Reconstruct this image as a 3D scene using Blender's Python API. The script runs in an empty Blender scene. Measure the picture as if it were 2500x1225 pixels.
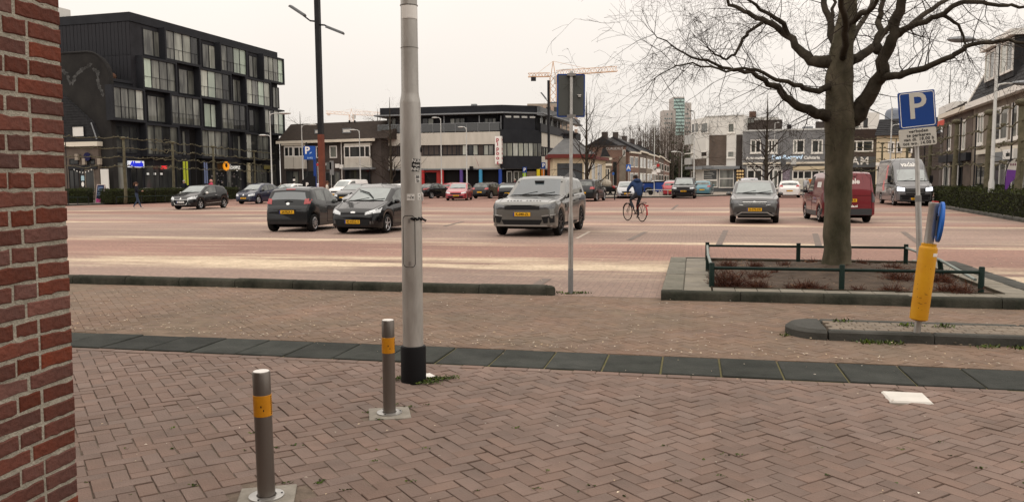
import bpy, bmesh, math, random
from mathutils import Vector, Matrix, noise as mnoise
from mathutils.bvhtree import BVHTree

R = math.radians
sc = bpy.context.scene
col = sc.collection
rnd = random.Random(7)

# ------------------------------------------------------------------ camera, sky, sun, exposure
EYE = 1.65
FPX = 1950.0                      # focal length in pixels of the 2500 px wide photograph
PITCH = math.atan(172.5 / FPX)
ROLL = R(0.4)
fwd = Vector((0, math.cos(PITCH), -math.sin(PITCH)))
up0 = Vector((0, math.sin(PITCH), math.cos(PITCH)))
rt0 = Vector((1, 0, 0))
cup = up0 * math.cos(ROLL) + rt0 * math.sin(ROLL)
crt = rt0 * math.cos(ROLL) - up0 * math.sin(ROLL)
cam = bpy.data.cameras.new('camera')
cam.sensor_width = 36.0
cam.lens = 36.0 * FPX / 2500.0
cam.clip_start = 0.05
cam.clip_end = 3000
camo = bpy.data.objects.new('camera', cam)
col.objects.link(camo)
camo.matrix_world = Matrix.Translation((0, 0, EYE)) @ Matrix((
 (crt.x, cup.x, -fwd.x), (crt.y, cup.y, -fwd.y), (crt.z, cup.z, -fwd.z))).to_4x4()
sc.camera = camo

SUN_EL, SUN_AZ = R(52), R(205)     # azimuth clockwise from +Y
world = bpy.data.worlds.new('World')
sc.world = world
world.use_nodes = True
wt = world.node_tree
wt.nodes.clear()
def wn(t, **k):
 n = wt.nodes.new(t)
 for a, b in k.items(): setattr(n, a, b)
 return n
wo = wn('ShaderNodeOutputWorld'); bg = wn('ShaderNodeBackground')
sky = wn('ShaderNodeTexSky', sky_type='NISHITA')
sky.sun_disc = False
sky.sun_elevation = SUN_EL
sky.sun_rotation = SUN_AZ
bg.inputs['Strength'].default_value = 0.1
# closed cloud cover over the clear sky: soft uneven layer, a little brighter overhead
tc = wn('ShaderNodeTexCoord'); sep = wn('ShaderNodeSeparateXYZ')
wt.links.new(tc.outputs['Generated'], sep.inputs[0])
mr = wn('ShaderNodeMapRange'); mr.inputs[1].default_value = 0.0; mr.inputs[2].default_value = 1.0
mr.inputs[3].default_value = 1.0; mr.inputs[4].default_value = 2.3
wt.links.new(sep.outputs['Z'], mr.inputs[0])
ns = wn('ShaderNodeTexNoise'); ns.inputs['Scale'].default_value = 2.2; ns.inputs['Detail'].default_value = 4
wt.links.new(tc.outputs['Generated'], ns.inputs['Vector'])
mr2 = wn('ShaderNodeMapRange'); mr2.inputs[1].default_value = 0.25; mr2.inputs[2].default_value = 0.75
mr2.inputs[3].default_value = 0.955; mr2.inputs[4].default_value = 1.035
wt.links.new(ns.outputs['Fac'], mr2.inputs[0])
mu = wn('ShaderNodeMath', operation='MULTIPLY')
wt.links.new(mr.outputs[0], mu.inputs[0]); wt.links.new(mr2.outputs[0], mu.inputs[1])
vm = wn('ShaderNodeVectorMath', operation='SCALE')
vm.inputs[0].default_value = (8.6, 7.95, 7.28)
wt.links.new(mu.outputs[0], vm.inputs['Scale'])
mx = wn('ShaderNodeMix', data_type='RGBA'); mx.inputs[0].default_value = 0.96
wt.links.new(sky.outputs[0], mx.inputs[6]); wt.links.new(vm.outputs[0], mx.inputs[7])
wt.links.new(mx.outputs[2], bg.inputs['Color']); wt.links.new(bg.outputs[0], wo.inputs[0])

sl = bpy.data.lights.new('sun', 'SUN')
sl.energy = 0.8
sl.angle = R(110)
sl.color = (1.0, 0.95, 0.88)
so = bpy.data.objects.new('sun', sl)
col.objects.link(so)
sd = Vector((math.sin(SUN_AZ) * math.cos(SUN_EL), math.cos(SUN_AZ) * math.cos(SUN_EL), math.sin(SUN_EL)))
so.rotation_euler = sd.to_track_quat('Z', 'Y').to_euler()

vs = sc.view_settings
vs.view_transform = 'Standard'; vs.look = 'None'; vs.gamma = 1; vs.use_curve_mapping = False
vs.exposure = 0.0

# ------------------------------------------------------------------ surveying helpers
# the market's own axes: e1 along the kerbs, e2 away from the camera
TH = R(-12.8)
E1 = Vector((math.cos(TH), math.sin(TH), 0)); E2 = Vector((-math.sin(TH), math.cos(TH), 0))
def AB(a, b, z=0.0): return E1 * a + E2 * b + Vector((0, 0, z))
def ray(u, v): return (fwd * FPX + crt * (u - 1250) - cup * (v - 612.5)).normalized()
def G(u, v, z=0.0):                # ground point seen at (u, v) of the photograph
 r = ray(u, v); t = (z - EYE) / r.z
 return Vector((0, 0, EYE)) + r * t
def D(u, v, d):                    # point at distance d along the view axis
 r = ray(u, v)
 return Vector((0, 0, EYE)) + r * (d / r.y)
def ab_of(p): return p.dot(E1), p.dot(E2)

# ------------------------------------------------------------------ object helpers
def link(o, parent=None):
 col.objects.link(o)
 if parent is not None: o.parent = parent
 return o
def tag(o, label=None, cat=None, group=None, kind=None):
 if label: o['label'] = label
 if cat: o['category'] = cat
 if group: o['group'] = group
 if kind: o['kind'] = kind
 return o
def thing(name, label, cat, loc=(0, 0, 0), rotz=0.0, group=None):
 o = bpy.data.objects.new(name, None)
 o.empty_display_size = 0.2
 col.objects.link(o)
 o.location = loc; o.rotation_euler = (0, 0, rotz)
 return tag(o, label, cat, group)

class MB:
 """collects simple shapes into one mesh"""
 def __init__(s): s.v = []; s.f = []; s.m = []; s.k = 0
 def add(s, vs, fs, k=None):
  b = len(s.v); s.v += [tuple(p) for p in vs]
  for f in fs: s.f.append(tuple(b + i for i in f)); s.m.append(s.k if k is None else k)
  return s
 def box(s, x0, x1, y0, y1, z0, z1, M=None, k=None):
  P = [Vector((x, y, z)) for z in (z0, z1) for y in (y0, y1) for x in (x0, x1)]
  if M is not None: P = [M @ p for p in P]
  return s.add(P, [(0, 2, 3, 1), (4, 5, 7, 6), (0, 1, 5, 4), (2, 6, 7, 3), (0, 4, 6, 2), (1, 3, 7, 5)], k)
 def bbox(s, x0, x1, y0, y1, z0, z1, c=0.01, M=None, k=None):
  """box with its upper edges chamfered"""
  P = [(x0, y0, z0), (x1, y0, z0), (x1, y1, z0), (x0, y1, z0),
    (x0, y0, z1 - c), (x1, y0, z1 - c), (x1, y1, z1 - c), (x0, y1, z1 - c),
    (x0 + c, y0 + c, z1), (x1 - c, y0 + c, z1), (x1 - c, y1 - c, z1), (x0 + c, y1 - c, z1)]
  P = [Vector(p) for p in P]
  if M is not None: P = [M @ p for p in P]
  F = [(0, 3, 2, 1)]
  for i in range(4):
   j = (i + 1) % 4
   F += [(i, j, 4 + j, 4 + i), (4 + i, 4 + j, 8 + j, 8 + i)]
  F.append((8, 9, 10, 11))
  return s.add(P, F, k)
 def prism(s, poly, y0, y1, M=None, k=None):
  """polygon in x,z (counter-clockwise seen from -y) extruded along y"""
  n = len(poly)
  P = [Vector((x, y0, z)) for x, z in poly] + [Vector((x, y1, z)) for x, z in poly]
  if M is not None: P = [M @ p for p in P]
  F = [tuple(range(n)), tuple(reversed(range(n, 2 * n)))]
  F += [(i, n + i, n + (i + 1) % n, (i + 1) % n) for i in range(n)]
  return s.add(P, F, k)
 def slab(s, poly, z0, z1, k=None):
  """polygon in x,y (counter-clockwise) extruded up"""
  n = len(poly)
  P = [(x, y, z0) for x, y in poly] + [(x, y, z1) for x, y in poly]
  F = [tuple(reversed(range(n))), tuple(range(n, 2 * n))]
  F += [(i, (i + 1) % n, n + (i + 1) % n, n + i) for i in range(n)]
  return s.add(P, F, k)
 def tube(s, pts, rad, n=8, cap=True, k=None):
  pts = [Vector(p) for p in pts]
  if not hasattr(rad, '__len__'): rad = [rad] * len(pts)
  b = len(s.v); ref = None
  for i, p in enumerate(pts):
   d = (pts[min(i + 1, len(pts) - 1)] - pts[max(i - 1, 0)])
   if d.length < 1e-9: d = Vector((0, 0, 1))
   d.normalize()
   if ref is None:
    ref = d.orthogonal().normalized()
   else:
    ref = ref - d * ref.dot(d)
    ref = ref.normalized() if ref.length > 1e-6 else d.orthogonal().normalized()
   q = d.cross(ref)
   for j in range(n):
    a = 2 * math.pi * j / n
    s.v.append(tuple(p + (ref * math.cos(a) + q * math.sin(a)) * rad[i]))
  kk = s.k if k is None else k
  for i in range(len(pts) - 1):
   for j in range(n):
    j2 = (j + 1) % n
    s.f.append((b + i * n + j, b + i * n + j2, b + (i + 1) * n + j2, b + (i + 1) * n + j)); s.m.append(kk)
  if cap and n > 2:
   s.f.append(tuple(b + j for j in reversed(range(n)))); s.m.append(kk)
   e = b + (len(pts) - 1) * n
   s.f.append(tuple(e + j for j in range(n))); s.m.append(kk)
  return s
 def lathe(s, prof, n=24, M=None, k=None, cap=True):
  """(radius, height) profile turned about z; caps where the ends are open"""
  b = len(s.v); kk = s.k if k is None else k
  for r, h in prof:
   for j in range(n):
    a = 2 * math.pi * j / n
    p = Vector((r * math.cos(a), r * math.sin(a), h))
    s.v.append(tuple(M @ p if M is not None else p))
  for i in range(len(prof) - 1):
   for j in range(n):
    j2 = (j + 1) % n
    s.f.append((b + i * n + j, b + i * n + j2, b + (i + 1) * n + j2, b + (i + 1) * n + j)); s.m.append(kk)
  if cap and prof[0][0] > 1e-6: s.f.append(tuple(b + j for j in reversed(range(n)))); s.m.append(kk)
  if cap and prof[-1][0] > 1e-6:
   e = b + (len(prof) - 1) * n
   s.f.append(tuple(e + j for j in range(n))); s.m.append(kk)
  return s
 def ball(s, c, r, n=10, m=6, sx=1, sy=1, sz=1, k=None):
  c = Vector(c); b = len(s.v); kk = s.k if k is None else k
  for i in range(m + 1):
   t = math.pi * i / m
   for j in range(n):
    a = 2 * math.pi * j / n
    s.v.append((c.x + r * sx * math.sin(t) * math.cos(a), c.y + r * sy * math.sin(t) * math.sin(a), c.z - r * sz * math.cos(t)))
  for i in range(m):
   for j in range(n):
    j2 = (j + 1) % n
    s.f.append((b + i * n + j, b + i * n + j2, b + (i + 1) * n + j2, b + (i + 1) * n + j)); s.m.append(kk)
  return s
 def mesh(s, name, mats, smooth=False, angle=40):
  me = bpy.data.meshes.new(name)
  me.from_pydata(s.v, [], s.f)
  if not isinstance(mats, (list, tuple)): mats = [mats]
  for m in mats: me.materials.append(m)
  if len(mats) > 1: me.polygons.foreach_set('material_index', s.m)
  if smooth:
   me.shade_smooth()
   me.set_sharp_from_angle(angle=R(angle))
  me.validate()
  me.update()
  return me
 def build(s, name, mats, parent=None, smooth=False, angle=40):
  return link(bpy.data.objects.new(name, s.mesh(name, mats, smooth, angle)), parent)

def part(name, mat, parent, *boxes):
 m = MB()
 for b in boxes: m.box(*b)
 return m.build(name, mat, parent)
def copy_tree(o, parent=None):
 c = o.copy(); col.objects.link(c)
 if parent is not None: c.parent = parent
 for ch in [x for x in o.children]: copy_tree(ch, c)
 return c

_font = {}
def text(name, body, size, mat, parent, loc, rot=(R(90), 0, 0), ext=0.004, align='CENTER', shear=0.0, sx=1.0, bold=0.0, spacing=1.0, line=1.0):
 cu = bpy.data.curves.new(name, 'FONT')
 cu.body = body; cu.size = size; cu.extrude = ext; cu.align_x = align; cu.align_y = 'CENTER'
 cu.shear = shear; cu.offset = bold; cu.space_character = spacing; cu.space_line = line
 cu.resolution_u = 3
 tmp = bpy.data.objects.new(name, cu)
 col.objects.link(tmp)
 dg = bpy.context.evaluated_depsgraph_get()
 me = bpy.data.meshes.new_from_object(tmp.evaluated_get(dg))
 bpy.data.objects.remove(tmp)
 me.materials.clear(); me.materials.append(mat)
 o = link(bpy.data.objects.new(name, me), parent)
 o.location = loc; o.rotation_euler = rot; o.scale = (sx, 1, 1)
 return o

# ------------------------------------------------------------------ materials
MATS = {}
def mat(name, c, rough=0.6, metal=0.0, var=0.0, scale=6.0, bump=0.0, bscale=None, spec=0.5, ior=None, coat=0.0, c2=None, island=0.0, emit=0.0, detail=5, stretch=None, wpos=0.0):
 """procedural principled material: base colour broken up by noise, fine relief, optional per-piece variation"""
 if name in MATS: return MATS[name]
 if spec == 0.5 and not ior and metal < .3: spec = .1 if max(c[:3]) < .08 else .25
 m = bpy.data.materials.new(name); m.use_nodes = True
 nt = m.node_tree; N = nt.nodes; L = nt.links
 p = N['Principled BSDF']
 p.inputs['Roughness'].default_value = rough
 p.inputs['Metallic'].default_value = metal
 p.inputs['Specular IOR Level'].default_value = spec
 if ior: p.inputs['IOR'].default_value = ior
 if coat: p.inputs['Coat Weight'].default_value = coat; p.inputs['Coat Roughness'].default_value = 0.04
 c = tuple(c) + (1,) if len(c) == 3 else c
 p.inputs['Base Color'].default_value = c
 if emit:
  p.inputs['Emission Color'].default_value = c; p.inputs['Emission Strength'].default_value = emit
 tcn = N.new('ShaderNodeTexCoord')
 vec = tcn.outputs['Object']
 if stretch:
  mp = N.new('ShaderNodeMapping'); mp.inputs['Scale'].default_value = stretch
  L.new(vec, mp.inputs[0]); vec = mp.outputs[0]
 out = None
 if var or c2:
  n = N.new('ShaderNodeTexNoise'); n.inputs['Scale'].default_value = scale; n.inputs['Detail'].default_value = detail
  n.inputs['Roughness'].default_value = 0.62
  L.new(vec, n.inputs['Vector'])
  mixn = N.new('ShaderNodeMix'); mixn.data_type = 'RGBA'
  mr = N.new('ShaderNodeMapRange'); mr.inputs[1].default_value = 0.32; mr.inputs[2].default_value = 0.68
  L.new(n.outputs['Fac'], mr.inputs[0]); L.new(mr.outputs[0], mixn.inputs[0])
  a = c2 if c2 else tuple(max(0, x * (1 - var)) for x in c[:3])
  b = c if c2 else tuple(min(1, x * (1 + var)) for x in c[:3])
  mixn.inputs[6].default_value = tuple(a[:3]) + (1,); mixn.inputs[7].default_value = tuple(b[:3]) + (1,)
  out = mixn.outputs[2]
 if island:
  g = N.new('ShaderNodeNewGeometry'); oi = N.new('ShaderNodeObjectInfo')
  ad = N.new('ShaderNodeMath'); ad.operation = 'ADD'
  L.new(g.outputs['Random Per Island'], ad.inputs[0]); L.new(oi.outputs['Random'], ad.inputs[1])
  fr = N.new('ShaderNodeMath'); fr.operation = 'FRACT'; L.new(ad.outputs[0], fr.inputs[0])
  mr = N.new('ShaderNodeMapRange'); mr.inputs[3].default_value = 1 - island; mr.inputs[4].default_value = 1 + island
  L.new(fr.outputs[0], mr.inputs[0])
  hs = N.new('ShaderNodeHueSaturation'); hs.inputs['Color'].default_value = c
  if out: L.new(out, hs.inputs['Color'])
  L.new(mr.outputs[0], hs.inputs['Value'])
  m2 = N.new('ShaderNodeMath'); m2.operation = 'MULTIPLY'; m2.inputs[1].default_value = 7.31; L.new(fr.outputs[0], m2.inputs[0])
  f2 = N.new('ShaderNodeMath'); f2.operation = 'FRACT'; L.new(m2.outputs[0], f2.inputs[0])
  mr3 = N.new('ShaderNodeMapRange'); mr3.inputs[3].default_value = 1 - island * 0.8; mr3.inputs[4].default_value = 1 + island * 0.8
  L.new(f2.outputs[0], mr3.inputs[0]); L.new(mr3.outputs[0], hs.inputs['Saturation'])
  out = hs.outputs['Color']
 if wpos:                          # stains and worn patches that run across many pieces
  g2 = N.new('ShaderNodeNewGeometry'); sc2 = N.new('ShaderNodeVectorMath'); sc2.operation = 'MULTIPLY'; sc2.inputs[1].default_value = (.8, 1.0, 0); L.new(g2.outputs['Position'], sc2.inputs[0])
  cur = out
  for (s_, lo, hi, a_, b_) in ((.55, .32, .68, 1 - wpos, 1 + wpos), (3.2, .36, .52, 1 - wpos * 1.1, 1.0)):
   n3 = N.new('ShaderNodeTexNoise'); n3.inputs['Scale'].default_value = s_; n3.inputs['Detail'].default_value = 9; n3.inputs['Roughness'].default_value = .65; L.new(sc2.outputs[0], n3.inputs['Vector'])
   r3 = N.new('ShaderNodeMapRange'); r3.inputs[1].default_value = lo; r3.inputs[2].default_value = hi; r3.inputs[3].default_value = a_; r3.inputs[4].default_value = b_; L.new(n3.outputs['Fac'], r3.inputs[0])
   h3 = N.new('ShaderNodeHueSaturation'); L.new(cur, h3.inputs['Color']); L.new(r3.outputs[0], h3.inputs['Value']); cur = h3.outputs[0]
  out = cur
 if out: L.new(out, p.inputs['Base Color'])
 if bump:
  n2 = N.new('ShaderNodeTexNoise'); n2.inputs['Scale'].default_value = bscale or scale * 4; n2.inputs['Detail'].default_value = 6
  L.new(vec, n2.inputs['Vector'])
  bp = N.new('ShaderNodeBump'); bp.inputs['Strength'].default_value = bump; bp.inputs['Distance'].default_value = 0.02
  L.new(n2.outputs['Fac'], bp.inputs['Height']); L.new(bp.outputs[0], p.inputs['Normal'])
 MATS[name] = m
 return m
def M_(n): return MATS[n]

def brickmat(name, c1, c2, mortar, bw=0.21, bh=0.0625, ms=0.012, plane='XZ', rough=0.85, sat=0.25):
 """brickwork too far away to tell its bricks apart"""
 if name in MATS: return MATS[name]
 m = bpy.data.materials.new(name); m.use_nodes = True
 nt = m.node_tree; N = nt.nodes; L = nt.links; p = N['Principled BSDF']
 p.inputs['Roughness'].default_value = rough; p.inputs['Specular IOR Level'].default_value = .2
 t = N.new('ShaderNodeTexCoord'); s = N.new('ShaderNodeSeparateXYZ'); cb = N.new('ShaderNodeCombineXYZ')
 L.new(t.outputs['Object'], s.inputs[0])
 ad = N.new('ShaderNodeMath'); ad.operation = 'ADD'
 L.new(s.outputs['X'], ad.inputs[0]); L.new(s.outputs['Y'], ad.inputs[1])
 L.new(ad.outputs[0], cb.inputs[0]); L.new(s.outputs['Z'], cb.inputs[1])
 b = N.new('ShaderNodeTexBrick'); b.inputs['Scale'].default_value = 1.0
 b.inputs['Brick Width'].default_value = bw; b.inputs['Row Height'].default_value = bh; b.inputs['Mortar Size'].default_value = ms
 b.inputs['Color1'].default_value = tuple(c1) + (1,); b.inputs['Color2'].default_value = tuple(c2) + (1,); b.inputs['Mortar'].default_value = tuple(mortar) + (1,)
 L.new(cb.outputs[0], b.inputs['Vector'])
 n = N.new('ShaderNodeTexNoise'); n.inputs['Scale'].default_value = 0.8; n.inputs['Detail'].default_value = 6
 L.new(t.outputs['Object'], n.inputs['Vector'])
 mr = N.new('ShaderNodeMapRange'); mr.inputs[1].default_value = 0.3; mr.inputs[2].default_value = 0.7; mr.inputs[3].default_value = 1 - sat; mr.inputs[4].default_value = 1 + sat
 L.new(n.outputs['Fac'], mr.inputs[0])
 hs = N.new('ShaderNodeHueSaturation'); L.new(b.outputs['Color'], hs.inputs['Color']); L.new(mr.outputs[0], hs.inputs['Value'])
 L.new(hs.outputs[0], p.inputs['Base Color'])
 MATS[name] = m
 return m

def glassmat(name, c, c2, scale=0.7, rough=0.04, ior=1.42):
 """window pane: what shows behind it (curtains, blinds, dark rooms) varies by pane and across the pane"""
 m = mat(name, c, rough=rough, c2=c2, scale=scale, ior=ior, spec=0.5, island=0.3, stretch=(1.6, 1.6, 0.35), detail=2)
 return m

mat('white_paint', (0.74, 0.71, 0.66), 0.5, var=0.06, scale=1.5)
mat('cream_paint', (0.66, 0.6, 0.5), 0.6, var=0.08, scale=0.8)
mat('grey_metal', (0.3, 0.29, 0.28), 0.45, 0.7, var=0.12, scale=5)
mat('galvanised', (0.42, 0.41, 0.39), 0.42, 0.75, var=0.14, scale=9, bump=0.05)
mat('lamp_grey', (0.5, 0.5, 0.48), 0.5, 0.3, var=0.06)
mat('black_metal', (0.018, 0.018, 0.02), 0.5, var=0.2, scale=3)
mat('black_plastic', (0.012, 0.012, 0.013), 0.55)
mat('dark_interior', (0.012, 0.011, 0.011), 0.9)
mat('anthracite', (0.022, 0.023, 0.027), 0.55, var=0.18, scale=0.7)
mat('anthracite_panel', (0.028, 0.028, 0.032), 0.6, var=0.25, scale=0.9)
mat('grey_trim', (0.1, 0.105, 0.11), 0.5, var=0.1)
glassmat('glass_dark', (0.05, 0.052, 0.05), (0.016, 0.017, 0.018))
glassmat('glass_mid', (0.21, 0.215, 0.19), (0.05, 0.052, 0.05), 0.9)
glassmat('glass_pale', (0.46, 0.48, 0.42), (0.22, 0.225, 0.2), 0.9)
glassmat('glass_mint', (0.5, 0.58, 0.49), (0.34, 0.4, 0.34), 0.6)
mat('curtain', (0.55, 0.53, 0.46), 0.8, var=0.2, scale=6, stretch=(3, 1, 0.1))
mat('blue_sign', (0.012, 0.05, 0.22), 0.4, var=0.06, scale=3)
mat('sign_white', (0.78, 0.76, 0.72), 0.5, var=0.05, scale=5)
mat('red_paint', (0.4, 0.035, 0.03), 0.5, var=0.1)
# ------------------------------------------------------------------ the ground
def square_material():
 m = bpy.data.materials.new('market_brick'); m.use_nodes = True
 nt = m.node_tree; N = nt.nodes; L = nt.links; p = N['Principled BSDF']
 p.inputs['Roughness'].default_value = 0.85
 p.inputs['Specular IOR Level'].default_value = 0.3
 t = N.new('ShaderNodeTexCoord'); s = N.new('ShaderNodeSeparateXYZ'); L.new(t.outputs['Object'], s.inputs[0])
 def math_(op, a, b=None, c=None):
  n = N.new('ShaderNodeMath'); n.operation = op
  for i, x in enumerate((a, b, c)):
   if x is None: continue
   if isinstance(x, (int, float)): n.inputs[i].default_value = x
   else: L.new(x, n.inputs[i])
  return n.outputs[0]
 def noise(scale, vec=None, detail=5, st=None):
  n = N.new('ShaderNodeTexNoise'); n.inputs['Scale'].default_value = scale; n.inputs['Detail'].default_value = detail
  v = t.outputs['Object']
  if st:
   mp = N.new('ShaderNodeMapping'); mp.inputs['Scale'].default_value = st; L.new(v, mp.inputs[0]); v = mp.outputs[0]
  L.new(v, n.inputs['Vector']); return n.outputs['Fac']
 def ramp(fac, stops, interp='LINEAR'):
  r = N.new('ShaderNodeValToRGB'); r.color_ramp.interpolation = interp
  e = r.color_ramp.elements
  while len(e) > 1: e.remove(e[-1])
  e[0].position = stops[0][0]; e[0].color = tuple(stops[0][1]) + (1,)
  for q, c in stops[1:]:
   x = e.new(q); x.color = tuple(c) + (1,)
  L.new(fac, r.inputs[0]); return r
 def mixc(f, a, b):
  n = N.new('ShaderNodeMix'); n.data_type = 'RGBA'
  for i, x in ((0, f), (6, a), (7, b)):
   if isinstance(x, (int, float)): n.inputs[i].default_value = x
   elif isinstance(x, tuple): n.inputs[i].default_value = x + (1,)
   else: L.new(x, n.inputs[i])
  return n.outputs[2]
 b = s.outputs['Y']
 warp = math_('MULTIPLY', math_('SUBTRACT', noise(0.35, st=(0.35, 1, 1), detail=8), 0.5), 2.2)
 bw = math_('ADD', b, warp)
 f = math_('DIVIDE', math_('SUBTRACT', bw, 10.0), 60.0)
 red = (0.268, 0.157, 0.124); brn = (0.262, 0.186, 0.152); pale = (0.3, 0.214, 0.18)
 S = lambda x: (x - 10.0) / 60.0
 base = ramp(f, [(0, brn), (S(13.4), brn), (S(15.8), (0.22, 0.135, 0.105)), (S(16.6), red), (S(20.2), red), (S(21.3), brn), (S(28.5), brn),
     (S(29.6), red), (S(32.5), pale), (S(33), brn), (S(36.5), brn), (S(37.3), red), (S(40.8), red), (S(42), brn), (S(46), pale), (S(48), red), (1, (0.23, 0.13, 0.105))])
 def bands(lst):
  st = [(0.0, (0, 0, 0))]
  for c, w, k in lst:
   st += [(S(c - w), (0, 0, 0)), (S(c), (k, k, k)), (S(c + w), (0, 0, 0))]
  return ramp(f, st)
 sand = bands([(14.9, 2.2, 0.95), (20.9, 1.3, 0.7), (25.3, 0.8, 0.35), (29.3, 1.7, 0.62), (33.0, 1.1, 0.45), (36.6, 1.2, 0.5), (41.3, 1.9, 0.6), (47, 2.2, 0.4)])
 patch = noise(0.55, st=(0.3, 1.5, 1), detail=8)
 streak = noise(1.6, st=(0.12, 1.8, 1), detail=7)
 sm = math_('MULTIPLY', sand.outputs[0], math_('MULTIPLY_ADD', math_('SUBTRACT', patch, 0.46), 7.5, 0.75))
 sm2 = math_('ADD', sm, math_('MULTIPLY', math_('MAXIMUM', math_('SUBTRACT', streak, 0.57), -0.04), 3.4))
 n = N.new('ShaderNodeMapRange'); n.interpolation_type = 'SMOOTHSTEP'; n.inputs[1].default_value = -0.05; n.inputs[2].default_value = 1.2
 n.inputs[4].default_value = 0.85
 L.new(sm2, n.inputs[0]); sandf = n.outputs[0]
 # bricks
 br = N.new('ShaderNodeTexBrick'); br.inputs['Scale'].default_value = 1.0
 br.inputs['Brick Width'].default_value = 0.2; br.inputs['Row Height'].default_value = 0.1; br.inputs['Mortar Size'].default_value = 0.006
 br.inputs['Color1'].default_value = (1.06, 1.04, 1.03, 1); br.inputs['Color2'].default_value = (0.93, 0.94, 0.95, 1); br.inputs['Mortar'].default_value = (0.8, 0.8, 0.78, 1)
 mp = N.new('ShaderNodeMapping'); mp.inputs['Rotation'].default_value = (0, 0, R(90)); L.new(t.outputs['Object'], mp.inputs[0])
 L.new(mp.outputs[0], br.inputs['Vector'])
 mul = N.new('ShaderNodeMix'); mul.data_type = 'RGBA'; mul.blend_type = 'MULTIPLY'; mul.inputs[0].default_value = 1.0
 L.new(base.outputs[0], mul.inputs[6]); L.new(br.outputs['Color'], mul.inputs[7])
 blot = N.new('ShaderNodeMapRange'); blot.inputs[1].default_value = 0.3; blot.inputs[2].default_value = 0.7; blot.inputs[3].default_value = 0.78; blot.inputs[4].default_value = 1.2
 L.new(noise(0.23, st=(0.5, 1, 1), detail=9), blot.inputs[0])
 hs = N.new('ShaderNodeHueSaturation'); L.new(mul.outputs[2], hs.inputs['Color']); L.new(blot.outputs[0], hs.inputs['Value'])
 fine = N.new('ShaderNodeMapRange'); fine.inputs[1].default_value = 0.3; fine.inputs[2].default_value = 0.7; fine.inputs[3].default_value = 0.8; fine.inputs[4].default_value = 1.2
 L.new(noise(14, detail=4), fine.inputs[0])
 sandc = ramp(noise(2.5, detail=6), [(0.3, (0.47, 0.37, 0.26)), (0.7, (0.66, 0.54, 0.39))])
 hs2 = N.new('ShaderNodeHueSaturation'); L.new(mixc(sandf, hs.outputs[0], sandc.outputs[0]), hs2.inputs['Color']); L.new(fine.outputs[0], hs2.inputs['Value'])
 L.new(hs2.outputs[0], p.inputs['Base Color'])
 bp = N.new('ShaderNodeBump'); bp.inputs['Strength'].default_value = 0.25; bp.inputs['Distance'].default_value = 0.01
 L.new(noise(30, detail=4), bp.inputs['Height']); L.new(bp.outputs[0], p.inputs['Normal'])
 MATS['market_brick'] = m
 return m

mat('far_ground', (0.2, 0.155, 0.13), 0.9, var=0.2, scale=0.2)
mat('joint_sand', (0.14, 0.108, 0.083), 0.95, var=0.35, scale=9, bump=0.3, bscale=60)
mat('road_joint', (0.165, 0.122, 0.088), 0.95, var=0.3, scale=5, bump=0.3, bscale=60)
mat('paver', (0.2, 0.137, 0.111), 0.82, c2=(0.165, 0.12, 0.098), scale=2.0, bump=0.35, bscale=70, island=0.1, wpos=.13)
mat('road_brick', (0.2, 0.132, 0.097), 0.88, c2=(0.167, 0.124, 0.09), scale=0.9, bump=0.3, bscale=60, island=0.09, wpos=.14)
mat('dark_slab', (0.056, 0.058, 0.052), 0.85, c2=(0.036, 0.039, 0.035), scale=3.5, bump=0.4, bscale=45, island=0.16, wpos=.2)
mat('kerb_stone', (0.062, 0.059, 0.047), 0.9, c2=(0.026, 0.028, 0.021), scale=4, bump=0.5, bscale=30, island=0.1, wpos=.25)
mat('kerb_pale', (0.2, 0.185, 0.15), 0.9, c2=(0.12, 0.115, 0.09), scale=4, bump=0.4, bscale=30, island=0.1)
mat('kerb_grey', (0.09, 0.087, 0.078), 0.9, c2=(0.042, 0.042, 0.036), scale=2, bump=0.3, bscale=30, island=0.1)
mat('moss', (0.1, 0.1, 0.035), 0.95, c2=(0.15, 0.125, 0.07), scale=14)
mat('soil', (0.095, 0.067, 0.048), 0.95, c2=(0.045, 0.032, 0.023), scale=3.0, bump=0.9, bscale=14)
mat('tile_pale', (0.25, 0.225, 0.185), 0.9, c2=(0.17, 0.155, 0.125), scale=3, bump=0.3, bscale=30, island=0.12)
square_material()

def sheet(name, pts, z, m, kind='structure', aligned=True):
 """flat sheet given in market coordinates (a, b)"""
 me = bpy.data.meshes.new(name)
 me.from_pydata([(a, b, 0) for a, b in pts], [], [tuple(range(len(pts)))])
 me.materials.append(m)
 o = link(bpy.data.objects.new(name, me))
 o.location = (0, 0, z); o.rotation_euler = (0, 0, TH)
 o['kind'] = kind
 return o
sheet('ground', [(-900, -300), (900, -300), (900, 1500), (-900, 1500)], -0.012, MATS['far_ground'])
sheet('market_square', [(-90, 11.25), (80, 11.25), (80, 130), (-90, 130)], -0.004, MATS['market_brick'])
pavement = sheet('pavement', [(-14, -3), (14, -3), (14, 6.8), (-14, 6.8)], -0.008, MATS['joint_sand'])
road = sheet('road_paving', [(-22, 7.5), (22, 7.5), (22, 11.25), (-22, 11.25)], -0.006, MATS['road_joint'])

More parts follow.
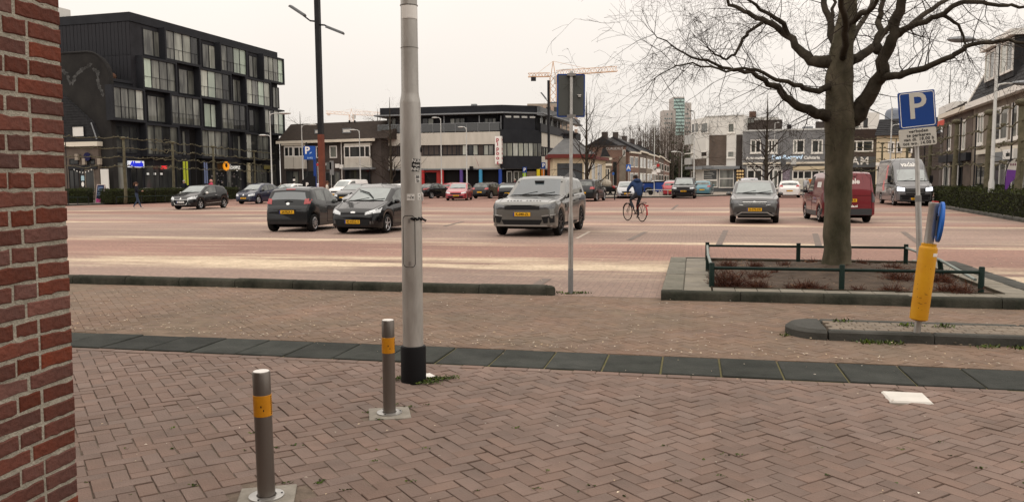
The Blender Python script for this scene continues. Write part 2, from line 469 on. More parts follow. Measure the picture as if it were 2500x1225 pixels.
def clip(poly, axis, lim, keep_less=True):
 out = []
 n = len(poly)
 for i in range(n):
  p, q = poly[i], poly[(i + 1) % n]
  pi = (p[axis] <= lim) == keep_less; qi = (q[axis] <= lim) == keep_less
  if pi: out.append(p)
  if pi != qi:
   t = (lim - p[axis]) / (q[axis] - p[axis])
   out.append((p[0] + (q[0] - p[0]) * t, p[1] + (q[1] - p[1]) * t))
 return out
def herring(a0, a1, b0, b1, ang, unit=0.1, gap=0.0058):
 """2:1 herringbone clipped to the rectangle; yields polygons in (a, b)"""
 ca, sa = math.cos(ang), math.sin(ang)
 cx, cy = (a0 + a1) / 2, (b0 + b1) / 2
 rad = math.hypot(a1 - a0, b1 - b0) / 2 + 0.4
 n = int(rad / unit) + 2
 for i in range(-n, n):
  for j in range(-n, n):
   bx, by = i + 4 * j, i
   for (x, y, w, h) in ((bx, by, 2, 1), (bx, by + 1, 1, 2)):
    mx_, my_ = (x + w / 2) * unit, (y + h / 2) * unit
    if abs(mx_) > rad or abs(my_) > rad: continue
    A = cx + mx_ * ca - my_ * sa; B = cy + mx_ * sa + my_ * ca
    if A < a0 - 0.12 or A > a1 + 0.12 or B < b0 - 0.12 or B > b1 + 0.12: continue
    hw, hh = w * unit / 2 - gap / 2, h * unit / 2 - gap / 2
    jx, jy, jr = rnd.gauss(0, 0.0015), rnd.gauss(0, 0.0015), rnd.gauss(0, 0.008)
    c2_, s2_ = math.cos(ang + jr), math.sin(ang + jr)
    P = [(A + jx + dx * c2_ - dy * s2_, B + jy + dx * s2_ + dy * c2_) for dx, dy in ((-hw, -hh), (hw, -hh), (hw, hh), (-hw, hh))]
    yield (A, B, P)
def brick_top(mb, P, z, c=0.004, dep=0.03, tilt=(0, 0)):
 n = len(P); mx_ = sum(p[0] for p in P) / n; my_ = sum(p[1] for p in P) / n
 hz = lambda x, y: z + (x - mx_) * tilt[0] + (y - my_) * tilt[1]
 V = [(x, y, hz(x, y) - dep) for x, y in P] + [(x, y, hz(x, y) - c) for x, y in P]
 V += [(mx_ + (x - mx_) * (1 - c / max(1e-3, math.hypot(x - mx_, y - my_))), my_ + (y - my_) * (1 - c / max(1e-3, math.hypot(x - mx_, y - my_))), hz(x, y)) for x, y in P]
 F = []
 for i in range(n):
  j = (i + 1) % n
  F += [(i, j, n + j, n + i), (n + i, n + j, 2 * n + j, 2 * n + i)]
 F.append(tuple(range(2 * n, 3 * n)))
 mb.add(V, F)

# things let into the pavement: bricks keep clear of them
bol1 = G(651, 1213); bol2 = G(951, 1009); lampb = G(1010, 929); cover = G(2214, 971)
def near_fixture(p):
 for q, r_ in ((bol1, 0.17), (bol2, 0.17)):
  d = p - q
  if abs(d.dot(E1)) < r_ and abs(d.dot(E2)) < r_: return True
 if (p - lampb).length < 0.1: return True
 d = p - cover
 return abs(d.dot(E1)) < 0.16 and abs(d.dot(E2)) < 0.16
seen = []
restmb = MB()
for A, B, P in herring(-7.0, 6.0, 1.4, 6.68, R(45)):
 w = AB(A, B)
 if near_fixture(w): continue
 P = clip(clip(P, 1, 6.675), 0, 6.0)
 if len(P) < 3: continue
 # uneven, settled paving
 z = 0.006 * mnoise.noise(Vector((A * 1.3, B * 1.3, 0))) + rnd.gauss(0, 0.0014)
 tl = (rnd.gauss(0, 0.012), rnd.gauss(0, 0.012))
 d = w.y
 inframe = d > 3.9 and abs(w.x) < d * 0.655 and not (w.x < -1.62 * d / 3.0 * 0.62 and w.x < -d * 0.55)
 seen.append((d if inframe else 99 + d, A, B, P, z, tl))
seen.sort(key=lambda t: t[0])
cand = [t for t in seen if len(t[3]) == 4][:300]
ids = set(id(t) for t in cand)
for t in seen:
 d, A, B, P, z, tl = t
 if id(t) in ids:
  mb = MB(); brick_top(mb, [(x - A, y - B) for x, y in P], 0, tilt=tl)
  o = mb.build('brick', MATS['paver'], pavement)
  o.location = (A, B, z + 0.008)
 else:
  brick_top(restmb, P, z + 0.0, tilt=tl)
# a course of stretchers along the gutter
a = -7.0
while a < 6.0:
 brick_top(restmb, [(a + 0.003, 6.688), (a + 0.197, 6.688), (a + 0.197, 6.782), (a + 0.003, 6.782)], rnd.gauss(0, 0.002))
 a += 0.2
o = restmb.build('paving_bricks', MATS['paver'], pavement); o.location = (0, 0, 0.008); o['kind'] = 'stuff'

rm = MB()
for A, B, P in herring(-9.5, 8.5, 7.5, 11.2, R(45), gap=0.004):
 if AB(A, B).x < -6.6: continue
 P = clip(P, 1, 11.19); P = clip(P, 1, 7.52, False)
 if len(P) < 3: continue
 z = 0.01 * mnoise.noise(Vector((A * 0.6, B * 0.6, 3))) + rnd.gauss(0, 0.0008)
 brick_top(rm, P, z, c=0.0025, tilt=(rnd.gauss(0, 0.007), rnd.gauss(0, 0.007)))
o = rm.build('road_bricks', MATS['road_brick'], road); o.location = (0, 0, 0.006); o['kind'] = 'stuff'

# the gutter of dark slabs
gut = sheet('gutter', [(-22, 6.8), (22, 6.8), (22, 7.5), (-22, 7.5)], -0.009, MATS['moss'])
a = -12.0 + 0.13
while a < 9:
 mb = MB(); mb.bbox(-0.2435, 0.2435, -0.335, 0.335, -0.06, 0.0, 0.006)
 o = mb.build('slab', MATS['dark_slab'], gut)
 o.location = (a + 0.25, 7.15 + rnd.gauss(0, 0.003), 0.013 + rnd.gauss(0, 0.002)); o.rotation_euler = (rnd.gauss(0, 0.004), rnd.gauss(0, 0.004), rnd.gauss(0, 0.004))
 a += 0.505

def kerb_run(name, p0, p1, length, wid, h, m, rounded=0.03):
 """a row of kerbstones from p0 to p1 in market coordinates"""
 k = thing(name, None, None)
 k['kind'] = 'structure'
 p0, p1 = Vector(p0), Vector(p1)
 n = max(1, round((p1 - p0).length / length)); st = (p1 - p0) / n
 ang = math.atan2(st.y, st.x) + TH
 for i in range(n):
  c = p0 + st * (i + 0.5); L_ = st.length / 2 - 0.005
  mb = MB(); mb.prism([(-wid / 2, -0.1), (wid / 2, -0.1), (wid / 2, h - rounded), (wid / 2 - rounded * 0.4, h - rounded * 0.3), (wid / 2 - rounded, h), (-wid / 2 + rounded, h), (-wid / 2 + rounded * 0.4, h - rounded * 0.3), (-wid / 2, h - rounded)], -L_, L_, Matrix.Rotation(R(90), 4, 'Z'))
  o = mb.build('kerbstone', m, k, smooth=True, angle=50)
  o.location = AB(c.x, c.y, rnd.gauss(0, 0.004)); o.rotation_euler = (rnd.gauss(0, 0.006), rnd.gauss(0, 0.006), ang + rnd.gauss(0, 0.005))
 return k
kr = kerb_run('kerb', (-12.0, 11.3), (-2.05, 11.3), 1.0, 0.2, 0.13, MATS['kerb_stone'], 0.05)
mb = MB(); mb.lathe([(0.1, -0.05), (0.1, 0.08), (0.085, 0.112), (0.05, 0.128), (0.0001, 0.13)], 16)
o = mb.build('kerbstone', MATS['kerb_stone'], kr, smooth=True); o.location = AB(-2.03, 11.3)
# bay markings: narrow dark stone strips and a worn white line between the parking bays
def bay_line(p, q, w, m):
 p, q = G(*p), G(*q); n = Vector((-(q - p).y, (q - p).x, 0)).normalized() * w / 2
 o = MB().add([p - n, q - n, q + n, p + n], [(0, 1, 2, 3)]).build('bay_line', m); o.location = (0, 0, .002); o['kind'] = 'structure'
mat('bay_stone', (.14, .115, .1), .9, c2=(.19, .15, .13), scale=3); mat('worn_white', (.5, .45, .38), .9, c2=(.3, .23, .19), scale=6)
for p, q in (((1754, 600), (1772, 562)), ((2258, 604), (2205, 566)), ((1536, 586), (1576, 566)), ((1290, 708), (1335, 680)), ((1085, 552), (1130, 541)), ((1640, 512), (1655, 500)), ((1002, 535), (1035, 545)), ((2000, 604), (1990, 570))): bay_line(p, q, .16, MATS['bay_stone'])
bay_line((1408, 582), (1440, 565), .1, MATS['worn_white'])
# ------------------------------------------------------------------ brick wall at the left edge
mat('wall_brick', (0.172, 0.058, 0.04), 0.85, c2=(0.1, 0.04, 0.03), scale=7, bump=0.5, bscale=40, island=0.24)
mat('mortar', (0.43, 0.4, 0.33), 0.95, c2=(0.28, 0.26, 0.21), scale=22, bump=0.6, bscale=90)
wc = D(165, 500, 3.0)
wdir = Vector((-0.17, -0.985, 0)).normalized()
wall = thing('brick_wall', 'red brick wall with pale mortar joints cut off by the left edge of the photo', 'wall', (wc.x - 0.033, wc.y, 0))
wall.rotation_euler = (R(-1.17), 0, math.atan2(wdir.y, wdir.x))
CH, BHh = 0.0652, 0.0515
mm = MB(); mm.box(0.004, 3.2, -0.6, -0.0008, 0, 3.6)
mm.build('mortar', MATS['mortar'], wall)
mm = MB(); mm.box(0.3, 11.0, -9, -0.02, 3.6, 7.8); mm.box(3.2, 11, -9, -.02, 0, 3.6); mm.box(0.02, 3.2, -9, -.6, 0, 3.6)  # unseen building bulk added above and behind, only for light and reflections
mm.build('added_upper_wall', brickmat('wall_brick_far', (.17, .06, .042), (.12, .045, .034), (.36, .33, .27), bh=.065), wall)
wr = random.Random(11)
def brick_face(L_, h, t=0.1):
 """a hand-made brick: slightly bulged face, worn arrises"""
 mb = MB(); n = 5; P = []
 j = lambda s=0.0016: wr.gauss(0, s)
 for iz in range(2):
  for ix in range(n + 1):
   P.append((L_ * ix / n + (j() if 0 < ix < n else j(0.001)), 0.0, (h if iz else 0) + j()))
 c = 0.004
 F = []
 inner = []
 for iz in range(2):
  for ix in range(n + 1):
   x, y, z = P[iz * (n + 1) + ix]
   inner.append((min(max(x, c), L_ - c), c * 0.9, z + (-c if iz else c)))
 back = [(x, -t, z) for x, y, z in P]
 V = back + P + inner; m_ = len(P)
 for ix in range(n):
  a, b_, c_, d = ix, ix + 1, n + 1 + ix + 1, n + 1 + ix
  F.append((2 * m_ + a, 2 * m_ + d, 2 * m_ + c_, 2 * m_ + b_))
  F.append((m_ + a, 2 * m_ + a, 2 * m_ + b_, m_ + b_)); F.append((m_ + d, m_ + c_, 2 * m_ + c_, 2 * m_ + d))
  F.append((a, m_ + a, m_ + b_, b_)); F.append((d, c_, m_ + c_, m_ + d))
 for e, (lo, hi) in ((0, (0, n + 1)), (1, (n, 2 * n + 1))):
  q = [lo, hi]
  f1 = (m_ + lo, m_ + hi, 2 * m_ + hi, 2 * m_ + lo); f2 = (lo, hi, m_ + hi, m_ + lo)
  F += [f1, f2] if e == 0 else [tuple(reversed(f1)), tuple(reversed(f2))]
 mb.add(V, F); return mb
variants = {}
for nm, L_ in (('s', 0.21), ('h', 0.1), ('q', 0.155)):
 variants[nm] = [brick_face(L_, BHh).mesh('brick', MATS['wall_brick']) for _ in range(7)]
rest = MB(); cnt = 0
for row in range(56):
 z = row * CH + 0.006
 if row % 2 == 0:
  seq = ['q' if row % 4 == 0 else 'h'] + ['s'] * 14
  if row % 4 == 2: seq = ['s'] * 15
 else:
  seq = ['q'] + ['h'] * 26
 x = 0.0
 for nm in seq:
  L_ = {'s': 0.21, 'h': 0.1, 'q': 0.155}[nm]
  if 0.25 < z < 2.75 and x < 0.62 and cnt < 300:
   o = link(bpy.data.objects.new('brick', wr.choice(variants[nm])), wall)
   o.location = (x + wr.gauss(0, 0.0012) + 0.0, wr.gauss(0, 0.0014), z + wr.gauss(0, 0.001)); o.rotation_euler = (0, wr.gauss(0, 0.006), wr.gauss(0, 0.006)); cnt += 1
  else:
   b0 = MB(); b0 = variants[nm][cnt % 7]
   rest.add([(v.co.x + x, v.co.y, v.co.z + z) for v in b0.vertices], [tuple(p.vertices) for p in b0.polygons])
  x += L_ + 0.0118
  if x > 3: break
# the far end of the wall, round the corner
for row in range(56):
 z = row * CH + 0.006; y = -0.004 - 0.1; k = 0
 while y > -0.6:
  L_ = 0.21 if row % 2 else 0.1
  rest.box(-0.0, 0.1, y - L_, y, z, z + BHh); y -= L_ + 0.012; k += 1
o = rest.build('wall_bricks', MATS['wall_brick'], wall); o['kind'] = 'stuff'

# ------------------------------------------------------------------ bollards
mat('bollard_steel', (0.165, 0.145, 0.128), 0.36, 0.6, var=0.16, scale=4, stretch=(1, 1, 0.25))
mat('bollard_top', (0.75, 0.72, 0.68), 0.4, 0.2, var=0.05)
mat('amber_band', (0.62, 0.27, 0.012), 0.45, c2=(0.5, 0.2, 0.01), scale=20)
mat('ring_steel', (0.42, 0.41, 0.39), 0.35, 0.8, var=0.12, scale=12)
mat('concrete', (0.3, 0.275, 0.235), 0.9, c2=(0.2, 0.18, 0.15), scale=9, bump=0.3, bscale=50)
def bollard(loc, h, r, label, tilt):
 t = thing('bollard', label, 'bollard', (loc.x, loc.y, 0), TH, 'steel bollards on the pavement')
 MB().lathe([(r, 0.0), (r, h * 0.655)], 28).lathe([(r, h * 0.82), (r, h - 0.006), (r - 0.004, h)], 28).build('post', MATS['bollard_steel'], t, smooth=True)
 MB().lathe([(0.0001, h - 0.001), (r - 0.0045, h - 0.001), (r - 0.006, h + 0.002), (0.0001, h + 0.003)], 28).build('cap', MATS['bollard_top'], t, smooth=True, angle=30)
 mb = MB(); mb.lathe([(r, h * 0.655), (r + 0.0015, h * 0.657), (r + 0.0015, h * 0.818), (r, h * 0.82)], 28)
 band = mb.build('reflective_band', MATS['amber_band'], t, smooth=True, angle=30)
 st = MB()
 for i in range(9):
  a = R(200 + i * 2) ; z = h * 0.67 + i * h * 0.016
  st.box(-0.004, 0.004, -0.0005, 0.0012, z, z + 0.006, Matrix.Rotation(R(95 - 180), 4, 'Z') @ Matrix.Translation((0, r + 0.001, 0)))
 st.box(-0.0025, 0.0025, -0.0005, 0.0012, h * 0.7, h * 0.715, Matrix.Rotation(R(215), 4, 'Z') @ Matrix.Translation((0, r + 0.001, 0)))
 st.box(-0.003, 0.003, -0.0005, 0.0012, h * 0.73, h * 0.745, Matrix.Rotation(R(200), 4, 'Z') @ Matrix.Translation((0, r + 0.001, 0)))
 st.build('scuff_mark', MATS['black_plastic'], band)['kind'] = 'stuff'
 mb = MB(); mb.lathe([(r + 0.002, 0.0), (r + 0.006, 0.016), (r + 0.02, 0.018), (r + 0.045, 0.014), (r + 0.046, 0.0)], 32)
 MB.build(mb, 'base_ring', MATS['ring_steel'], t, smooth=True, angle=35)
 for k in range(3):
  a = k * 2.09 + 0.5; MB().lathe([(0.0055, 0.012), (0.0055, 0.0185), (0.0001, 0.0185)], 8, Matrix.Translation((math.cos(a) * (r + 0.032), math.sin(a) * (r + 0.032), 0))).build('bolt', MATS['black_metal'], t)
 MB().bbox(-0.145, 0.145, -0.145, 0.145, -0.05, 0.006, 0.004, Matrix.Rotation(R(24), 4, 'Z')).build('foot_slab', MATS['concrete'], t)
 t.rotation_euler = (tilt[0], tilt[1], TH)
 return t
bollard(bol1, 0.675, 0.0455, 'steel bollard with yellow band, nearer and taller-looking of the two bollards', (R(0.3), R(-0.35)))
bollard(bol2, 0.675, 0.0445, 'steel bollard with yellow band standing just left of the big grey lamp post foot', (0, R(0.2)))

# ------------------------------------------------------------------ big lamp post in the middle
mat('alu_post', (0.5, 0.485, 0.455), 0.38, 0.3, c2=(0.31, 0.295, 0.27), scale=3.2, stretch=(2.2, 2.2, 0.5), bump=0.06, bscale=40)
lp = thing('lamp_post', 'large grey aluminium lamp post with stickers and a black foot sleeve', 'lamp post', (lampb.x, lampb.y, 0))
lp.rotation_euler = (0, R(0.3), 0)
MB().lathe([(0.0845, 0.26), (0.0835, 1.4), (0.0835, 2.27), (0.081, 2.29), (0.072, 2.335), (0.0695, 2.36), (0.066, 3.1), (0.055, 7.2)], 40).build('pole', MATS['alu_post'], lp, smooth=True)
MB().lathe([(0.104, -0.02), (0.104, 0.285), (0.1, 0.296), (0.0835, 0.3)], 40).build('foot_sleeve', MATS['black_plastic'], lp, smooth=True, angle=35)
def cyl_patch(mb, r, a0, a1, z0, z1, t=0.0015, n=8, k=None):
 b = len(mb.v); V = []; F = []
 for i in range(n + 1):
  a = a0 + (a1 - a0) * i / n
  for rr in (r, r + t):
   for z in (z0, z1): V.append((rr * math.cos(a), rr * math.sin(a), z))
 for i in range(n):
  o_ = i * 4; q = o_ + 4
  F += [(o_ + 2, q + 2, q + 3, o_ + 3), (o_, o_ + 2, o_ + 3, o_ + 1) if i == 0 else (o_ + 1, o_ + 3, q + 3, q + 1), (o_, q, q + 2, o_ + 2)]
 mb.add(V, F, k); return mb
def front(dx, r):                    # angle on the post that faces the camera, dx metres right of its middle
 base = math.atan2(-lampb.y, -lampb.x); return base + math.asin(max(-1, min(1, dx / r)))
rp = 0.0836
# inspection door, rounded outline cut into the post
dr = MB(); pts = []
wz0, wz1, hw, rc = 0.955, 1.372, 0.047, 0.03
cxd = -0.022
for cx_, cz_, a0 in ((hw - rc, wz1 - rc, 0), (-hw + rc, wz1 - rc, 90), (-hw + rc, wz0 + rc, 180), (hw - rc, wz0 + rc, 270)):
 for q in range(6):
  a = R(a0 + q * 18); pts.append((cx_ + rc * math.cos(a), cz_ + rc * math.sin(a)))
P3 = []
dens = []
for i in range(len(pts)):
 p, q = pts[i], pts[(i + 1) % len(pts)]
 n = max(1, int(math.dist(p, q) / 0.03))
 for s in range(n): dens.append((p[0] + (q[0] - p[0]) * s / n, p[1] + (q[1] - p[1]) * s / n))
for x, z in dens + [dens[0]]:
 a = front(x + cxd, rp); P3.append((rp * math.cos(a), rp * math.sin(a), z))
dr.tube(P3, 0.0028, 6)
dd = dr.build('inspection_door', MATS['black_plastic'], lp)
for z in (1.33, 0.985):
 mb = MB(); cyl_patch(mb, rp, front(cxd - 0.006, rp), front(cxd + 0.01, rp), z - 0.016, z + 0.016, 0.004, 3); mb.build('lock', MATS['grey_metal'], dd)
mb = MB(); pr = []
for i in range(14):
 x = -0.005 + i * 0.008; a = front(min(x, 0.082), rp + 0.003); rr = rp + 0.003 + 0.006 * math.sin(i * 2.1)
 pr.append((rr * math.cos(a), rr * math.sin(a), 1.345 + 0.008 * math.sin(i * 1.7)))
pr.append((pr[-1][0] + 0.03, pr[-1][1], 1.325))
mb.tube(pr, [0.007 if i % 2 else 0.011 for i in range(len(pr))], 5)
mb.build('torn_tape', MATS['black_plastic'], lp)
mat('seam_grey', (0.2, 0.19, 0.175), 0.5, 0.4)
for z, h in ((2.705, 0.004), (3.035, 0.006)): MB().lathe([(0.0665, z), (0.0712, z + 0.001), (0.0712, z + h), (0.0665, z + h + 0.001)], 32).build('seam', MATS['seam_grey'], lp, smooth=True)
mb = MB(); cyl_patch(mb, 0.0672, front(-0.055, 0.067), front(0.06, 0.067), 2.93, 3.03, 0.003, 10)
mb.build('label_sleeve', MATS['sign_white'], lp)
mat('sticker_black', (0.02, 0.02, 0.02), 0.4)
mat('sticker_white', (0.66, 0.65, 0.62), 0.5, var=0.12, scale=30)
def sticker(x, z, w, h, rot, base, ink, lines, size):
 """printed sticker wrapped on the post"""
 mb = MB(); a = front(x, rp)
 M = Matrix.Translation((rp * math.cos(a), rp * math.sin(a), z)) @ Matrix.Rotation(a + R(90), 4, 'Z') @ Matrix.Rotation(rot, 4, 'Y')
 half = w / 2; n = 5
 V = []; F = []
 for i in range(n + 1):
  xx = -half + w * i / n; yy = rp - math.sqrt(max(0, rp * rp - xx * xx))
  for zz in (-h / 2, h / 2): V.append(M @ Vector((xx, yy - 0.0015, zz)))
 for i in range(n): F.append((2 * i, 2 * i + 2, 2 * i + 3, 2 * i + 1))
 mb.add(V, F); s = mb.build('sticker', base, lp)
 for k, ln in enumerate(lines):
  o = text('print', ln, size, ink, s, (0, 0, 0), ext=0.0006, bold=0.0006)
  for v in o.data.vertices:
   xx, zz = v.co.x, v.co.y + h * 0.5 - (k + 0.5) * h / len(lines); yy = rp - math.sqrt(max(0, rp * rp - min(xx * xx, rp * rp * 0.9)))
   v.co = M @ Vector((xx, yy - 0.002 - v.co.z, zz))
  o.rotation_euler = (0, 0, 0)
sticker(0.044, 1.775, 0.078, 0.1, R(4), MATS['sticker_black'], MATS['sticker_white'], ['NUN', '=o=', 'NNU'], 0.036)
sticker(0.052, 1.665, 0.05, 0.062, R(-6), MATS['sticker_white'], MATS['sticker_black'], ['88', 'Sh'], 0.034)
sticker(-0.006, 1.52, 0.062, 0.052, 0, MATS['sticker_white'], MATS['sticker_black'], ['~/x'], 0.04)
sticker(0.062, 1.525, 0.036, 0.055, 0, MATS['sticker_white'], MATS['sticker_black'], ['o', 'u'], 0.02)
mb = MB(); a = front(0.08, rp)
mb.ball((rp * math.cos(a), rp * math.sin(a), 1.9), 0.012, 8, 6, sz=2.0); mb.build('black_knob', MATS['black_plastic'], lp)
mb = MB(); mb.tube([(0, 0, 7.1), (0, 0.3, 7.25), (0, 1.2, 7.35)], 0.03, 8); mb.build('arm', MATS['alu_post'], lp)
mb = MB(); mb.ball((0, 1.45, 7.35), 0.14, 12, 8, 0.9, 2.4, 0.45); mb.build('lamp_head', MATS['lamp_grey'], lp, smooth=True)
mb = MB(); mb.bbox(-0.04, 0.04, -0.06, 0.06, 0, 0.012, 0.004, Matrix.Rotation(0.5, 4, 'Z'))
o = mb.build('tile', MATS['white_paint']); q = G(1046, 920); o.location = (q.x, q.y, 0.008)
tag(o, 'small white tile scrap lying at the foot of the grey lamp post', 'tile')

# white cover plate in the pavement
mb = MB(); mb.bbox(-0.15, 0.15, -0.145, 0.145, -0.05, 0.012, 0.012)
o = mb.build('access_cover', mat('cover_white', (0.62, 0.59, 0.54), 0.6, var=0.08, scale=6)); o.location = (cover.x, cover.y, 0.0); o.rotation_euler = (0, 0, TH)
tag(o, 'square white access cover let into the brick pavement at right', 'cover')

# ------------------------------------------------------------------ sign seen from behind
sp = G(1393, 716)
ss = thing('road_sign', 'rectangular road sign seen from its grey back with blue rim on a galvanised post', 'sign', (sp.x, sp.y, 0))
ss.rotation_euler = (0, R(0.25), 0)
MB().lathe([(0.036, -0.05), (0.036, 1.08), (0.03, 1.16), (0.024, 1.2), (0.024, 3.17), (0.02, 3.19)], 18).build('post', MATS['galvanised'], ss, smooth=True)
MB().lathe([(0.0375, 0.0), (0.0375, 0.36), (0.036, 0.365)], 18).build('post_foot', mat('dull_grey', (0.2, 0.2, 0.2), 0.6, 0.2, var=0.1), ss, smooth=True)
def rrect(w, h, r, n=5):
 P = []
 for cx_, cz_, a0 in ((w / 2 - r, h / 2 - r, 0), (-w / 2 + r, h / 2 - r, 90), (-w / 2 + r, -h / 2 + r, 180), (w / 2 - r, -h / 2 + r, 270)):
  for q in range(n + 1):
   a = R(a0 + q * 90 / n); P.append((cx_ + r * math.cos(a), cz_ + r * math.sin(a)))
 return P
zc = 2.85
MB().prism([(x, z + zc) for x, z in rrect(0.405, 0.61, 0.02)], -0.05, -0.032).build('sign_face', MATS['blue_sign'], ss)
o = MB().prism([(x, z + zc) for x, z in rrect(0.365, 0.57, 0.008)], -0.034, -0.0285).build('sign_back', mat('sign_back', (0.085, 0.09, 0.085), 0.6, 0.0, var=0.06, scale=2), ss)
# the face and back sit on the camera's far side of the post
for ch in list(ss.children):
 if ch.name.startswith('sign_'): ch.rotation_euler = (0, 0, R(180) + R(4))
for z in (zc + 0.29, zc - 0.29): MB().box(-0.062, 0.062, -0.032, 0.036, z - 0.016, z + 0.016).box(-0.03, 0.03, -0.036, 0.03, z - 0.022, z + 0.022).build('clamp', MATS['grey_metal'], ss)
mb = MB(); mb.box(0.09, 0.14, 0.0, 0.0275, zc + 0.0, zc + 0.012).box(0.1, 0.135, 0.0, 0.0275, zc - 0.02, zc - 0.008)
mb.build('sticker', MATS['sticker_white'], ss)

# ------------------------------------------------------------------ tree island
mat('rail_green', (0.011, 0.022, 0.018), 0.45, var=0.2, scale=6)
isl = thing('tree_island', None, None); isl['kind'] = 'structure'
isl.rotation_euler = (0, 0, TH)
A0, A1, B0, B1 = -0.42, 4.7, 11.02, 16.0
def row(p0, p1, L_, wid, h, m, name='kerbstone', r=0.03):
 p0, p1 = Vector(p0), Vector(p1); n = max(1, round((p1 - p0).length / L_)); st = (p1 - p0) / n; an = math.atan2(st.y, st.x)
 for i in range(n):
  c = p0 + st * (i + 0.5); l2 = st.length / 2 - 0.004
  mb = MB(); mb.prism([(-wid / 2, -0.1), (wid / 2, -0.1), (wid / 2, h - r), (wid / 2 - r * 0.4, h - r * 0.3), (wid / 2 - r, h), (-wid / 2 + r, h), (-wid / 2 + r * 0.4, h - r * 0.3), (-wid / 2, h - r)], -l2, l2, Matrix.Rotation(R(90), 4, 'Z'))
  o = mb.build(name, m, isl, smooth=True, angle=50)
  o.location = (c.x, c.y, rnd.gauss(0, 0.003)); o.rotation_euler = (rnd.gauss(0, 0.005), rnd.gauss(0, 0.005), an)
row((A0, B0 + 0.1), (A1 + 1.2, B0 + 0.1), 1.0, 0.2, 0.125, MATS['kerb_stone'], r=0.035)
row((A0 + 0.15, B0 + 0.2), (A0 + 0.15, B1), 1.0, 0.3, 0.12, MATS['kerb_pale'], r=0.02)
row((A1 - 0.15, B0 + 0.2), (A1 - 0.15, B1), 1.0, 0.3, 0.12, MATS['kerb_grey'], r=0.02)
row((A0, B1 - 0.05), (A1, B1 - 0.05), 1.0, 0.1, 0.115, MATS['kerb_grey'], r=0.02)
# pale tiles between kerb and bed
bed = (0.28, 4.0, 11.62, 15.75)
b = B0 + 0.21
while b < B1 - 0.2:
 for (x0, x1) in ((A0 + 0.305, bed[0] - 0.02), (bed[1] + 0.02, A1 - 0.305)):
  mb = MB(); mb.bbox(x0, x1, b + 0.004, b + 0.496, 0.0, 0.11, 0.006)
  o = mb.build('tile', MATS['tile_pale'], isl); o.location = (0, 0, rnd.gauss(0, 0.003))
 b += 0.5
a = bed[0]
while a < bed[1] - 0.1:
 mb = MB(); mb.bbox(a + 0.003, a + 0.297, B0 + 0.21, bed[2] - 0.02, 0.0, 0.11, 0.006)
 o = mb.build('tile', MATS['tile_pale'], isl); o.location = (0, 0, rnd.gauss(0, 0.003)); a += 0.3
mb = MB()   # thin wooden edging round the bed
for bx in ((bed[0] - 0.02, bed[1] + 0.02, bed[2] - 0.02, bed[2]), (bed[0] - 0.02, bed[1] + 0.02, bed[3], bed[3] + 0.02), (bed[0] - 0.02, bed[0], bed[2], bed[3]), (bed[1], bed[1] + 0.02, bed[2], bed[3])):
 mb.box(*bx, 0.0, 0.125)
mb.build('bed_edging', mat('edging', (0.06, 0.05, 0.035), 0.9, var=0.3), isl)
# soil, heaped a little round the trunk
tb = G(2042, 676); ta, tbb = ab_of(tb)
n = 44; mb = MB(); V = []; F = []
for j in range(n + 1):
 for i in range(n + 1):
  x = bed[0] + (bed[1] - bed[0]) * i / n; y = bed[2] + (bed[3] - bed[2]) * j / n
  e = min(i, j, n - i, n - j) / 5
  d = math.hypot(x - ta, y - tbb)
  z = 0.085 + min(1, e) * 0.03 + 0.13 * math.exp(-(d / 0.75) ** 2) + 0.028 * mnoise.noise(Vector((x * 3, y * 3, 0))) + 0.02 * mnoise.noise(Vector((x * 9, y * 9, 5)))
  V.append((x, y, z))
for j in range(n):
 for i in range(n): F.append((j * (n + 1) + i, j * (n + 1) + i + 1, (j + 1) * (n + 1) + i + 1, (j + 1) * (n + 1) + i))
mb.add(V, F); mb.build('soil', MATS['soil'], isl, smooth=True, angle=180)
def soil_z(x, y): return 0.1 + 0.13 * math.exp(-(math.hypot(x - ta, y - tbb) / 0.75) ** 2)

# green tube rails round the bed
def rail_fence(name, label, pts, posts, h=0.385, pr=0.038, rr=0.022, broken=None):
 t = thing(name, label, 'railing', tuple(AB(*pts[0])), TH)
 o0 = Vector((pts[0][0], pts[0][1], 0))
 for (x, y) in posts:
  mb = MB(); mb.lathe([(pr, 0.0), (pr, h + 0.065), (pr * 0.8, h + 0.075), (0.0001, h + 0.077)], 12, Matrix.Translation((x - o0.x, y - o0.y, 0)))
  mb.build('post', MATS['rail_green'], t, smooth=True, angle=40)
 for i in range(len(pts) - 1):
  p, q = Vector((*pts[i], h)) - o0, Vector((*pts[i + 1], h)) - o0
  if broken == i: q = q + Vector((0, 0, 0));
  MB().tube([p, q], rr, 10).build('rail', MATS['rail_green'], t, smooth=True, angle=40)
 return t
FA0, FA1, FB0, FB1 = 0.27, 3.76, 11.7, 15.6
rf = rail_fence('bed_railing', 'dark green tube railing round the planted tree bed', [(FA0, FB0), (FA1, FB0)], [(FA0, FB0), ((FA0 + FA1) / 2, FB0), (FA1, FB0)])
o0 = Vector((FA0, FB0, 0))
def rail_piece(p, q, m='rail_green'):
 MB().tube([Vector(p) - o0, Vector(q) - o0], 0.022, 10).build('rail', MATS[m], rf, smooth=True, angle=40)
def post_piece(x, y, h=0.45, lean=(0, 0)):
 MB().tube([Vector((x, y, 0)) - o0, Vector((x + lean[0], y + lean[1], h)) - o0], 0.038, 12).build('post', MATS['rail_green'], rf, smooth=True, angle=40)
mat('rail_worn', (0.22, 0.25, 0.23), 0.5, 0.2, var=0.2, scale=5)
rail_piece((FA0, FB0, 0.385), (FA0 - 0.02, FB0 + 2.0, 0.385), 'rail_worn'); rail_piece((FA0 - 0.02, FB0 + 2.0, 0.385), (FA0, FB1, 0.385), 'rail_worn')
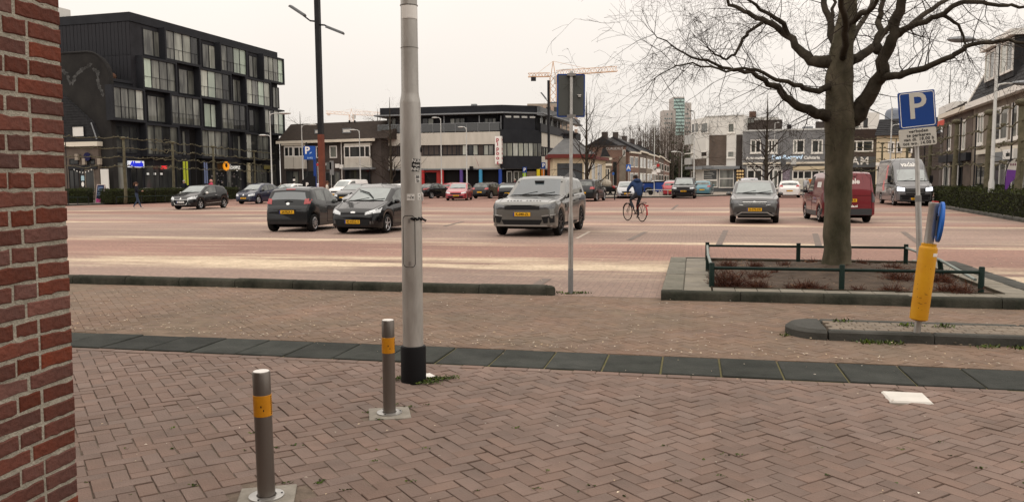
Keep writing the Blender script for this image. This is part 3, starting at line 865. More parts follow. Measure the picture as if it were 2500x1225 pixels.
post_piece(FA0 - 0.02, FB0 + 2.0, 0.385); post_piece(FA0, FB1)
rail_piece((FA0, FB1, 0.385), ((FA0 + FA1) / 2 - 0.1, FB1, 0.385)); rail_piece(((FA0 + FA1) / 2 - 0.1, FB1, 0.385), (FA1, FB1, 0.385))
post_piece((FA0 + FA1) / 2 - 0.1, FB1); post_piece(FA1, FB1)
# right side: the rail has come loose from the front post and sags
rail_piece((FA1, FB1, 0.385), (FA1 + 0.02, FB0 + 1.9, 0.36), 'rail_worn'); rail_piece((FA1 + 0.02, FB0 + 1.9, 0.36), (FA1 + 0.1, FB0 + 0.55, 0.22), 'rail_worn')
post_piece(FA1 + 0.06, FB0 + 1.9, 0.36, (-0.05, 0))

# low dry shrubs in the bed
mat('dry_twig', (0.062, 0.022, 0.016), 0.85, c2=(0.1, 0.045, 0.028), scale=20, island=0.4)
mat('dry_leaf', (0.2, 0.12, 0.07), 0.9, island=0.5)
def dry_shrub(pa, pb, r, h, n, label):
 mb = MB(); q = random.Random(int(pa * 1000) + int(pb * 77))
 for i in range(n):
  an = q.uniform(0, 6.283); el = q.uniform(0.12, 1.3); L_ = r * q.uniform(0.5, 1.1)
  p = Vector((q.gauss(0, r * 0.25), q.gauss(0, r * 0.25), 0)); pts = [p]
  d = Vector((math.cos(an) * math.cos(el), math.sin(an) * math.cos(el), math.sin(el) * h / r))
  for s in range(4):
   d = d + Vector((q.gauss(0, 0.35), q.gauss(0, 0.35), q.gauss(0, 0.25))); p = p + d.normalized() * L_ / 4; p.z = max(p.z, 0.005); pts.append(p)
  mb.tube(pts, [0.0045, 0.004, 0.0032, 0.0024, 0.0012], 3, cap=False)
  for s in range(2):
   b_ = pts[q.randint(1, 3)]; e = b_ + Vector((q.gauss(0, 1), q.gauss(0, 1), q.uniform(-.2, 1))).normalized() * L_ * 0.35
   mb.tube([b_, e], [0.0028, 0.001], 3, cap=False)
 o = mb.build('dry_shrub', MATS['dry_twig']); o.location = AB(pa, pb, soil_z(pa, pb) - 0.02)
 tag(o, label, 'shrub', 'leafless dry shrubs in the tree bed')
sh = []
nth = ['tuft', 'clump', 'low patch', 'spiky tuft', 'bushy clump', 'ragged tuft', 'flat tuft', 'wiry clump', 'thin patch']
for (u, v, r, h, n) in ((1775, 655, .2, .2, 90), (1845, 655, .16, .2, 70), (1780, 697, .3, .22, 170), (1848, 680, .2, .14, 80), (1915, 655, .13, .12, 50), (1985, 652, .13, .1, 50), (1850, 702, .18, .13, 90), (1935, 705, .14, .1, 60), (1975, 703, .16, .13, 90), (2010, 711, .12, .07, 50),
      (2105, 655, .14, .12, 60), (2180, 660, .17, .1, 70), (2100, 713, .12, .07, 50), (2195, 685, .24, .14, 110), (2185, 713, .17, .1, 80), (2290, 690, .24, .16, 120), (2310, 712, .17, .1, 80), (2350, 718, .2, .12, 90), (1890, 668, .12, .06, 40), (2150, 672, .14, .07, 40)):
 sh.append((ab_of(G(u, v, 0.1)), r * 1.2, h * 1.15, int(n * 1.7), u, v))
for (p, r, h, n, u, v) in sh:
 a_, b_ = min(max(p[0], bed[0] + 0.12), bed[1] - 0.15), min(max(p[1], bed[2] + 0.1), bed[3] - 0.1)
 dep = 'back' if v < 676 else 'front'
 key = (dep, u < 2040); ordn = sum(1 for k in sh if ((k[5] < 676) == (v < 676)) and ((k[4] < 2040) == (u < 2040)) and k[4] < u)
 side = 'left' if u < 2040 else 'right'
 label_ = ('first', 'second', 'third', 'fourth', 'fifth', 'sixth', 'seventh')[ordn] + ' dry shrub from the left in the ' + dep + ' row, ' + side + ' of the trunk'
 dry_shrub(a_, b_, r, h, n, label_)
# fallen leaves and bits on the soil
mb = MB(); q = random.Random(5)
for i in range(420):
 x, y = q.uniform(bed[0] + .1, bed[1] - .1), q.uniform(bed[2] + .1, bed[3] - .1); z = soil_z(x, y) + 0.015; s = q.uniform(0.012, 0.035); a = q.uniform(0, 6.28)
 c, s_ = math.cos(a) * s, math.sin(a) * s
 mb.add([(x + c, y + s_, z + q.uniform(0, .01)), (x - s_ * .5, y + c * .5, z + q.uniform(0, .012)), (x - c, y - s_, z), (x + s_ * .5, y - c * .5, z + q.uniform(0, .01))], [(0, 1, 2, 3)])
o = mb.build('leaf_litter', MATS['dry_leaf']); o.rotation_euler = (0, 0, TH)
tag(o, 'dry fallen leaves scattered on the soil of the tree bed', 'leaves', kind='stuff')

# ------------------------------------------------------------------ traffic island with sign post and yellow bollard
ti = thing('traffic_island', None, None); ti['kind'] = 'structure'; ti.rotation_euler = (0, 0, TH)
ia0, ia1, ib0, ib1 = 0.98, 3.6, 8.56, 9.3
bm_ = (ib0 + ib1) / 2; hw = (ib1 - ib0) / 2
def half_round(cx_, sgn, name='kerbstone'):
 P = []
 for i in range(13):
  a = R(90 + 180 * i / 12) if sgn < 0 else R(-90 + 180 * i / 12)
  P.append((cx_ + hw * math.cos(a), bm_ + hw * math.sin(a)))
 mb = MB(); n = len(P)
 V = [(x, y, -0.05) for x, y in P] + [(x, y, 0.07) for x, y in P] + [(cx_ + (x - cx_) * 0.88, bm_ + (y - bm_) * 0.9, 0.105) for x, y in P]
 F = []
 for i in range(n):
  j = (i + 1) % n; F += [(i, j, n + j, n + i), (n + i, n + j, 2 * n + j, 2 * n + i)]
 F.append(tuple(range(2 * n, 3 * n))); mb.add(V, F)
 mb.build(name, MATS['kerb_grey'], ti, smooth=True, angle=40)
half_round(ia0 + hw, -1); half_round(ia1 - hw + 0.35, 1)
for y0, y1 in ((ib0, ib0 + 0.12), (ib1 - 0.12, ib1)):
 x = ia0 + hw + 0.02
 while x < ia1 - hw + 0.3:
  e = min(x + 0.99, ia1 - hw + 0.33)
  MB().bbox(x, e - 0.008, y0, y1, -0.05, 0.1, 0.02).build('kerbstone', MATS['kerb_grey'], ti); x = e + 0.0
x = ia0 + hw + 0.04; rowi = 0
while x < ia1 - hw + 0.3:
 for k in range(5):
  y = ib0 + 0.125 + k * 0.0985; off = 0.05 if k % 2 else 0
  MB().bbox(x + off, x + off + 0.11, y, y + 0.0955, 0, 0.098 + rnd.gauss(0, .002), 0.006).build('brick', mat('island_brick', (.22, .18, .14), .9, c2=(.17, .14, .11), scale=3, island=.1), ti)
 x += 0.116
mat('weed', (0.05, 0.09, 0.018), 0.8, c2=(0.09, 0.1, 0.03), scale=30, island=0.4)
def weeds(name, label, spots, n, r, h):
 mb = MB(); q = random.Random(n)
 for (p, k) in spots:
  for i in range(int(n * k)):
   x, y = p.x + q.gauss(0, r), p.y + q.gauss(0, r * 0.6); a = q.uniform(0, 6.28); L_ = h * q.uniform(0.3, 1.0); w = 0.004 + 0.003 * q.random()
   d = Vector((math.cos(a), math.sin(a), 0)); s = Vector((-d.y, d.x, 0)) * w; b_ = Vector((x, y, p.z)); t_ = b_ + d * L_ * 0.6 + Vector((0, 0, L_ * q.uniform(.3, 1)))
   mb.add([b_ - s, b_ + s, b_ + (t_ - b_) * .6 + s * 1.4, t_, b_ + (t_ - b_) * .6 - s * 1.4], [(0, 1, 2, 3, 4)])
 o = mb.build(name, MATS['weed']); tag(o, label, 'weeds', kind='stuff')
weeds('weeds', 'green weeds growing from the joints of the traffic island', [(AB(1.75, 8.52, 0.0), 1.6), (AB(1.95, 8.5), .8), (AB(2.8, 8.5), .7), (AB(3.1, 8.5), .8), (AB(1.0, 8.75), .5), (AB(2.2, 9.0, .1), .6), (AB(2.55, 9.0, .1), .5), (AB(1.6, 9.15, .1), .5)], 80, 0.06, 0.05)
weeds('weeds', 'moss and weeds round the foot of the big grey lamp post', [(lampb + Vector((0.2, 0.02, 0.01)), 1.4), (lampb + Vector((0.12, -0.09, 0.01)), 1.0), (lampb + Vector((-0.13, 0.02, 0.01)), .6), (lampb + Vector((0.32, 0.06, 0.01)), .4)], 160, 0.045, 0.022)
weeds('weeds', 'green weeds at the foot of the galvanised sign post', [(sp + Vector((0.14, 0, 0)), 1.0), (sp + Vector((0.0, -0.04, 0)), .8), (sp + Vector((-0.2, 0.1, 0)), .5)], 60, 0.06, 0.05)
jm = []
q = random.Random(3)
for i in range(110): jm.append((AB(q.uniform(-3.5, 2.2), 2.2 + 3.2 * q.random() ** 1.6, 0.003), q.uniform(0.1, 0.5)))
for (a_, b_) in ((bol1.x, bol1.y), (bol2.x, bol2.y)):
 for i in range(5): jm.append((Vector((a_ + q.uniform(-.25, .25), b_ + q.choice((-1, 1)) * q.uniform(.14, .24), 0.004)), 0.6))
weeds('weeds', 'tiny moss tufts in the joints of the herringbone pavement', jm, 26, 0.016, 0.012)

yb = G(2238, 811, 0.1)
mat('yellow_paint', (0.6, 0.3, 0.012), 0.5, c2=(0.52, 0.23, 0.01), scale=4, bump=0.05)
yp = thing('yellow_bollard', 'leaning yellow traffic bollard with a round blue disc seen edge on', 'bollard', (yb.x, yb.y, 0.09))
yp.rotation_euler = (R(2), R(4.6), 0)
MB().lathe([(0.033, -0.05), (0.033, 1.28), (0.031, 1.285)], 16).build('post', MATS['galvanised'], yp, smooth=True)
MB().lathe([(0.03, 0.135), (0.066, 0.136), (0.085, 0.15), (0.085, 0.855), (0.08, 0.875), (0.07, 0.885), (0.07, 0.91), (0.04, 0.912)], 28).build('sleeve', MATS['yellow_paint'], yp, smooth=True, angle=35)
mb = MB(); q = random.Random(9)
for i in range(11):
 a = R(-90 + q.uniform(-65, 50)); z = q.uniform(0.2, 0.8); s = q.uniform(0.003, 0.007)
 cyl_patch(mb, 0.085, a - s / 0.17, a + s / 0.17, z, z + s * q.uniform(.6, 1.6), 0.001, 2)
for i in range(6):
 a = R(-90 + q.uniform(-40, 30)); z = q.uniform(0.31, 0.42); cyl_patch(mb, 0.085, a - 0.14, a + 0.12, z, z + 0.003, 0.001, 4)
mb.build('scuff_mark', MATS['black_metal'], yp)['kind'] = 'stuff'
mb = MB(); cyl_patch(mb, 0.085, R(-82), R(-38), 0.79, 0.822, 0.0012, 5); mb.build('sticker', MATS['sign_white'], yp)
cone = MB().lathe([(0.045, 0.0), (0.044, 0.36), (0.05, 0.37), (0.05, 0.4), (0.03, 0.405)], 16, Matrix.Translation((-0.005, 0, 0.915))).build('bracket', MATS['galvanised'], yp, smooth=True, angle=40)
mb = MB(); mb.box(-0.02, 0.03, -0.02, 0.02, 1.318, 1.332); mb.build('red_cap', MATS['red_paint'], yp)
Md = Matrix.Translation((0.06, 0.0, 1.13)) @ Matrix.Rotation(R(-13), 4, 'Z') @ Matrix.Rotation(R(90), 4, 'Y') @ Matrix.Rotation(R(8), 4, 'X')
disc = MB().lathe([(0.0001, 0.0), (0.19, 0.0), (0.2, 0.004), (0.2, 0.028), (0.19, 0.03), (0.0001, 0.024)], 36, Md).build('blue_disc', mat('disc_blue', (0.02, 0.12, 0.45), 0.45, var=0.1), yp, smooth=True, angle=35)
mb = MB(); mb.box(-0.06, 0.14, -0.03, 0.03, -0.022, -0.004, Md); mb.build('disc_rail', MATS['grey_metal'], disc)
o = text('print', 'BMB', 0.035, MATS['black_plastic'], disc, (0, 0, 0));
for v in o.data.vertices: v.co = Md @ Vector((-0.05 - v.co.x, -0.07 + v.co.y, -0.0235 + v.co.z))
o.rotation_euler = (0, 0, 0)

# blue parking sign with the Dutch under-plate
pa = AB(2.905, 11.24, 0.12)
pg = thing('parking_sign', 'blue P parking sign with white text plate below on a grey post', 'sign', tuple(pa), R(-3))
base_tilt = R(-3.6)
pg.rotation_euler = (0, base_tilt, R(-3))
MB().lathe([(0.036, -0.1), (0.036, 1.27), (0.03, 1.3), (0.027, 1.31), (0.026, 2.62)], 16).build('post', MATS['galvanised'], pg, smooth=True, angle=40)
mb = MB(); mb.lathe([(0.0365, 1.22), (0.039, 1.222), (0.039, 1.3), (0.03, 1.303)], 16); mb.build('collar', MATS['dull_grey'], pg, smooth=True)
# plates hang a little crooked on the post
def plate(name, w, h, z, rollz, m, t=0.02, r=0.02, y=-0.045):
 M = Matrix.Translation((0, y, z)) @ Matrix.Rotation(rollz, 4, 'Y')
 o = MB().prism(rrect(w, h, r), 0, t).build(name, m, pg); o.matrix_local = M
 return o
bluep = plate('sign_face', 0.455, 0.46, 2.395, R(-2.2), MATS['blue_sign'])
mb = MB(); P = rrect(0.42, 0.425, 0.025)
for i in range(len(P)):
 p, q_ = Vector((P[i][0], 0, P[i][1])), Vector((P[(i + 1) % len(P)][0], 0, P[(i + 1) % len(P)][1]))
 d = (q_ - p)
 if d.length < 1e-6: continue
 d.normalize(); nrm = Vector((-d.z, 0, d.x)) * 0.004
 mb.add([p - nrm + Vector((0, -.002, 0)), q_ - nrm + Vector((0, -.002, 0)), q_ + nrm + Vector((0, -.002, 0)), p + nrm + Vector((0, -.002, 0))], [(0, 1, 2, 3)])
mb.build('border', MATS['sign_white'], bluep)
text('letter', 'P', 0.46, mat('sign_dull', (0.5, 0.48, 0.43), 0.6, var=.06), bluep, (0.0, -0.001, 0.03), ext=0.002, bold=0.006)
under = plate('text_plate', 0.46, 0.225, 2.045, R(-1.8), MATS['sign_dull'], r=0.025)
for k, ln in enumerate(('verboden', 'te parkeren', 'van di. 18.00 h', 'tot wo. 14.00 h')):
 text('lettering', ln, 0.056, MATS['sticker_black'], under, (0.01, -0.001, 0.078 - k * 0.051), ext=0.0015, bold=0.0012, spacing=1.12)
plate('back_bracket', 0.2, 0.04, 2.4, 0, MATS['grey_metal'], 0.02, 0.003, -0.022)

# bits of litter and petals on the road and the square
mb = MB(); q = random.Random(21)
mat('chips', (0.6, 0.54, 0.44), 0.9, c2=(0.35, 0.26, 0.17), scale=3, island=0.5)
for i in range(3000):
 b_ = 7.6 + 22 * q.random() ** 2.1; lim = 0.66 * b_ + 1
 a_ = q.uniform(-lim - 2, lim - 1); s = q.uniform(0.006, 0.022) * (1 + (b_ > 14) * 0.6); an = q.uniform(0, 6.28)
 if A0 - .1 < a_ < A1 + .1 and B0 < b_ < B1: continue
 z = 0.022 if b_ < 11.2 else 0.003
 c, s_ = math.cos(an) * s, math.sin(an) * s
 mb.add([(a_ + c, b_ + s_, z), (a_ - s_ * .5, b_ + c * .5, z + .004), (a_ - c, b_ - s_, z), (a_ + s_ * .5, b_ - c * .5, z + .003)], [(0, 1, 2, 3)])
for i in range(170):
 b_ = 2.4 + 5 * q.random(); a_ = q.uniform(-4, 3.4); s = q.uniform(0.004, 0.013); an = q.uniform(0, 6.28)
 c, s_ = math.cos(an) * s, math.sin(an) * s
 mb.add([(a_ + c, b_ + s_, .017), (a_ - s_ * .5, b_ + c * .5, .021), (a_ - c, b_ - s_, .017), (a_ + s_ * .5, b_ - c * .5, .02)], [(0, 1, 2, 3)])
o = mb.build('paper_litter', MATS['chips']); o.rotation_euler = (0, 0, TH)
tag(o, 'pale scraps of litter scattered over the brick road', 'litter', kind='stuff')
# ------------------------------------------------------------------ raised pavements round the square
mat('side_paving', (0.2, 0.165, 0.145), 0.9, c2=(0.15, 0.128, 0.115), scale=0.6, bump=0.2, bscale=20)
mat('far_paving', (0.3, 0.255, 0.215), 0.9, c2=(0.23, 0.2, 0.17), scale=0.5)
def raised(name, pts, h, m, kerb=0.15):
 o = MB().slab(pts, -0.05, h).build(name, m); o['kind'] = 'structure'
 if kerb:                          # kerbstones along the first edges
  for (p, q) in kerb:
   p, q = Vector((*p, 0)), Vector((*q, 0)); n = max(1, round((q - p).length / 1.0)); st = (q - p) / n; an = math.atan2(st.y, st.x)
   mb0 = MB(); mb0.bbox(-st.length / 2 + .005, st.length / 2 - .005, -0.16, -0.002, -0.05, h + 0.004, 0.02)
   me = mb0.mesh('kerbstone', MATS['kerb_grey'])
   for i in range(n):
    k = link(bpy.data.objects.new('kerbstone', me), o); k.location = p + st * (i + .5); k.rotation_euler = (0, 0, an)
 return o
RD = Vector((0.307, 0.952, 0)); rk = Vector((18.9, 29.5, 0))
p0, p1 = rk - RD * 9, rk + RD * 34
nr = Vector((RD.y, -RD.x, 0))
raised('side_pavement', [tuple(p0.xy), tuple((p0 + nr * 40).xy), tuple((p1 + nr * 40).xy), tuple(p1.xy)], 0.12, MATS['side_paving'], [(tuple(p1.xy), tuple(p0.xy))][::-1])
lk0 = G(160, 503); lk1 = G(330, 497); lk2 = G(700, 481); lk00 = lk0 + (lk0 - lk1) * 1.2
raised('side_pavement', [tuple(lk00.xy), tuple(lk1.xy), tuple(lk2.xy), (lk2.x - 2, 125), (-90, 125), (-90, lk00.y)], 0.12, MATS['side_paving'], [(tuple(lk00.xy), tuple(lk1.xy)), (tuple(lk1.xy), tuple(lk2.xy))])
fk = [tuple(G(705, 474).xy), tuple(G(1150, 473).xy), tuple(G(1350, 484).xy), tuple(G(1480, 484).xy), tuple(G(1645, 482).xy), tuple(G(1780, 478).xy), tuple(G(2140, 476).xy)]
raised('far_pavement', fk[:1] + fk[1:] + [(75, 85), (75, 140), (-40, 140)], 0.12, MATS['far_paving'], [(fk[i], fk[i + 1]) for i in range(len(fk) - 1)])

# ------------------------------------------------------------------ facades
class Fac:
 """vertical plane through two ground points; local x runs right along it, y into the building, z up"""
 def __init__(s, p, q, name=None, label=None, cat='building', group=None):
  s.p = Vector((p.x, p.y, 0)); d = Vector((q.x - p.x, q.y - p.y, 0)); s.len = d.length; s.d = d.normalized()
  s.n = Vector((-s.d.y, s.d.x, 0)); s.ang = math.atan2(s.d.y, s.d.x)
  s.t = thing(name, label, cat, s.p, s.ang, group) if name else None
 def sz(s, u, v, y=0.0):
  r = ray(u, v); o = Vector((0, 0, EYE)); t = (s.p + s.n * y - o).dot(s.n) / r.dot(s.n); h = o + r * t
  return (h - s.p).dot(s.d), h.z
 def rect(s, u0, u1, v0, v1, y=0.0):
  vm, um = (v0 + v1) / 2, (u0 + u1) / 2
  return s.sz(u0, vm, y)[0], s.sz(u1, vm, y)[0], s.sz(um, v1, y)[1], s.sz(um, v0, y)[1]
 def box(s, name, m, x0, x1, z0, z1, y0, y1, parent=None):
  return MB().box(x0, x1, y0, y1, z0, z1).build(name, m, parent or s.t)
 def pbox(s, name, m, u0, u1, v0, v1, y0, y1, parent=None):
  x0, x1, z0, z1 = s.rect(u0, u1, v0, v1, y0)
  return s.box(name, m, x0, x1, z0, z1, y0, y1, parent)
 def window(s, x0, x1, z0, z1, cols=1, rows=1, fm=None, gm=None, fw=.07, y=0.0, proud=.05, name='window', sill=None, split=None):
  """frame with its own mullions; each pane is a piece set back in it"""
  fm = fm or MATS['white_paint']; mb = MB()
  mb.box(x0, x1, y - proud, y + .02, z0, z0 + fw).box(x0, x1, y - proud, y + .02, z1 - fw, z1)
  xs = [x0 + (x1 - x0) * i / cols for i in range(cols + 1)]
  if split: xs = [x0] + [x0 + (x1 - x0) * k for k in split] + [x1]
  zs = [z0 + (z1 - z0) * i / rows for i in range(rows + 1)]
  for i, x in enumerate(xs):
   a = x if i == 0 else (x - fw if i == len(xs) - 1 else x - fw / 2)
   mb.box(a, a + fw, y - proud + .002, y + .018, z0 + fw, z1 - fw)
  for z in zs[1:-1]: mb.box(x0 + fw, x1 - fw, y - proud + .005, y + .016, z - fw / 2, z + fw / 2)
  w = mb.build(name, fm, s.t)
  for i in range(len(xs) - 1):
   for j in range(len(zs) - 1):
    g = gm(i, j) if callable(gm) else (rnd.choice(gm) if isinstance(gm, (list, tuple)) else gm)
    g = MATS[g] if isinstance(g, str) else g
    MB().box(xs[i] + fw * .3, xs[i + 1] - fw * .3, y - .012, y + .015, zs[j] + fw * .3, zs[j + 1] - fw * .3).build('pane', g, w)
  if sill: MB().box(x0 - .06, x1 + .06, y - proud - .07, y, z0 - .09, z0 - .002).build('sill', sill, w)
  return w
 def pwin(s, u0, u1, v0, v1, y=0.0, **k):
  x0, x1, z0, z1 = s.rect(u0, u1, v0, v1, y); return s.window(x0, x1, z0, z1, y=y, **k)
 def text(s, body, u, v, size, m, y=-.06, **k):
  x, z = s.sz(u, v, y); return text('lettering', body, size, m, s.t, (x, y, z), **k)

mat('black_brick', (0.03, 0.029, 0.028), 0.85, c2=(0.018, 0.017, 0.017), scale=1.2, bump=0.3, bscale=20)
mat('brown_tile', (0.055, 0.042, 0.034), 0.8, c2=(0.038, 0.03, 0.026), scale=3)
mat('dark_tile', (0.03, 0.03, 0.032), 0.7, var=0.25, scale=3)
brickmat('brown_brick', (0.115, 0.075, 0.055), (0.085, 0.058, 0.045), (0.13, 0.115, 0.1))
brickmat('dark_brick', (0.06, 0.045, 0.04), (0.05, 0.038, 0.034), (0.08, 0.07, 0.062))
brickmat('red_brick', (0.2, 0.085, 0.06), (0.16, 0.07, 0.05), (0.2, 0.17, 0.14))
brickmat('tan_brick', (0.2, 0.155, 0.115), (0.165, 0.125, 0.095), (0.22, 0.2, 0.17))
brickmat('grey_brick', (0.2, 0.2, 0.205), (0.17, 0.17, 0.178), (0.2, 0.2, 0.2), sat=.15)
mat('render_white', (0.58, 0.545, 0.48), 0.85, c2=(0.48, 0.45, 0.39), scale=0.7, stretch=(2.5, 2.5, .5))
mat('render_cream', (0.62, 0.52, 0.36), 0.85, c2=(0.54, 0.45, 0.31), scale=0.7)
mat('panel_white', (0.66, 0.64, 0.6), 0.5, var=0.05, scale=.8)
mat('zinc', (0.2, 0.21, 0.22), 0.5, 0.3, var=.1)
G_ALL = ['glass_mid', 'glass_mid', 'glass_pale', 'glass_mid', 'glass_dark']
G_PALE = ['glass_mid', 'glass_pale', 'glass_mid', 'glass_mint', 'glass_mid', 'glass_dark', 'glass_mid']
G_DARK = ['glass_dark', 'glass_dark', 'glass_mid']

# ---- black apartment block at the left
P1, P2 = D(335, 446, 75.2), D(678, 444, 98.3)
F = Fac(P1, P2, 'apartment_block', 'black apartment block with stacked projecting window boxes at the left of the square')
An = MATS['anthracite']; Ap = MATS['anthracite_panel']
x_r = F.sz(680, 300)[0]; x_l = F.sz(275, 400)[0]
HB = 17.3
MB().box(0.0, x_r, 0, 14, 4.2, HB - .8).build('wall', Ap, F.t)
MB().box(x_l, x_r, 0.02, 14, 0, 4.2).box(x_l, -.002, 0.02, 14, 4.2, 10.75).build('lower_wall', An, F.t)
MB().box(-.12, x_r + .05, -.12, 14.1, HB - .8, HB).build('roof_edge', An, F.t)
MB().box(x_l - .05, -.01, -.1, 6, 10.75, 11.0).build('terrace_edge', An, F.t)
MB().box(2.0, 5.4, 7, 10, HB, HB + .5).box(-.5, -.2, -.05, 0, 0, .01).build('roof_slab', An, F.t)
o = F.box('roof_unit', MATS['panel_white'], .3, 2.0, HB, HB + 1.1, 8.5, 10.6)
mb = MB(); mb.ball((-1.4, 1.0, 11.3), .38, 8, 6).ball((-2.6, 1.2, 11.2), .3, 8, 6).box(-2.9, -1.2, .8, 1.4, 10.98, 11.05)
mb.build('terrace_planter', mat('terracotta', (0.1, 0.05, 0.03), .9, var=.3, scale=8), F.t)
# vertical cladding boards on the end wall
pm = MB().box(-.04, 0, 0, .38, 0, 1).mesh('cladding_board', Ap)
for (z0, z1) in ((13.45, HB - .82), (11.0, 13.4)):
 for k in range(33):
  o = link(bpy.data.objects.new('cladding_board', pm), F.t); o.location = (-.002 - .012 * (k % 2), .03 + k * .42, z0); o.scale = (1, 1, z1 - z0)
x_, z_ = 0, 0
mb = MB(); mb.box(-.06, -.02, 9.4, 13.2, 13.7, 16.3); w = mb.build('window', An, F.t)
for k in range(2): MB().box(-.1, -.05, 9.5 + k * 1.85, 11.2 + k * 1.85, 13.8, 16.2).build('pane', MATS['glass_mid'], w)
FL = {1: 13.55, 2: 10.45, 3: 7.35, 4: 4.25}
def wbox(row, u0, u1, n=4, gl=G_PALE, proj=.75, zlift=0):
 z0 = FL[row] - .12; z1 = z0 + 3.12
 um = (u0 + u1) / 2; vv = 446 - (z0 + 1.5 - 1.65) * 24
 x0 = F.sz(u0, vv, -proj)[0]; x1 = F.sz(u1, vv, -proj)[0]
 t = .2; mb = MB()
 mb.box(x0, x1, -proj, .02, z0, z0 + t * 1.2).box(x0, x1, -proj, .02, z1 - t, z1).box(x0, x0 + t, -proj, .02, z0 + t * 1.2, z1 - t).box(x1 - t, x1, -proj, .02, z0 + t * 1.2, z1 - t)
 ix0, ix1, iz0, iz1 = x0 + t, x1 - t, z0 + t * 1.2, z1 - t
 for i in range(1, n):
  x = ix0 + (ix1 - ix0) * i / n; mb.box(x - .045, x + .045, -proj + .12, -proj + .22, iz0, iz1)
 b = mb.build('window_box', An, F.t)
 for i in range(n):
  a, c = ix0 + (ix1 - ix0) * i / n, ix0 + (ix1 - ix0) * (i + 1) / n
  MB().box(a + .02, c - .02, -proj + .16, -proj + .19, iz0, iz1).build('pane', MATS[rnd.choice(gl)], b)
 q = random.Random(u0)
 mb = MB()                         # a slim rail and what stands behind the glass
 mb.box(ix0, ix1, -proj + .1, -proj + .12, iz0 + 1.0, iz0 + 1.03)
 for i in range(1, n * 2):
  if q.random() < .5: mb.box(ix0 + (ix1 - ix0) * i / n / 2 - .012, ix0 + (ix1 - ix0) * i / n / 2 + .012, -proj + .1, -proj + .12, iz0, iz0 + 1.0)
 mb.build('railing', An, b)
def wflat(row, u0, u1, n=2, gl=G_PALE):
 z0 = FL[row] + .1; z1 = z0 + 2.55; vv = 446 - (z0 + 1.2 - 1.65) * 23
 x0 = F.sz(u0, vv)[0]; x1 = F.sz(u1, vv)[0]
 F.window(x0, x1, z0, z1, n, 1, An, gl, .1, proud=.06)
for a in ((1, 404, 491), (1, 538, 604), (1, 642, 693, 4, ['glass_mint', 'glass_pale']), (2, 350, 434), (2, 488, 566), (2, 600, 662), (3, 277, 357), (3, 418, 494), (3, 540, 605), (3, 645, 695, 4, ['glass_mint', 'glass_pale', 'glass_dark']), (4, 358, 440, 4, G_ALL), (4, 492, 562, 4, G_ALL), (4, 600, 660, 4, G_ALL)): wbox(*a)
for a in ((1, 350, 401), (1, 493, 526), (1, 606, 627), (2, 436, 479), (2, 567, 589), (2, 664, 680), (3, 360, 406), (3, 497, 531, 2, ['glass_mint']), (3, 607, 633, 2, G_DARK), (4, 278, 336, 3, G_DARK), (4, 444, 454, 1, ['glass_mid']), (4, 567, 592, 2, G_DARK), (4, 666, 681, 1, G_DARK)): wflat(*a)
# shops at street level
def shop(u0, u1, v0, v1, n, gl='glass_dark', fm=None, **k): F.pwin(u0, u1, v0, v1, cols=n, fm=fm or An, gm=gl, fw=.09, **k)
shop(282, 312, 395, 474, 1, 'glass_mid'); shop(318, 350, 388, 470, 2); shop(352, 424, 402, 468, 2); shop(430, 444, 395, 468, 1)
shop(512, 548, 398, 470, 2, G_DARK); shop(552, 590, 405, 470, 3, G_DARK); shop(600, 652, 402, 470, 4, G_ALL); shop(656, 676, 400, 468, 1, G_DARK)
F.pbox('entrance', MATS['dark_interior'], 466, 492, 318, 470, -.03, .02)
sg = F.pbox('shop_sign', mat('sign_lit_white', (0.75, 0.78, 0.85), .5, emit=.35), 314, 352, 393, 409, -.35, -.2)
x, z = F.sz(333, 401, -.36)
text('lettering', 'Almula', .62, mat('sign_lit_blue', (0.015, 0.03, 0.6), .5, emit=.5), F.t, (x, -.37, z), shear=.3, bold=.035, ext=.02, spacing=.95)
F.pbox('lime_banner', mat('lime', (0.45, 0.5, 0.04), .6), 448, 453, 394, 448, -.55, -.5); F.pbox('lime_banner', MATS['lime'], 455.5, 459.5, 394, 452, -.55, -.5)
F.pbox('blue_banner', mat('banner_blue', (0.16, 0.2, 0.34), .6), 499, 502, 396, 448, -.55, -.5); F.pbox('blue_banner', MATS['banner_blue'], 504, 507, 396, 448, -.55, -.5)
F.pbox('poster_column', mat('poster_sand', (0.4, 0.36, 0.24), .6, var=.3, scale=5), 606, 612, 398, 446, -.6, -.45)
x, z = F.sz(553, 406, -.4)
MB().lathe([(.52, 0), (.52, .12), (.0001, .13)], 20, Matrix.Translation((x, -.3, z)) @ Matrix.Rotation(R(90), 4, 'X')).build('orange_logo', mat('orange_lit', (0.85, 0.32, 0.02), .5, emit=.5), F.t)
MB().lathe([(.2, 0), (.2, .03), (.0001, .03)], 12, Matrix.Translation((x - .08, -.43, z + .08)) @ Matrix.Rotation(R(90), 4, 'X')).build('logo_mark', MATS['black_plastic'], F.t)
x, z = F.sz(571, 408, -.4); text('lettering', 'bloemz', .8, mat('lit_white', (0.7, 0.7, 0.66), .5, emit=.3), F.t, (x, -.4, z), bold=.015, sx=1.0)
MB().lathe([(.2, 0), (.28, .04), (.2, .06)], 12, Matrix.Translation((*[F.sz(579, 412, -.5)[0]], -.45, F.sz(579, 412, -.5)[1])) @ Matrix.Rotation(R(90), 4, 'X'), cap=False).build('ring_sign', MATS['lit_white'], F.t)
F.pbox('shop_awning_sign', mat('dull_yellow', (0.3, 0.26, 0.08), .6), 646, 662, 403, 413, -.3, -.2)
F.pbox('red_lamp', mat('red_lit', (0.8, 0.03, 0.04), .5, emit=.6), 399, 408, 405, 413, -.6, -.3)
for u in (359, 376, 392): F.pbox('pendant_lamp', MATS['lit_white'], u, u + 5, 422, 427, -.14, -.1)
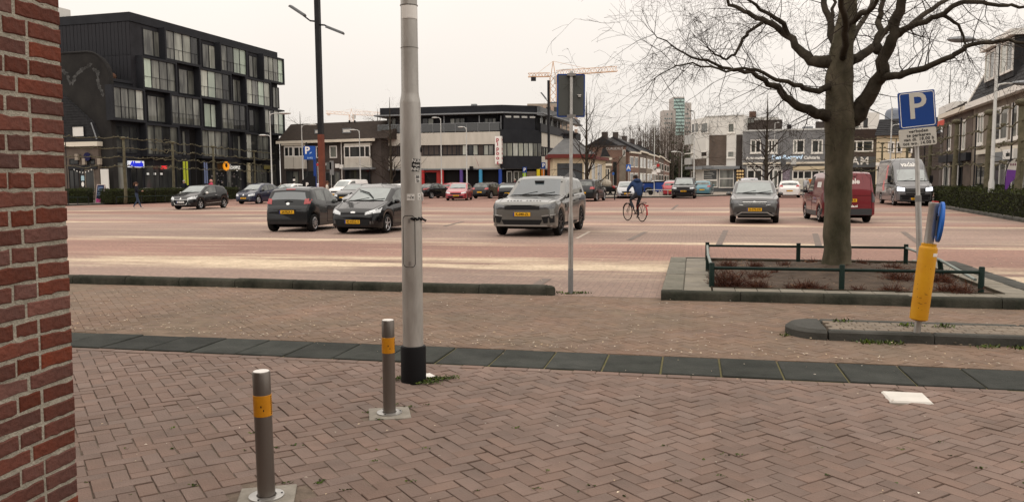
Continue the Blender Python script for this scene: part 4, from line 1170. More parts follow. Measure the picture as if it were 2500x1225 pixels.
mb = MB(); q = random.Random(4)       # goods and prints in the shop windows
for (u0, u1) in ((516, 545), (556, 588), (604, 650)):
 for i in range(26):
  u, v = q.uniform(u0, u1), q.uniform(420, 464); x, z = F.sz(u, v, -.08); s = q.uniform(.05, .16); mb.box(x - s, x + s, -.085, -.07, z - s * .7, z + s * .7)
o = mb.build('window_display', mat('goods', (0.17, 0.15, 0.13), .7, island=.8, c2=(0.05, 0.05, 0.07), scale=3), F.t); o['kind'] = 'stuff'

# ---- black brick end wall with rounded top, left of the block
Cn = F.p + F.d * x_l
FW = Fac(Cn + F.n * 15, Cn - F.n * .15, 'end_wall', 'black brick end wall with rounded shoulder beside the apartment block', 'wall')
Wd = FW.len; poly = [(0, 0), (Wd, 0), (Wd, 11.0)]
for i in range(1, 9): a = R(i * 90 / 8); poly.append((Wd - 2.3 + 2.3 * math.cos(a), 11.0 + 2.3 * math.sin(a)))
poly.append((0, 13.3))
mat('streaky_brick', (0.034, 0.032, 0.03), 0.9, c2=(0.019, 0.018, 0.018), scale=.55, bump=.3, bscale=14, stretch=(1, 1, .7))
MB().prism(poly, -.1, .45).build('wall', MATS['streaky_brick'], FW.t)
mb = MB()
cp = [(Wd + .02, 8.0), (Wd + .02, 11.0)] + [(Wd - 2.3 + 2.34 * math.cos(R(i * 11.25)), 11.0 + 2.34 * math.sin(R(i * 11.25))) for i in range(1, 9)] + [(0, 13.34)]
mb.tube([(x, -.08, z) for x, z in cp], .11, 6); mb.build('coping', MATS['black_brick'], FW.t)
mb = MB(); q = random.Random(12)       # pale lime runs down the brickwork
mat('lime_run', (0.1, 0.1, 0.098), .9, c2=(0.05, 0.049, 0.047), scale=2.5)
def run(pts, w):
 for i in range(len(pts) - 1):
  n = 7
  for k in range(n):
   u = pts[i][0] + (pts[i + 1][0] - pts[i][0]) * k / n + q.gauss(0, .7); v = pts[i][1] + (pts[i + 1][1] - pts[i][1]) * k / n
   x, z = FW.sz(u, v, -.1); ww = w * q.uniform(.4, 1.4); hh = .2 * q.uniform(.5, 1.2)
   mb.add([(x - ww, -.105, z + hh * q.uniform(.1, .6)), (x, -.105, z - hh), (x + ww, -.105, z + hh * q.uniform(.1, .6)), (x + ww * .3, -.105, z + hh)], [(0, 1, 2, 3)])
run([(222, 158), (205, 168), (186, 182), (176, 208)], .22); run([(150, 172), (163, 182), (172, 208)], .22); run([(238, 176), (239, 205), (246, 222), (252, 235)], .16); run([(228, 170), (243, 180)], .14)
o = mb.build('lime_stain', MATS['lime_run'], FW.t); o['kind'] = 'stuff'

# ---- small shop house in front of it
a, b = D(60, 448, 75.0), D(247, 446, 72.2)
F2 = Fac(a, b, 'shop_house', 'small brick shop house with dark tiled roof and skylight left of the black block')
W2 = F2.len
F2.box('wall', MATS['brown_brick'], 0, W2 - .15, 0, 5.0, 0, 1.2)
F2.box('fascia', MATS['cream_paint'], -.2, W2 + .1, 4.95, 5.35, -.35, .3)
xs = lambda u, v: F2.sz(u, v)
MB().prism([(-.2, 5.35), (W2 + .05, 5.35), (xs(226, 300)[0], xs(226, 300)[1]), (xs(150, 228)[0], xs(150, 228)[1]), (-.2, xs(100, 190)[1])], -.1, 1.0).build('roof', MATS['dark_tile'], F2.t)
mb = MB(); z = 5.45
while z < 9.6:
 xr = W2 if z < 7.2 else W2 - .6 - (z - 7.2) * 1.15
 mb.box(-.15, min(W2 - .1 - (z - 5.35) * .33, xr), -.14, -.1, z, z + .05); z += .24
o = mb.build('roof_tiles', MATS['dark_tile'], F2.t); o['kind'] = 'stuff'
x0, z0 = xs(240, 340); x1, z1 = xs(226, 300)
MB().tube([(x0 - .02, -.16, z0), (x1, -.16, z1)], .06, 6).build('verge', MATS['zinc'], F2.t)
sk = F2.pwin(176, 206, 308, 335, y=-.16, fm=MATS['black_metal'], gm='panel_white', fw=.07); sk.name = 'skylight'
F2.pwin(170, 192, 388, 402, fm=MATS['black_metal'], gm='glass_dark', cols=1); F2.pwin(204, 232, 388, 402, fm=MATS['black_metal'], gm='glass_dark')
F2.pwin(170, 194, 414, 478, fm=MATS['black_metal'], gm='glass_dark', cols=2); F2.pwin(209, 232, 414, 470, fm=MATS['tan_brick'], gm='glass_dark')
d = F2.pwin(196, 207, 408, 478, fm=MATS['black_metal'], gm='glass_dark', name='door')
F2.pbox('door_notice', mat('pale_blue', (0.35, 0.5, 0.56), .6), 198, 205.5, 429, 441, -.09, -.07, d)
x, z = F2.sz(202, 450, -.1); MB().lathe([(.16, 0), (.16, .02), (.0001, .02)], 14, Matrix.Translation((x, -.08, z)) @ Matrix.Rotation(R(90), 4, 'X') @ Matrix.Diagonal((1, 1.4, 1, 1))).build('door_plate', MATS['sign_white'], d)
F2.pbox('sign_band', MATS['anthracite'], 166, 236, 404, 413, -.12, 0)
x, z = F2.sz(214, 383, -.2); MB().lathe([(.38, 0), (.38, .1), (.0001, .1)], 20, Matrix.Translation((x, -.2, z)) @ Matrix.Rotation(R(90), 4, 'X')).build('round_sign', mat('navy_sign', (0.012, 0.012, 0.05), .5), F2.t)
mb = MB()
for i in range(7):
 u = 181 + i * 7; v = 415 + 7 * math.sin(i / 6 * math.pi); x, z = F2.sz(u, v, -.3)
 mb.add([(x - .06, -.3, z + .08), (x + .06, -.3, z + .08), (x, -.3, z - .08)], [(0, 1, 2)])
mb.build('bunting', MATS['sign_white'], F2.t)
F2.pbox('white_panel', MATS['panel_white'], 246, 264, 413, 462, -.3, -.2)
for (u, v) in ((203, 395), (240, 395), (185, 384)): F2.pbox('wall_lantern', mat('lantern', (0.3, 0.25, 0.2), .7), u - 3, u + 4, v - 8, v + 7, -.35, -.1)

# ---- brown terraced houses with tiled roof
a, b = D(686, 444, 95.0), D(932, 442, 89.5)
F3 = Fac(a, b, 'terrace_house', 'brown brick terrace with long dark tiled roof behind the black lamp column')
W3 = F3.len
F3.box('wall', MATS['dark_brick'], 0, W3, 0, 6.25, 0, 9)
zr = F3.sz(800, 300, 4)[1]
x0, x1 = F3.sz(712, 303, 4)[0], W3 + 1.0
# the slope as courses of tiles
mb = MB(); n = 17
for i in range(n):
 t0, t1 = i / n, (i + 1) / n; y0, y1 = -.4 + 4.4 * t0, -.4 + 4.4 * t1; z0, z1 = 6.35 + (zr - 6.35) * t0, 6.35 + (zr - 6.35) * t1
 xl0, xl1 = x0 * t0 - .1, x0 * t1 - .1
 mb.add([(xl0, y0, z0 + .05), (x1, y0, z0 + .05), (x1, y1, z1), (xl1, y1, z1), (xl0, y0, z0 - .02), (x1, y0, z0 - .02)], [(0, 1, 2, 3), (4, 5, 1, 0)])
mb.add([(x0, 4, zr), (x1, 4, zr), (x1, 9, 6.3), (-.1, 9, 6.3), (-.1, -.4, 6.3), (x1, -.4, 6.3)], [(0, 1, 2, 3), (4, 0, 3), (1, 5, 2)])
mb.build('roof', MATS['brown_tile'], F3.t)
F3.box('gutter', MATS['cream_paint'], -.1, W3 - .5, 6.08, 6.38, -.6, -.42)
for (u0, u1, v0, v1) in ((836, 857, 313, 325), (768, 781, 316, 327)):
 w = F3.pwin(u0, u1, v0, v1, y=1.15, fm=MATS['zinc'], gm='panel_white', fw=.1); w.name = 'skylight'
 w.location = (0, 0, 0)
F3.pbox('roof_vent', MATS['black_plastic'], 811, 817, 331, 337, 1.0, 1.5)
for u in (852, 865): F3.pbox('flue', MATS['black_plastic'], u - 1, u + 1, 294, 303, 3.6, 3.8)
Wp = MATS['white_paint']
def bay(u0, u1, vt, vb, vp, cols, split):
 F3.pbox('bay_panel', MATS['render_white'], u0, u1, vb, vp, -.35, 0); F3.pbox('bay_top', MATS['render_white'], u0, u1, vt - 6, vt, -.35, 0)
 F3.pwin(u0, u1, vt, vb, y=-.3, cols=cols, split=split, fm=Wp, gm=G_DARK, fw=.12)
bay(840, 904, 356, 385, 411, 3, (.22, .8)); bay(694, 716, 358, 383, 412, 2, None); bay(717, 745, 358, 383, 412, 2, None)
F3.pwin(805, 823, 356, 386, fm=Wp, gm='glass_mid', fw=.12); F3.pwin(772, 786, 357, 386, fm=Wp, gm='glass_dark', fw=.12)
MB().tube([(F3.sz(833, 350, -.1)[0], -.1, 6.1), (F3.sz(833, 350, -.1)[0], -.1, 0)], .06, 6).build('downpipe', MATS['white_paint'], F3.t)
F3.pwin(842, 904, 414, 452, y=-.2, cols=3, fm=MATS['anthracite'], gm='glass_dark', fw=.1); F3.pbox('shop_canopy', MATS['zinc'], 836, 908, 409, 414, -.8, -.02)
F3.pwin(795, 830, 420, 452, cols=3, fm=MATS['grey_trim'], gm=G_DARK); F3.pwin(700, 730, 418, 455, cols=2, fm=MATS['anthracite'], gm=G_DARK); F3.pwin(738, 770, 418, 455, cols=2, fm=MATS['anthracite'], gm=G_DARK)
for (u0, u1, v0, v1) in ((795, 803, 398, 404), (818, 828, 400, 410), (829, 838, 402, 412)): F3.pbox('shop_sign', MATS['sign_white'], u0, u1, v0, v1, -.3, -.2)
F3.pbox('cornice', MATS['cream_paint'], 686, 740, 351, 355, -.5, -.36)

# ---- white and black building with the corner
pa, pb, pc, pd_ = D(925, 442, 91.2), D(1228, 440, 88.0), D(1318, 439, 89.6), D(1392, 439, 105.0)
F5 = Fac(pa, pb, 'corner_building', 'long white rendered building with black corner and roof terrace above a toy shop')
W5 = F5.len
def loc5(p): q = Vector((p.x, p.y, 0)) - F5.p; return (q.dot(F5.d), q.dot(F5.n))
c_, d_ = loc5(pc), loc5(pd_)
plan = [(0, 0), (W5, 0), (c_[0], c_[1]), (d_[0], d_[1]), (d_[0] - 6, d_[1] + 6), (0, 14)]
def ring5(z0, z1, off, name, m, pts=None):
 """storey of the building: the plan pushed out by off"""
 P = pts or plan
 cx = sum(p[0] for p in P) / len(P); cy = sum(p[1] for p in P) / len(P)
 Q = []
 for x, y in P:
  d = math.hypot(x - cx, y - cy); k = 1 + off / d; Q.append((cx + (x - cx) * k, cy + (y - cy) * k))
 return MB().slab(Q, z0, z1).build(name, m, F5.t)
ring5(0.1, 2.85, -.5, 'ground_floor_wall', MATS['dark_interior'])
ring5(2.85, 3.0, .15, 'canopy', MATS['zinc'])
zA, zB, zC = 4.38, 5.6, 6.95
ring5(3.0, zA, 0, 'spandrel', MATS['render_white']); ring5(zA, zB, -.22, 'window_band', MATS['dark_brick']); ring5(zB, zC, 0, 'upper_spandrel', MATS['render_white'])
ring5(zC, 8.9, -1.6, 'terrace_wall', MATS['anthracite']); ring5(8.9, 9.05, .45, 'roof_overhang', MATS['zinc']); ring5(9.05, 9.85, -.3, 'roof_edge', MATS['anthracite'])
o = F5.pbox('roof_vent', MATS['zinc'], 1150, 1162, 254, 262, 2, 2.6)
# terrace balustrade with posts
mb = MB(); mb.box(0, W5 - .3, -.02, .05, zC + .95, zC + 1.02)
k = 0
while k < W5: mb.box(k, k + .05, -.01, .04, zC, zC + .95); k += 1.3
mb.build('balustrade', MATS['zinc'], F5.t); F5.box('balustrade_panel', mat('smoke_panel', (0.045, 0.05, 0.052), .25, ior=1.6), .05, W5 - .35, zC + .1, zC + .93, .012, .03)
for u in (1084, 1170, 1223): F5.pbox('terrace_post', MATS['zinc'], u - 1, u + 1, 283, 322, .1, .2)
for (u0, u1, n) in ((1030, 1060, 2), (1098, 1136, 3), (1182, 1212, 3), (945, 968, 2)): F5.pwin(u0, u1, 288, 318, y=1.05, cols=n, fm=MATS['anthracite'], gm=G_ALL, fw=.1)
# first-floor windows
for (u0, u1, n) in ((1034, 1073, 3), (1080, 1116, 3), (1120, 1140, 1), (1142, 1168, 2), (1180, 1206, 2), (935, 972, 3), (975, 985, 1)):
 F5.pwin(u0, u1, 353, 380, y=.2, cols=n, fm=MATS['anthracite'], gm=['glass_mid', 'glass_pale', 'glass_dark'], fw=.09)
# vertical shop sign
sx, sz0 = F5.sz(1217, 333, -.9)
zt_, zb_ = F5.sz(1217, 333, -.6)[1], F5.sz(1217, 400, -.6)[1]
MB().box(sx - .42, sx + .3, -.85, -.3, zb_, zt_).build('shop_sign', MATS['sign_white'], F5.t)
for i, ch in enumerate('pipoos'):
 text('letter', ch, .62, mat('sign_red', (0.36, 0.02, 0.04), .5), F5.t, (sx - .12, -.86, zt_ - .33 - i * .5), bold=.015, ext=.01)
 text('letter', ch, .5, MATS['sign_red'], F5.t, (sx + .31, -.58, zt_ - .33 - i * .5), rot=(R(90), 0, R(90)), bold=.01, ext=.01, sx=.8)
# ground floor: coloured columns, shop windows
cols5 = [(1032, 'red', (0.42, 0.03, 0.03)), (1079, 'red', (0.42, 0.03, 0.03)), (1126, 'purple', (0.1, 0.06, 0.24)), (1173, 'light_blue', (0.06, 0.3, 0.52)), (1221, 'blue', (0.02, 0.06, 0.3))]
def column(Fc, u, nm, c, v0=415, v1=466, y=-.05):
 x = Fc.sz(u, 440, y)[0]; MB().lathe([(.2, .1), (.2, 2.84)], 14, Matrix.Translation((x, y + .1, 0))).build('column', mat('column_' + nm, c, .5), F5.t if Fc is F5 else Fc.t, smooth=True)
for u, nm, c in cols5: column(F5, u, nm, c)
for (u0, u1, n) in ((1035, 1074, 3), (1084, 1120, 3), (1131, 1168, 3), (1178, 1216, 3), (945, 1020, 5)):
 F5.pwin(u0, u1, 418, 465, y=.55, cols=n, fm=MATS['lamp_grey'], gm=G_DARK, fw=.09)
mb = MB(); q = random.Random(8)
for i in range(120):
 u, v = q.choice((q.uniform(1038, 1072), q.uniform(1134, 1166), q.uniform(1086, 1118))), q.uniform(420, 462); x, z = F5.sz(u, v, .5); s = q.uniform(.08, .2); mb.box(x - s, x + s, .47, .49, z - s, z + s)
o = mb.build('window_display', mat('toys', (0.4, 0.14, 0.12), .7, c2=(0.12, 0.1, 0.09), scale=1.5, island=.8), F5.t); o['kind'] = 'stuff'
F5.pbox('red_shopfront', MATS['red_paint'], 1066, 1076, 418, 464, .3, .5); F5.pbox('red_fascia', MATS['red_paint'], 1034, 1076, 416, 421, .2, .5)
x, z = F5.sz(1166, 392, -.6); MB().tube([(x, 0, z - .6), (x - .3, -1.0, z + .8)], .02, 5).build('flag_pole', MATS['sign_white'], F5.t)
mb = MB(); mb.add([(x - .3, -1.0, z + .7), (x - .05, -.3, z - .3), (x + .15, -.32, z - .9), (x + .1, -.6, z - .5)], [(0, 1, 2, 3)]); mb.build('flag', MATS['sign_red'], F5.t)
F5.pbox('shop_camera', MATS['black_plastic'], 1146, 1153, 406, 414, -.5, -.1)
mb = MB()
for u in (1036, 1044, 1052, 1162): x, z = F5.sz(u, 314, .3); mb.box(x - .25, x + .25, .25, .75, zC + .42, zC + .46).box(x - .25, x - .2, .3, .7, zC, zC + .42).box(x + .2, x + .25, .3, .7, zC, zC + .8)
mb.build('terrace_chair', MATS['white_paint'], F5.t)
# black corner volume
FB = Fac(pb, pc)
FB.t = thing('corner_tower', 'black rounded corner bay of the long white building', 'building', FB.p, FB.ang)
Wc = FB.len
def arc(x0, x1, depth, n=8): return [(x0 + (x1 - x0) * i / n, -depth * math.sin(math.pi * i / n)) for i in range(n + 1)]
ARC = arc(-.25, Wc + .2, .55)
def arcslab(z0, z1, off, name, m):
 P = [(x, y - off) for x, y in ARC]; P = P + [(Wc + .2, 2.0), (-.25, 2.0)]
 return MB().slab(P, z0, z1).build(name, m, FB.t)
arcslab(2.9, zA - .1, .06, 'lower_band', MATS['anthracite']); arcslab(zB + .1, 7.15, .06, 'upper_band', MATS['anthracite']); arcslab(zA - .1, zB + .1, -.12, 'bay_core', MATS['dark_interior'])
for i in range(8):
 (xa, ya), (xb, yb_) = ARC[i], ARC[i + 1]
 an = math.atan2(yb_ - ya, xb - xa); L_ = math.hypot(xb - xa, yb_ - ya)
 w = MB().box(0, .1, -.02, .06, 0, zB - zA + .2).box(L_ - .02, L_, -.02, .06, 0, zB - zA + .2).build('window', MATS['anthracite'], FB.t); w.location = (xa, ya, zA - .1); w.rotation_euler = (0, 0, an)
 MB().box(.1, L_ - .02, .0, .03, .02, zB - zA + .18).build('pane', MATS['glass_pale'] if i < 6 else MATS['glass_mid'], w)
FB.box('attic_wall', MATS['anthracite'], .1, Wc - .6, 7.15, 8.9, -.15, 2.5)
for i in range(4): FB.box('attic_slot', MATS['lamp_grey'], .3 + i * .95, .95 + i * .95, 8.45, 8.65, -.17, -.14) if .95 + i * .95 < Wc else None
FB.pwin(1237, 1250, 418, 466, fm=MATS['lamp_grey'], gm='glass_dark', y=.2); FB.pwin(1254, 1277, 418, 466, cols=2, fm=MATS['lamp_grey'], gm=G_DARK, y=.2); FB.pbox('timber_screen', mat('timber', (0.22, 0.17, 0.13), .8, var=.2, scale=3, stretch=(8, 1, 1)), 1286, 1312, 418, 466, .0, .2)
for u, nm, c in ((1281, 'lime', (0.35, 0.55, 0.05)), (1315, 'yellow', (0.7, 0.55, 0.02)), (1326, 'orange', (0.5, 0.16, 0.02))): column(FB, u, nm, c, y=-.3)
FC = Fac(pc, pd_)
FC.t = F5.t; off5 = loc5(pc);
sidew = thing('side_wing', 'receding white side wing of the long building behind the sign post', 'building', FC.p, FC.ang); FC.t = sidew
FC.box('spandrel', MATS['render_white'], .4, FC.len + 6, 5.4, 6.95, -.06, .1); FC.box('lower_spandrel', MATS['render_white'], .4, FC.len + 6, 2.9, 4.3, -.06, .1); FC.box('balustrade', MATS['anthracite'], -.2, FC.len + 6, 6.97, 7.9, -.2, -.1)
for i in range(9): FC.window(.8 + i * 1.9, 2.4 + i * 1.9, 4.32, 5.38, 2, 1, MATS['anthracite'], ['glass_mid', 'glass_dark', 'glass_pale'], .12, y=-.02)
for i in range(7): FC.box('terrace_post', MATS['zinc'], .6 + i * 2.6, .72 + i * 2.6, 7.9, 8.95, -.1, .0); FC.window(1.2 + i * 2.6, 2.6 + i * 2.6, 7.2, 8.7, 2, 1, MATS['anthracite'], ['glass_mid', 'glass_pale'], .1, y=.3) if i < 3 else None
FC.box('roof_overhang', MATS['zinc'], -.3, FC.len + 6, 8.95, 9.1, -.5, .3)
FC.box('roof_edge', MATS['grey_trim'], 0, FC.len + 6, 9.1, 9.75, -.1, .3)

# ---- low pavilion with hip roof
a, b = D(1350, 439, 76.0), D(1440, 438, 76.0)
F6 = Fac(a, b, 'pavilion', 'low cream pavilion with grey hip roof and dark red eaves behind the big SUV')
W6 = F6.len
F6.box('wall', MATS['render_cream'], 0, W6, .1, 3.7, 0, 5.5)
MB().slab([(-.5, -.5), (W6 + .5, -.5), (W6 + .5, 6), (-.5, 6)], 3.7, 4.05).build('eaves', mat('oxblood', (0.13, 0.025, 0.02), .6), F6.t)
mb = MB(); zc_ = 5.7; cx_, cy_ = W6 / 2, 2.75
mb.add([(-.5, -.5, 4.05), (W6 + .5, -.5, 4.05), (W6 + .5, 6, 4.05), (-.5, 6, 4.05), (cx_ - .5, cy_ - .5, zc_), (cx_ + .5, cy_ - .5, zc_), (cx_ + .5, cy_ + .5, zc_), (cx_ - .5, cy_ + .5, zc_)], [(0, 1, 5, 4), (1, 2, 6, 5), (2, 3, 7, 6), (3, 0, 4, 7), (4, 5, 6, 7)])
mb.build('roof', mat('slate', (0.11, 0.11, 0.11), .8, var=.15, scale=2), F6.t)
MB().box(cx_ - .6, cx_ + .6, cy_ - .6, cy_ + .6, zc_, zc_ + .35).box(cx_ - .8, cx_ + .8, cy_ - .8, cy_ + .8, zc_ + .35, zc_ + .45).build('roof_lantern', MATS['anthracite'], F6.t)
F6.box('mural_panel', mat('mural', (0.06, 0.065, 0.07), .5, var=.2), .4, W6 - .7, 1.0, 3.2, -.03, .01)
mb = MB(); mb.add([(W6 * .3, -.034, 1.3), (W6 * .55, -.034, 1.3), (W6 * .62, -.034, 2.0), (W6 * .5, -.034, 2.7), (W6 * .42, -.034, 2.3), (W6 * .3, -.034, 2.0)], [(0, 1, 2, 3, 4, 5)]); mb.build('mural_shape', mat('mural_grey', (0.15, 0.155, 0.16), .6), F6.t)
F6.window(W6 - .55, W6 - .05, .4, 3.3, 1, 1, MATS['white_paint'], 'glass_mid', .08)
FS = Fac(D(1440, 438, 76.0), D(1479, 438, 84.0)); FS.t = thing('pavilion_wing', 'cream side wing of the low pavilion right of the bare tree', 'building', FS.p, FS.ang)
FS.box('wall', MATS['render_cream'], 0.02, FS.len, .1, 3.6, .02, 3); FS.box('eaves', MATS['oxblood'], -.2, FS.len + .3, 3.6, 3.9, -.3, 3)
FS.window(.8, 2.4, .5, 3.2, 1, 1, MATS['white_paint'], 'glass_mid', .1); FS.window(3.6, 6.0, .5, 3.2, 2, 1, MATS['white_paint'], 'glass_mid', .1)

# ---- old shop front and brick corner house at the side street
a, b = D(1440, 438, 110.5), D(1528, 438, 110.0)
F7 = Fac(a, b, 'brick_house', 'red brick corner house with flat roof at the side street')
F7.box('wall', MATS['red_brick'], 0, F7.len, 0, 6.1, 0, 9); F7.box('coping', MATS['dark_brick'], -.1, F7.len + .1, 6.1, 6.3, -.1, 9.1)
F7.pbox('stone_pier', MATS['tan_brick'], 1512, 1528, 383, 452, -.12, .0); F7.pwin(1520, 1527, 366, 382, fm=MATS['white_paint'], gm='glass_pale'); F7.pwin(1496, 1506, 395, 452, fm=MATS['dark_brick'], gm='glass_dark')
F7.text('CLAUDIUS', 1500, 363, .5, MATS['lamp_grey']); F7.pbox('chimney', MATS['black_brick'], 1461, 1468, 350, 358, 3, 4)
Fo = Fac(D(1465, 438, 97), D(1492, 438, 96.9), 'old_shop_front', 'small old shop with stepped cream cornices at the side street')
Fo.box('wall', MATS['tan_brick'], 0, Fo.len, 0, 4.4, 0, 4.0);
for z in (3.3, 4.0): Fo.box('cornice', MATS['cream_paint'], -.1, Fo.len + .1, z, z + .25, -.3, 0)
MB().prism([(.1, 4.4), (Fo.len - .1, 4.4), (Fo.len - .7, 5.5), (.4, 5.5)], 0, 3).build('roof', MATS['dark_tile'], Fo.t); Fo.window(.15, Fo.len - .15, .4, 3.0, 3, 1, MATS['cream_paint'], G_DARK, .1)

# ---- terrace running down the side street
rows_ = [(118, 'red_brick', 'dark_tile', 5.6), (127, 'brown_brick', 'dark_tile', 5.9), (136, 'tan_brick', 'dark_tile', 5.8), (148, 'red_brick', 'dark_tile', 5.9), (165, 'brown_brick', 'dark_tile', 6.2), (190, 'red_brick', 'dark_tile', 6.0)]
lab = ['red brick terraced house at the near end of the side street', 'brown terraced house second from the near end of the side street', 'tan terraced house third from the near end of the side street', 'red terraced house in the middle of the side street row', 'brown terraced house towards the far end of the side street', 'red terraced house at the far end of the side street']
ends = [(1534, 116), (1560, 122), (1578, 131), (1594, 142), (1607, 157), (1620, 178), (1634, 212)]
for i in range(6):
 a, b = D(ends[i][0], 438, ends[i][1]), D(ends[i + 1][0], 438, ends[i + 1][1])
 Fh = Fac(a, b, 'terraced_house', lab[i], group='terraced houses down the side street'); hh = rows_[i][3]; L_ = Fh.len
 Fh.box('wall', MATS[rows_[i][1]], 0.02, L_ - .02, 0, hh, 0, 8)
 MB().prism([(-.3, hh), (8.3, hh), (4, hh + 2.3)], 0, L_ - .03, Matrix.Rotation(R(90), 4, 'Z') @ Matrix.Scale(-1, 4, (0, 1, 0))).build('roof', MATS[rows_[i][2]], Fh.t)
 Fh.box('gutter', MATS['cream_paint'], 0.03, L_ - .03, hh - .15, hh + .08, -.35, -.1)
 for z0, z1 in ((.6, 2.6), (3.4, 5.0)):
  Fh.window(L_ * .12, L_ * .45, z0, z1, 1, 1, MATS['white_paint'], G_ALL, .14); Fh.window(L_ * .55, L_ * .88, z0, z1, 1, 1, MATS['white_paint'], G_ALL, .14)
 Fh.box('chimney', MATS['dark_brick'], L_ * .1, L_ * .1 + .6, hh + 1.6, hh + 3.0, 3.4, 4.2)
# ---- tower block far behind
Ft = Fac(D(1622, 437, 520), D(1690, 437, 520), 'tower_block', 'distant pale tower block with mint balcony bands rising over the trees')
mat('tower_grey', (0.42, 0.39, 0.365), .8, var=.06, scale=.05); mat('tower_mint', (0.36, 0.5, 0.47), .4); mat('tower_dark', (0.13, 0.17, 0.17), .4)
zt = lambda v: Ft.sz(1650, v)[1]
xx = lambda u: Ft.sz(u, 300)[0]
Ft.box('left_wing', MATS['tower_grey'], xx(1621), xx(1652), 0, zt(268), 4, 14); Ft.box('core', MATS['tower_grey'], xx(1646), xx(1672), 0, zt(236), 2, 18); Ft.box('right_wing', MATS['tower_grey'], xx(1672), xx(1690), 0, zt(250), 3, 16)
z = zt(330); k = 0
while z < zt(236) - 1.5:
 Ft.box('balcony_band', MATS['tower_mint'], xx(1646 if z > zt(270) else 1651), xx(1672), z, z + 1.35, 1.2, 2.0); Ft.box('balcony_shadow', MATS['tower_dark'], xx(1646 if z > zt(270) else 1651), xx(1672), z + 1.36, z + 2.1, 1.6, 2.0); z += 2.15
mb = MB(); q = random.Random(2)
wm = MB().box(-.42, .42, -.1, .1, -.5, .5).mesh('window', MATS['tower_dark'])
for (u0, u1, v0) in ((1624, 1645, 272), (1675, 1688, 256)):
 for i in range(4 if u0 < 1650 else 3):
  z = zt(322)
  while z < zt(v0):
   if q.random() < .7:
    o = link(bpy.data.objects.new('window', wm), Ft.t); o.location = (xx(u0 + (u1 - u0) * (i + .5) / (4 if u0 < 1650 else 3)), 3.98 if u0 < 1650 else 2.98, z)
   z += 2.9
# ---- far construction site and cranes
Fk = Fac(D(1288, 439, 205), D(1395, 439, 204.5), 'concrete_building', 'unfinished concrete apartment building far behind the corner building')
Fk.box('wall', mat('raw_concrete', (0.33, 0.28, 0.23), .9, var=.2, scale=.2), 0, Fk.len, 0, Fk.sz(1340, 253)[1], 0, 12)
ztop = Fk.sz(1340, 253)[1]; wk = MB().box(0, 1.1, -.1, .05, 0, 1.7).mesh('window', MATS['glass_dark']); pk = MB().box(0, .8, -.14, .05, 0, 2.4).mesh('facade_panel', mat('timber_pale', (0.4, 0.3, 0.24), .8))
for j in range(3):
 for i in range(6):
  o = link(bpy.data.objects.new('window', wk), Fk.t); o.location = (.8 + i * 2.0, 0, ztop - 2.6 - j * 3.0); o = link(bpy.data.objects.new('facade_panel', pk), Fk.t); o.location = (1.95 + i * 2.0, 0, ztop - 2.9 - j * 3.0)
mat('crane_yellow', (0.62, 0.4, 0.25), .6, var=.1, scale=1)
mat('crane_pale', (0.8, 0.66, 0.57), .7)
def lattice(mb, p, q, w, n, r=.09, tri=False):
 p, q = Vector(p), Vector(q); d = (q - p).normalized(); a = Vector((0, 0, 1)) if abs(d.z) < .9 else Vector((1, 0, 0)); a = (a - d * a.dot(d)).normalized(); b = d.cross(a)
 off = [a * w / 2 + b * w / 2, a * w / 2 - b * w / 2, -a * w / 2 - b * w / 2, -a * w / 2 + b * w / 2]
 if tri: off = [a * w * .6, -a * w * .35 + b * w / 2, -a * w * .35 - b * w / 2]
 for o_ in off: mb.tube([p + o_, q + o_], r, 4)
 m = len(off)
 for i in range(n):
  s0, s1 = p + (q - p) * i / n, p + (q - p) * (i + 1) / n
  for k in range(m):
   u, v = (k, (k + 1) % m) if i % 2 else ((k + 1) % m, k); mb.tube([s0 + off[u], s1 + off[v]], r * .65, 3, cap=False)
def crane(label, dist, um, vj, u0, u1, vj0, vj1, m, vtop, sc=1.0):
 base = D(um, 440, dist); t = thing('tower_crane', label, 'crane', (base.x, base.y, 0))
 px = dist / 1950; zj = D(um, vj, dist).z
 mb = MB(); lattice(mb, (0, 0, 0), (0, 0, zj), 1.7 * sc, 16, .13 * sc); mb.build('mast', m, t)
 e1 = Vector(((u1 - um) * px, 0, D(u1, vj1, dist).z)); e0 = Vector(((u0 - um) * px, 0, D(u0, vj0, dist).z))
 mb = MB(); lattice(mb, (1, 0, zj + .4), e1, 1.5 * sc, 22, .1 * sc, True); mb.build('jib', m, t)
 mb = MB(); lattice(mb, (-1, 0, zj), e0, 1.1 * sc, 7, .12 * sc, True); mb.build('counter_jib', m, t)
 top = Vector((0, 0, D(um, vtop, dist).z))
 mb = MB(); mb.tube([(-.6, 0, zj), top], .14 * sc, 4); mb.tube([(.6, 0, zj), top], .14 * sc, 4); mb.build('tower_head', m, t)
 mb = MB(); mb.tube([top, Vector((1, 0, zj)) * .45 + e1 * .55 + Vector((0, 0, .8))], .06 * sc, 4); mb.tube([top, e0 * .7 + Vector((-.3, 0, zj * .3))], .06 * sc, 4); mb.build('tie_bar', m, t)
 MB().box(e0.x + .8, e0.x + 2.2, -.6, .6, e0.z - 1.5, e0.z - .2).build('counterweight', MATS['anthracite'] if sc == 1 else m, t)
 MB().box(.3, 2.0, -.9, .9, zj - 2.3, zj - .3).build('cab', MATS['lamp_grey'], t)
crane('yellow tower crane rising behind the sign seen from its back', 230, 1351, 184, 1291, 1505, 185, 170, MATS['crane_yellow'], 150)
crane('faint pale tower crane whose jib shows over the tiled terrace', 420, 862, 279, 800, 1000, 275, 283, MATS['crane_pale'], 266, 1.3)

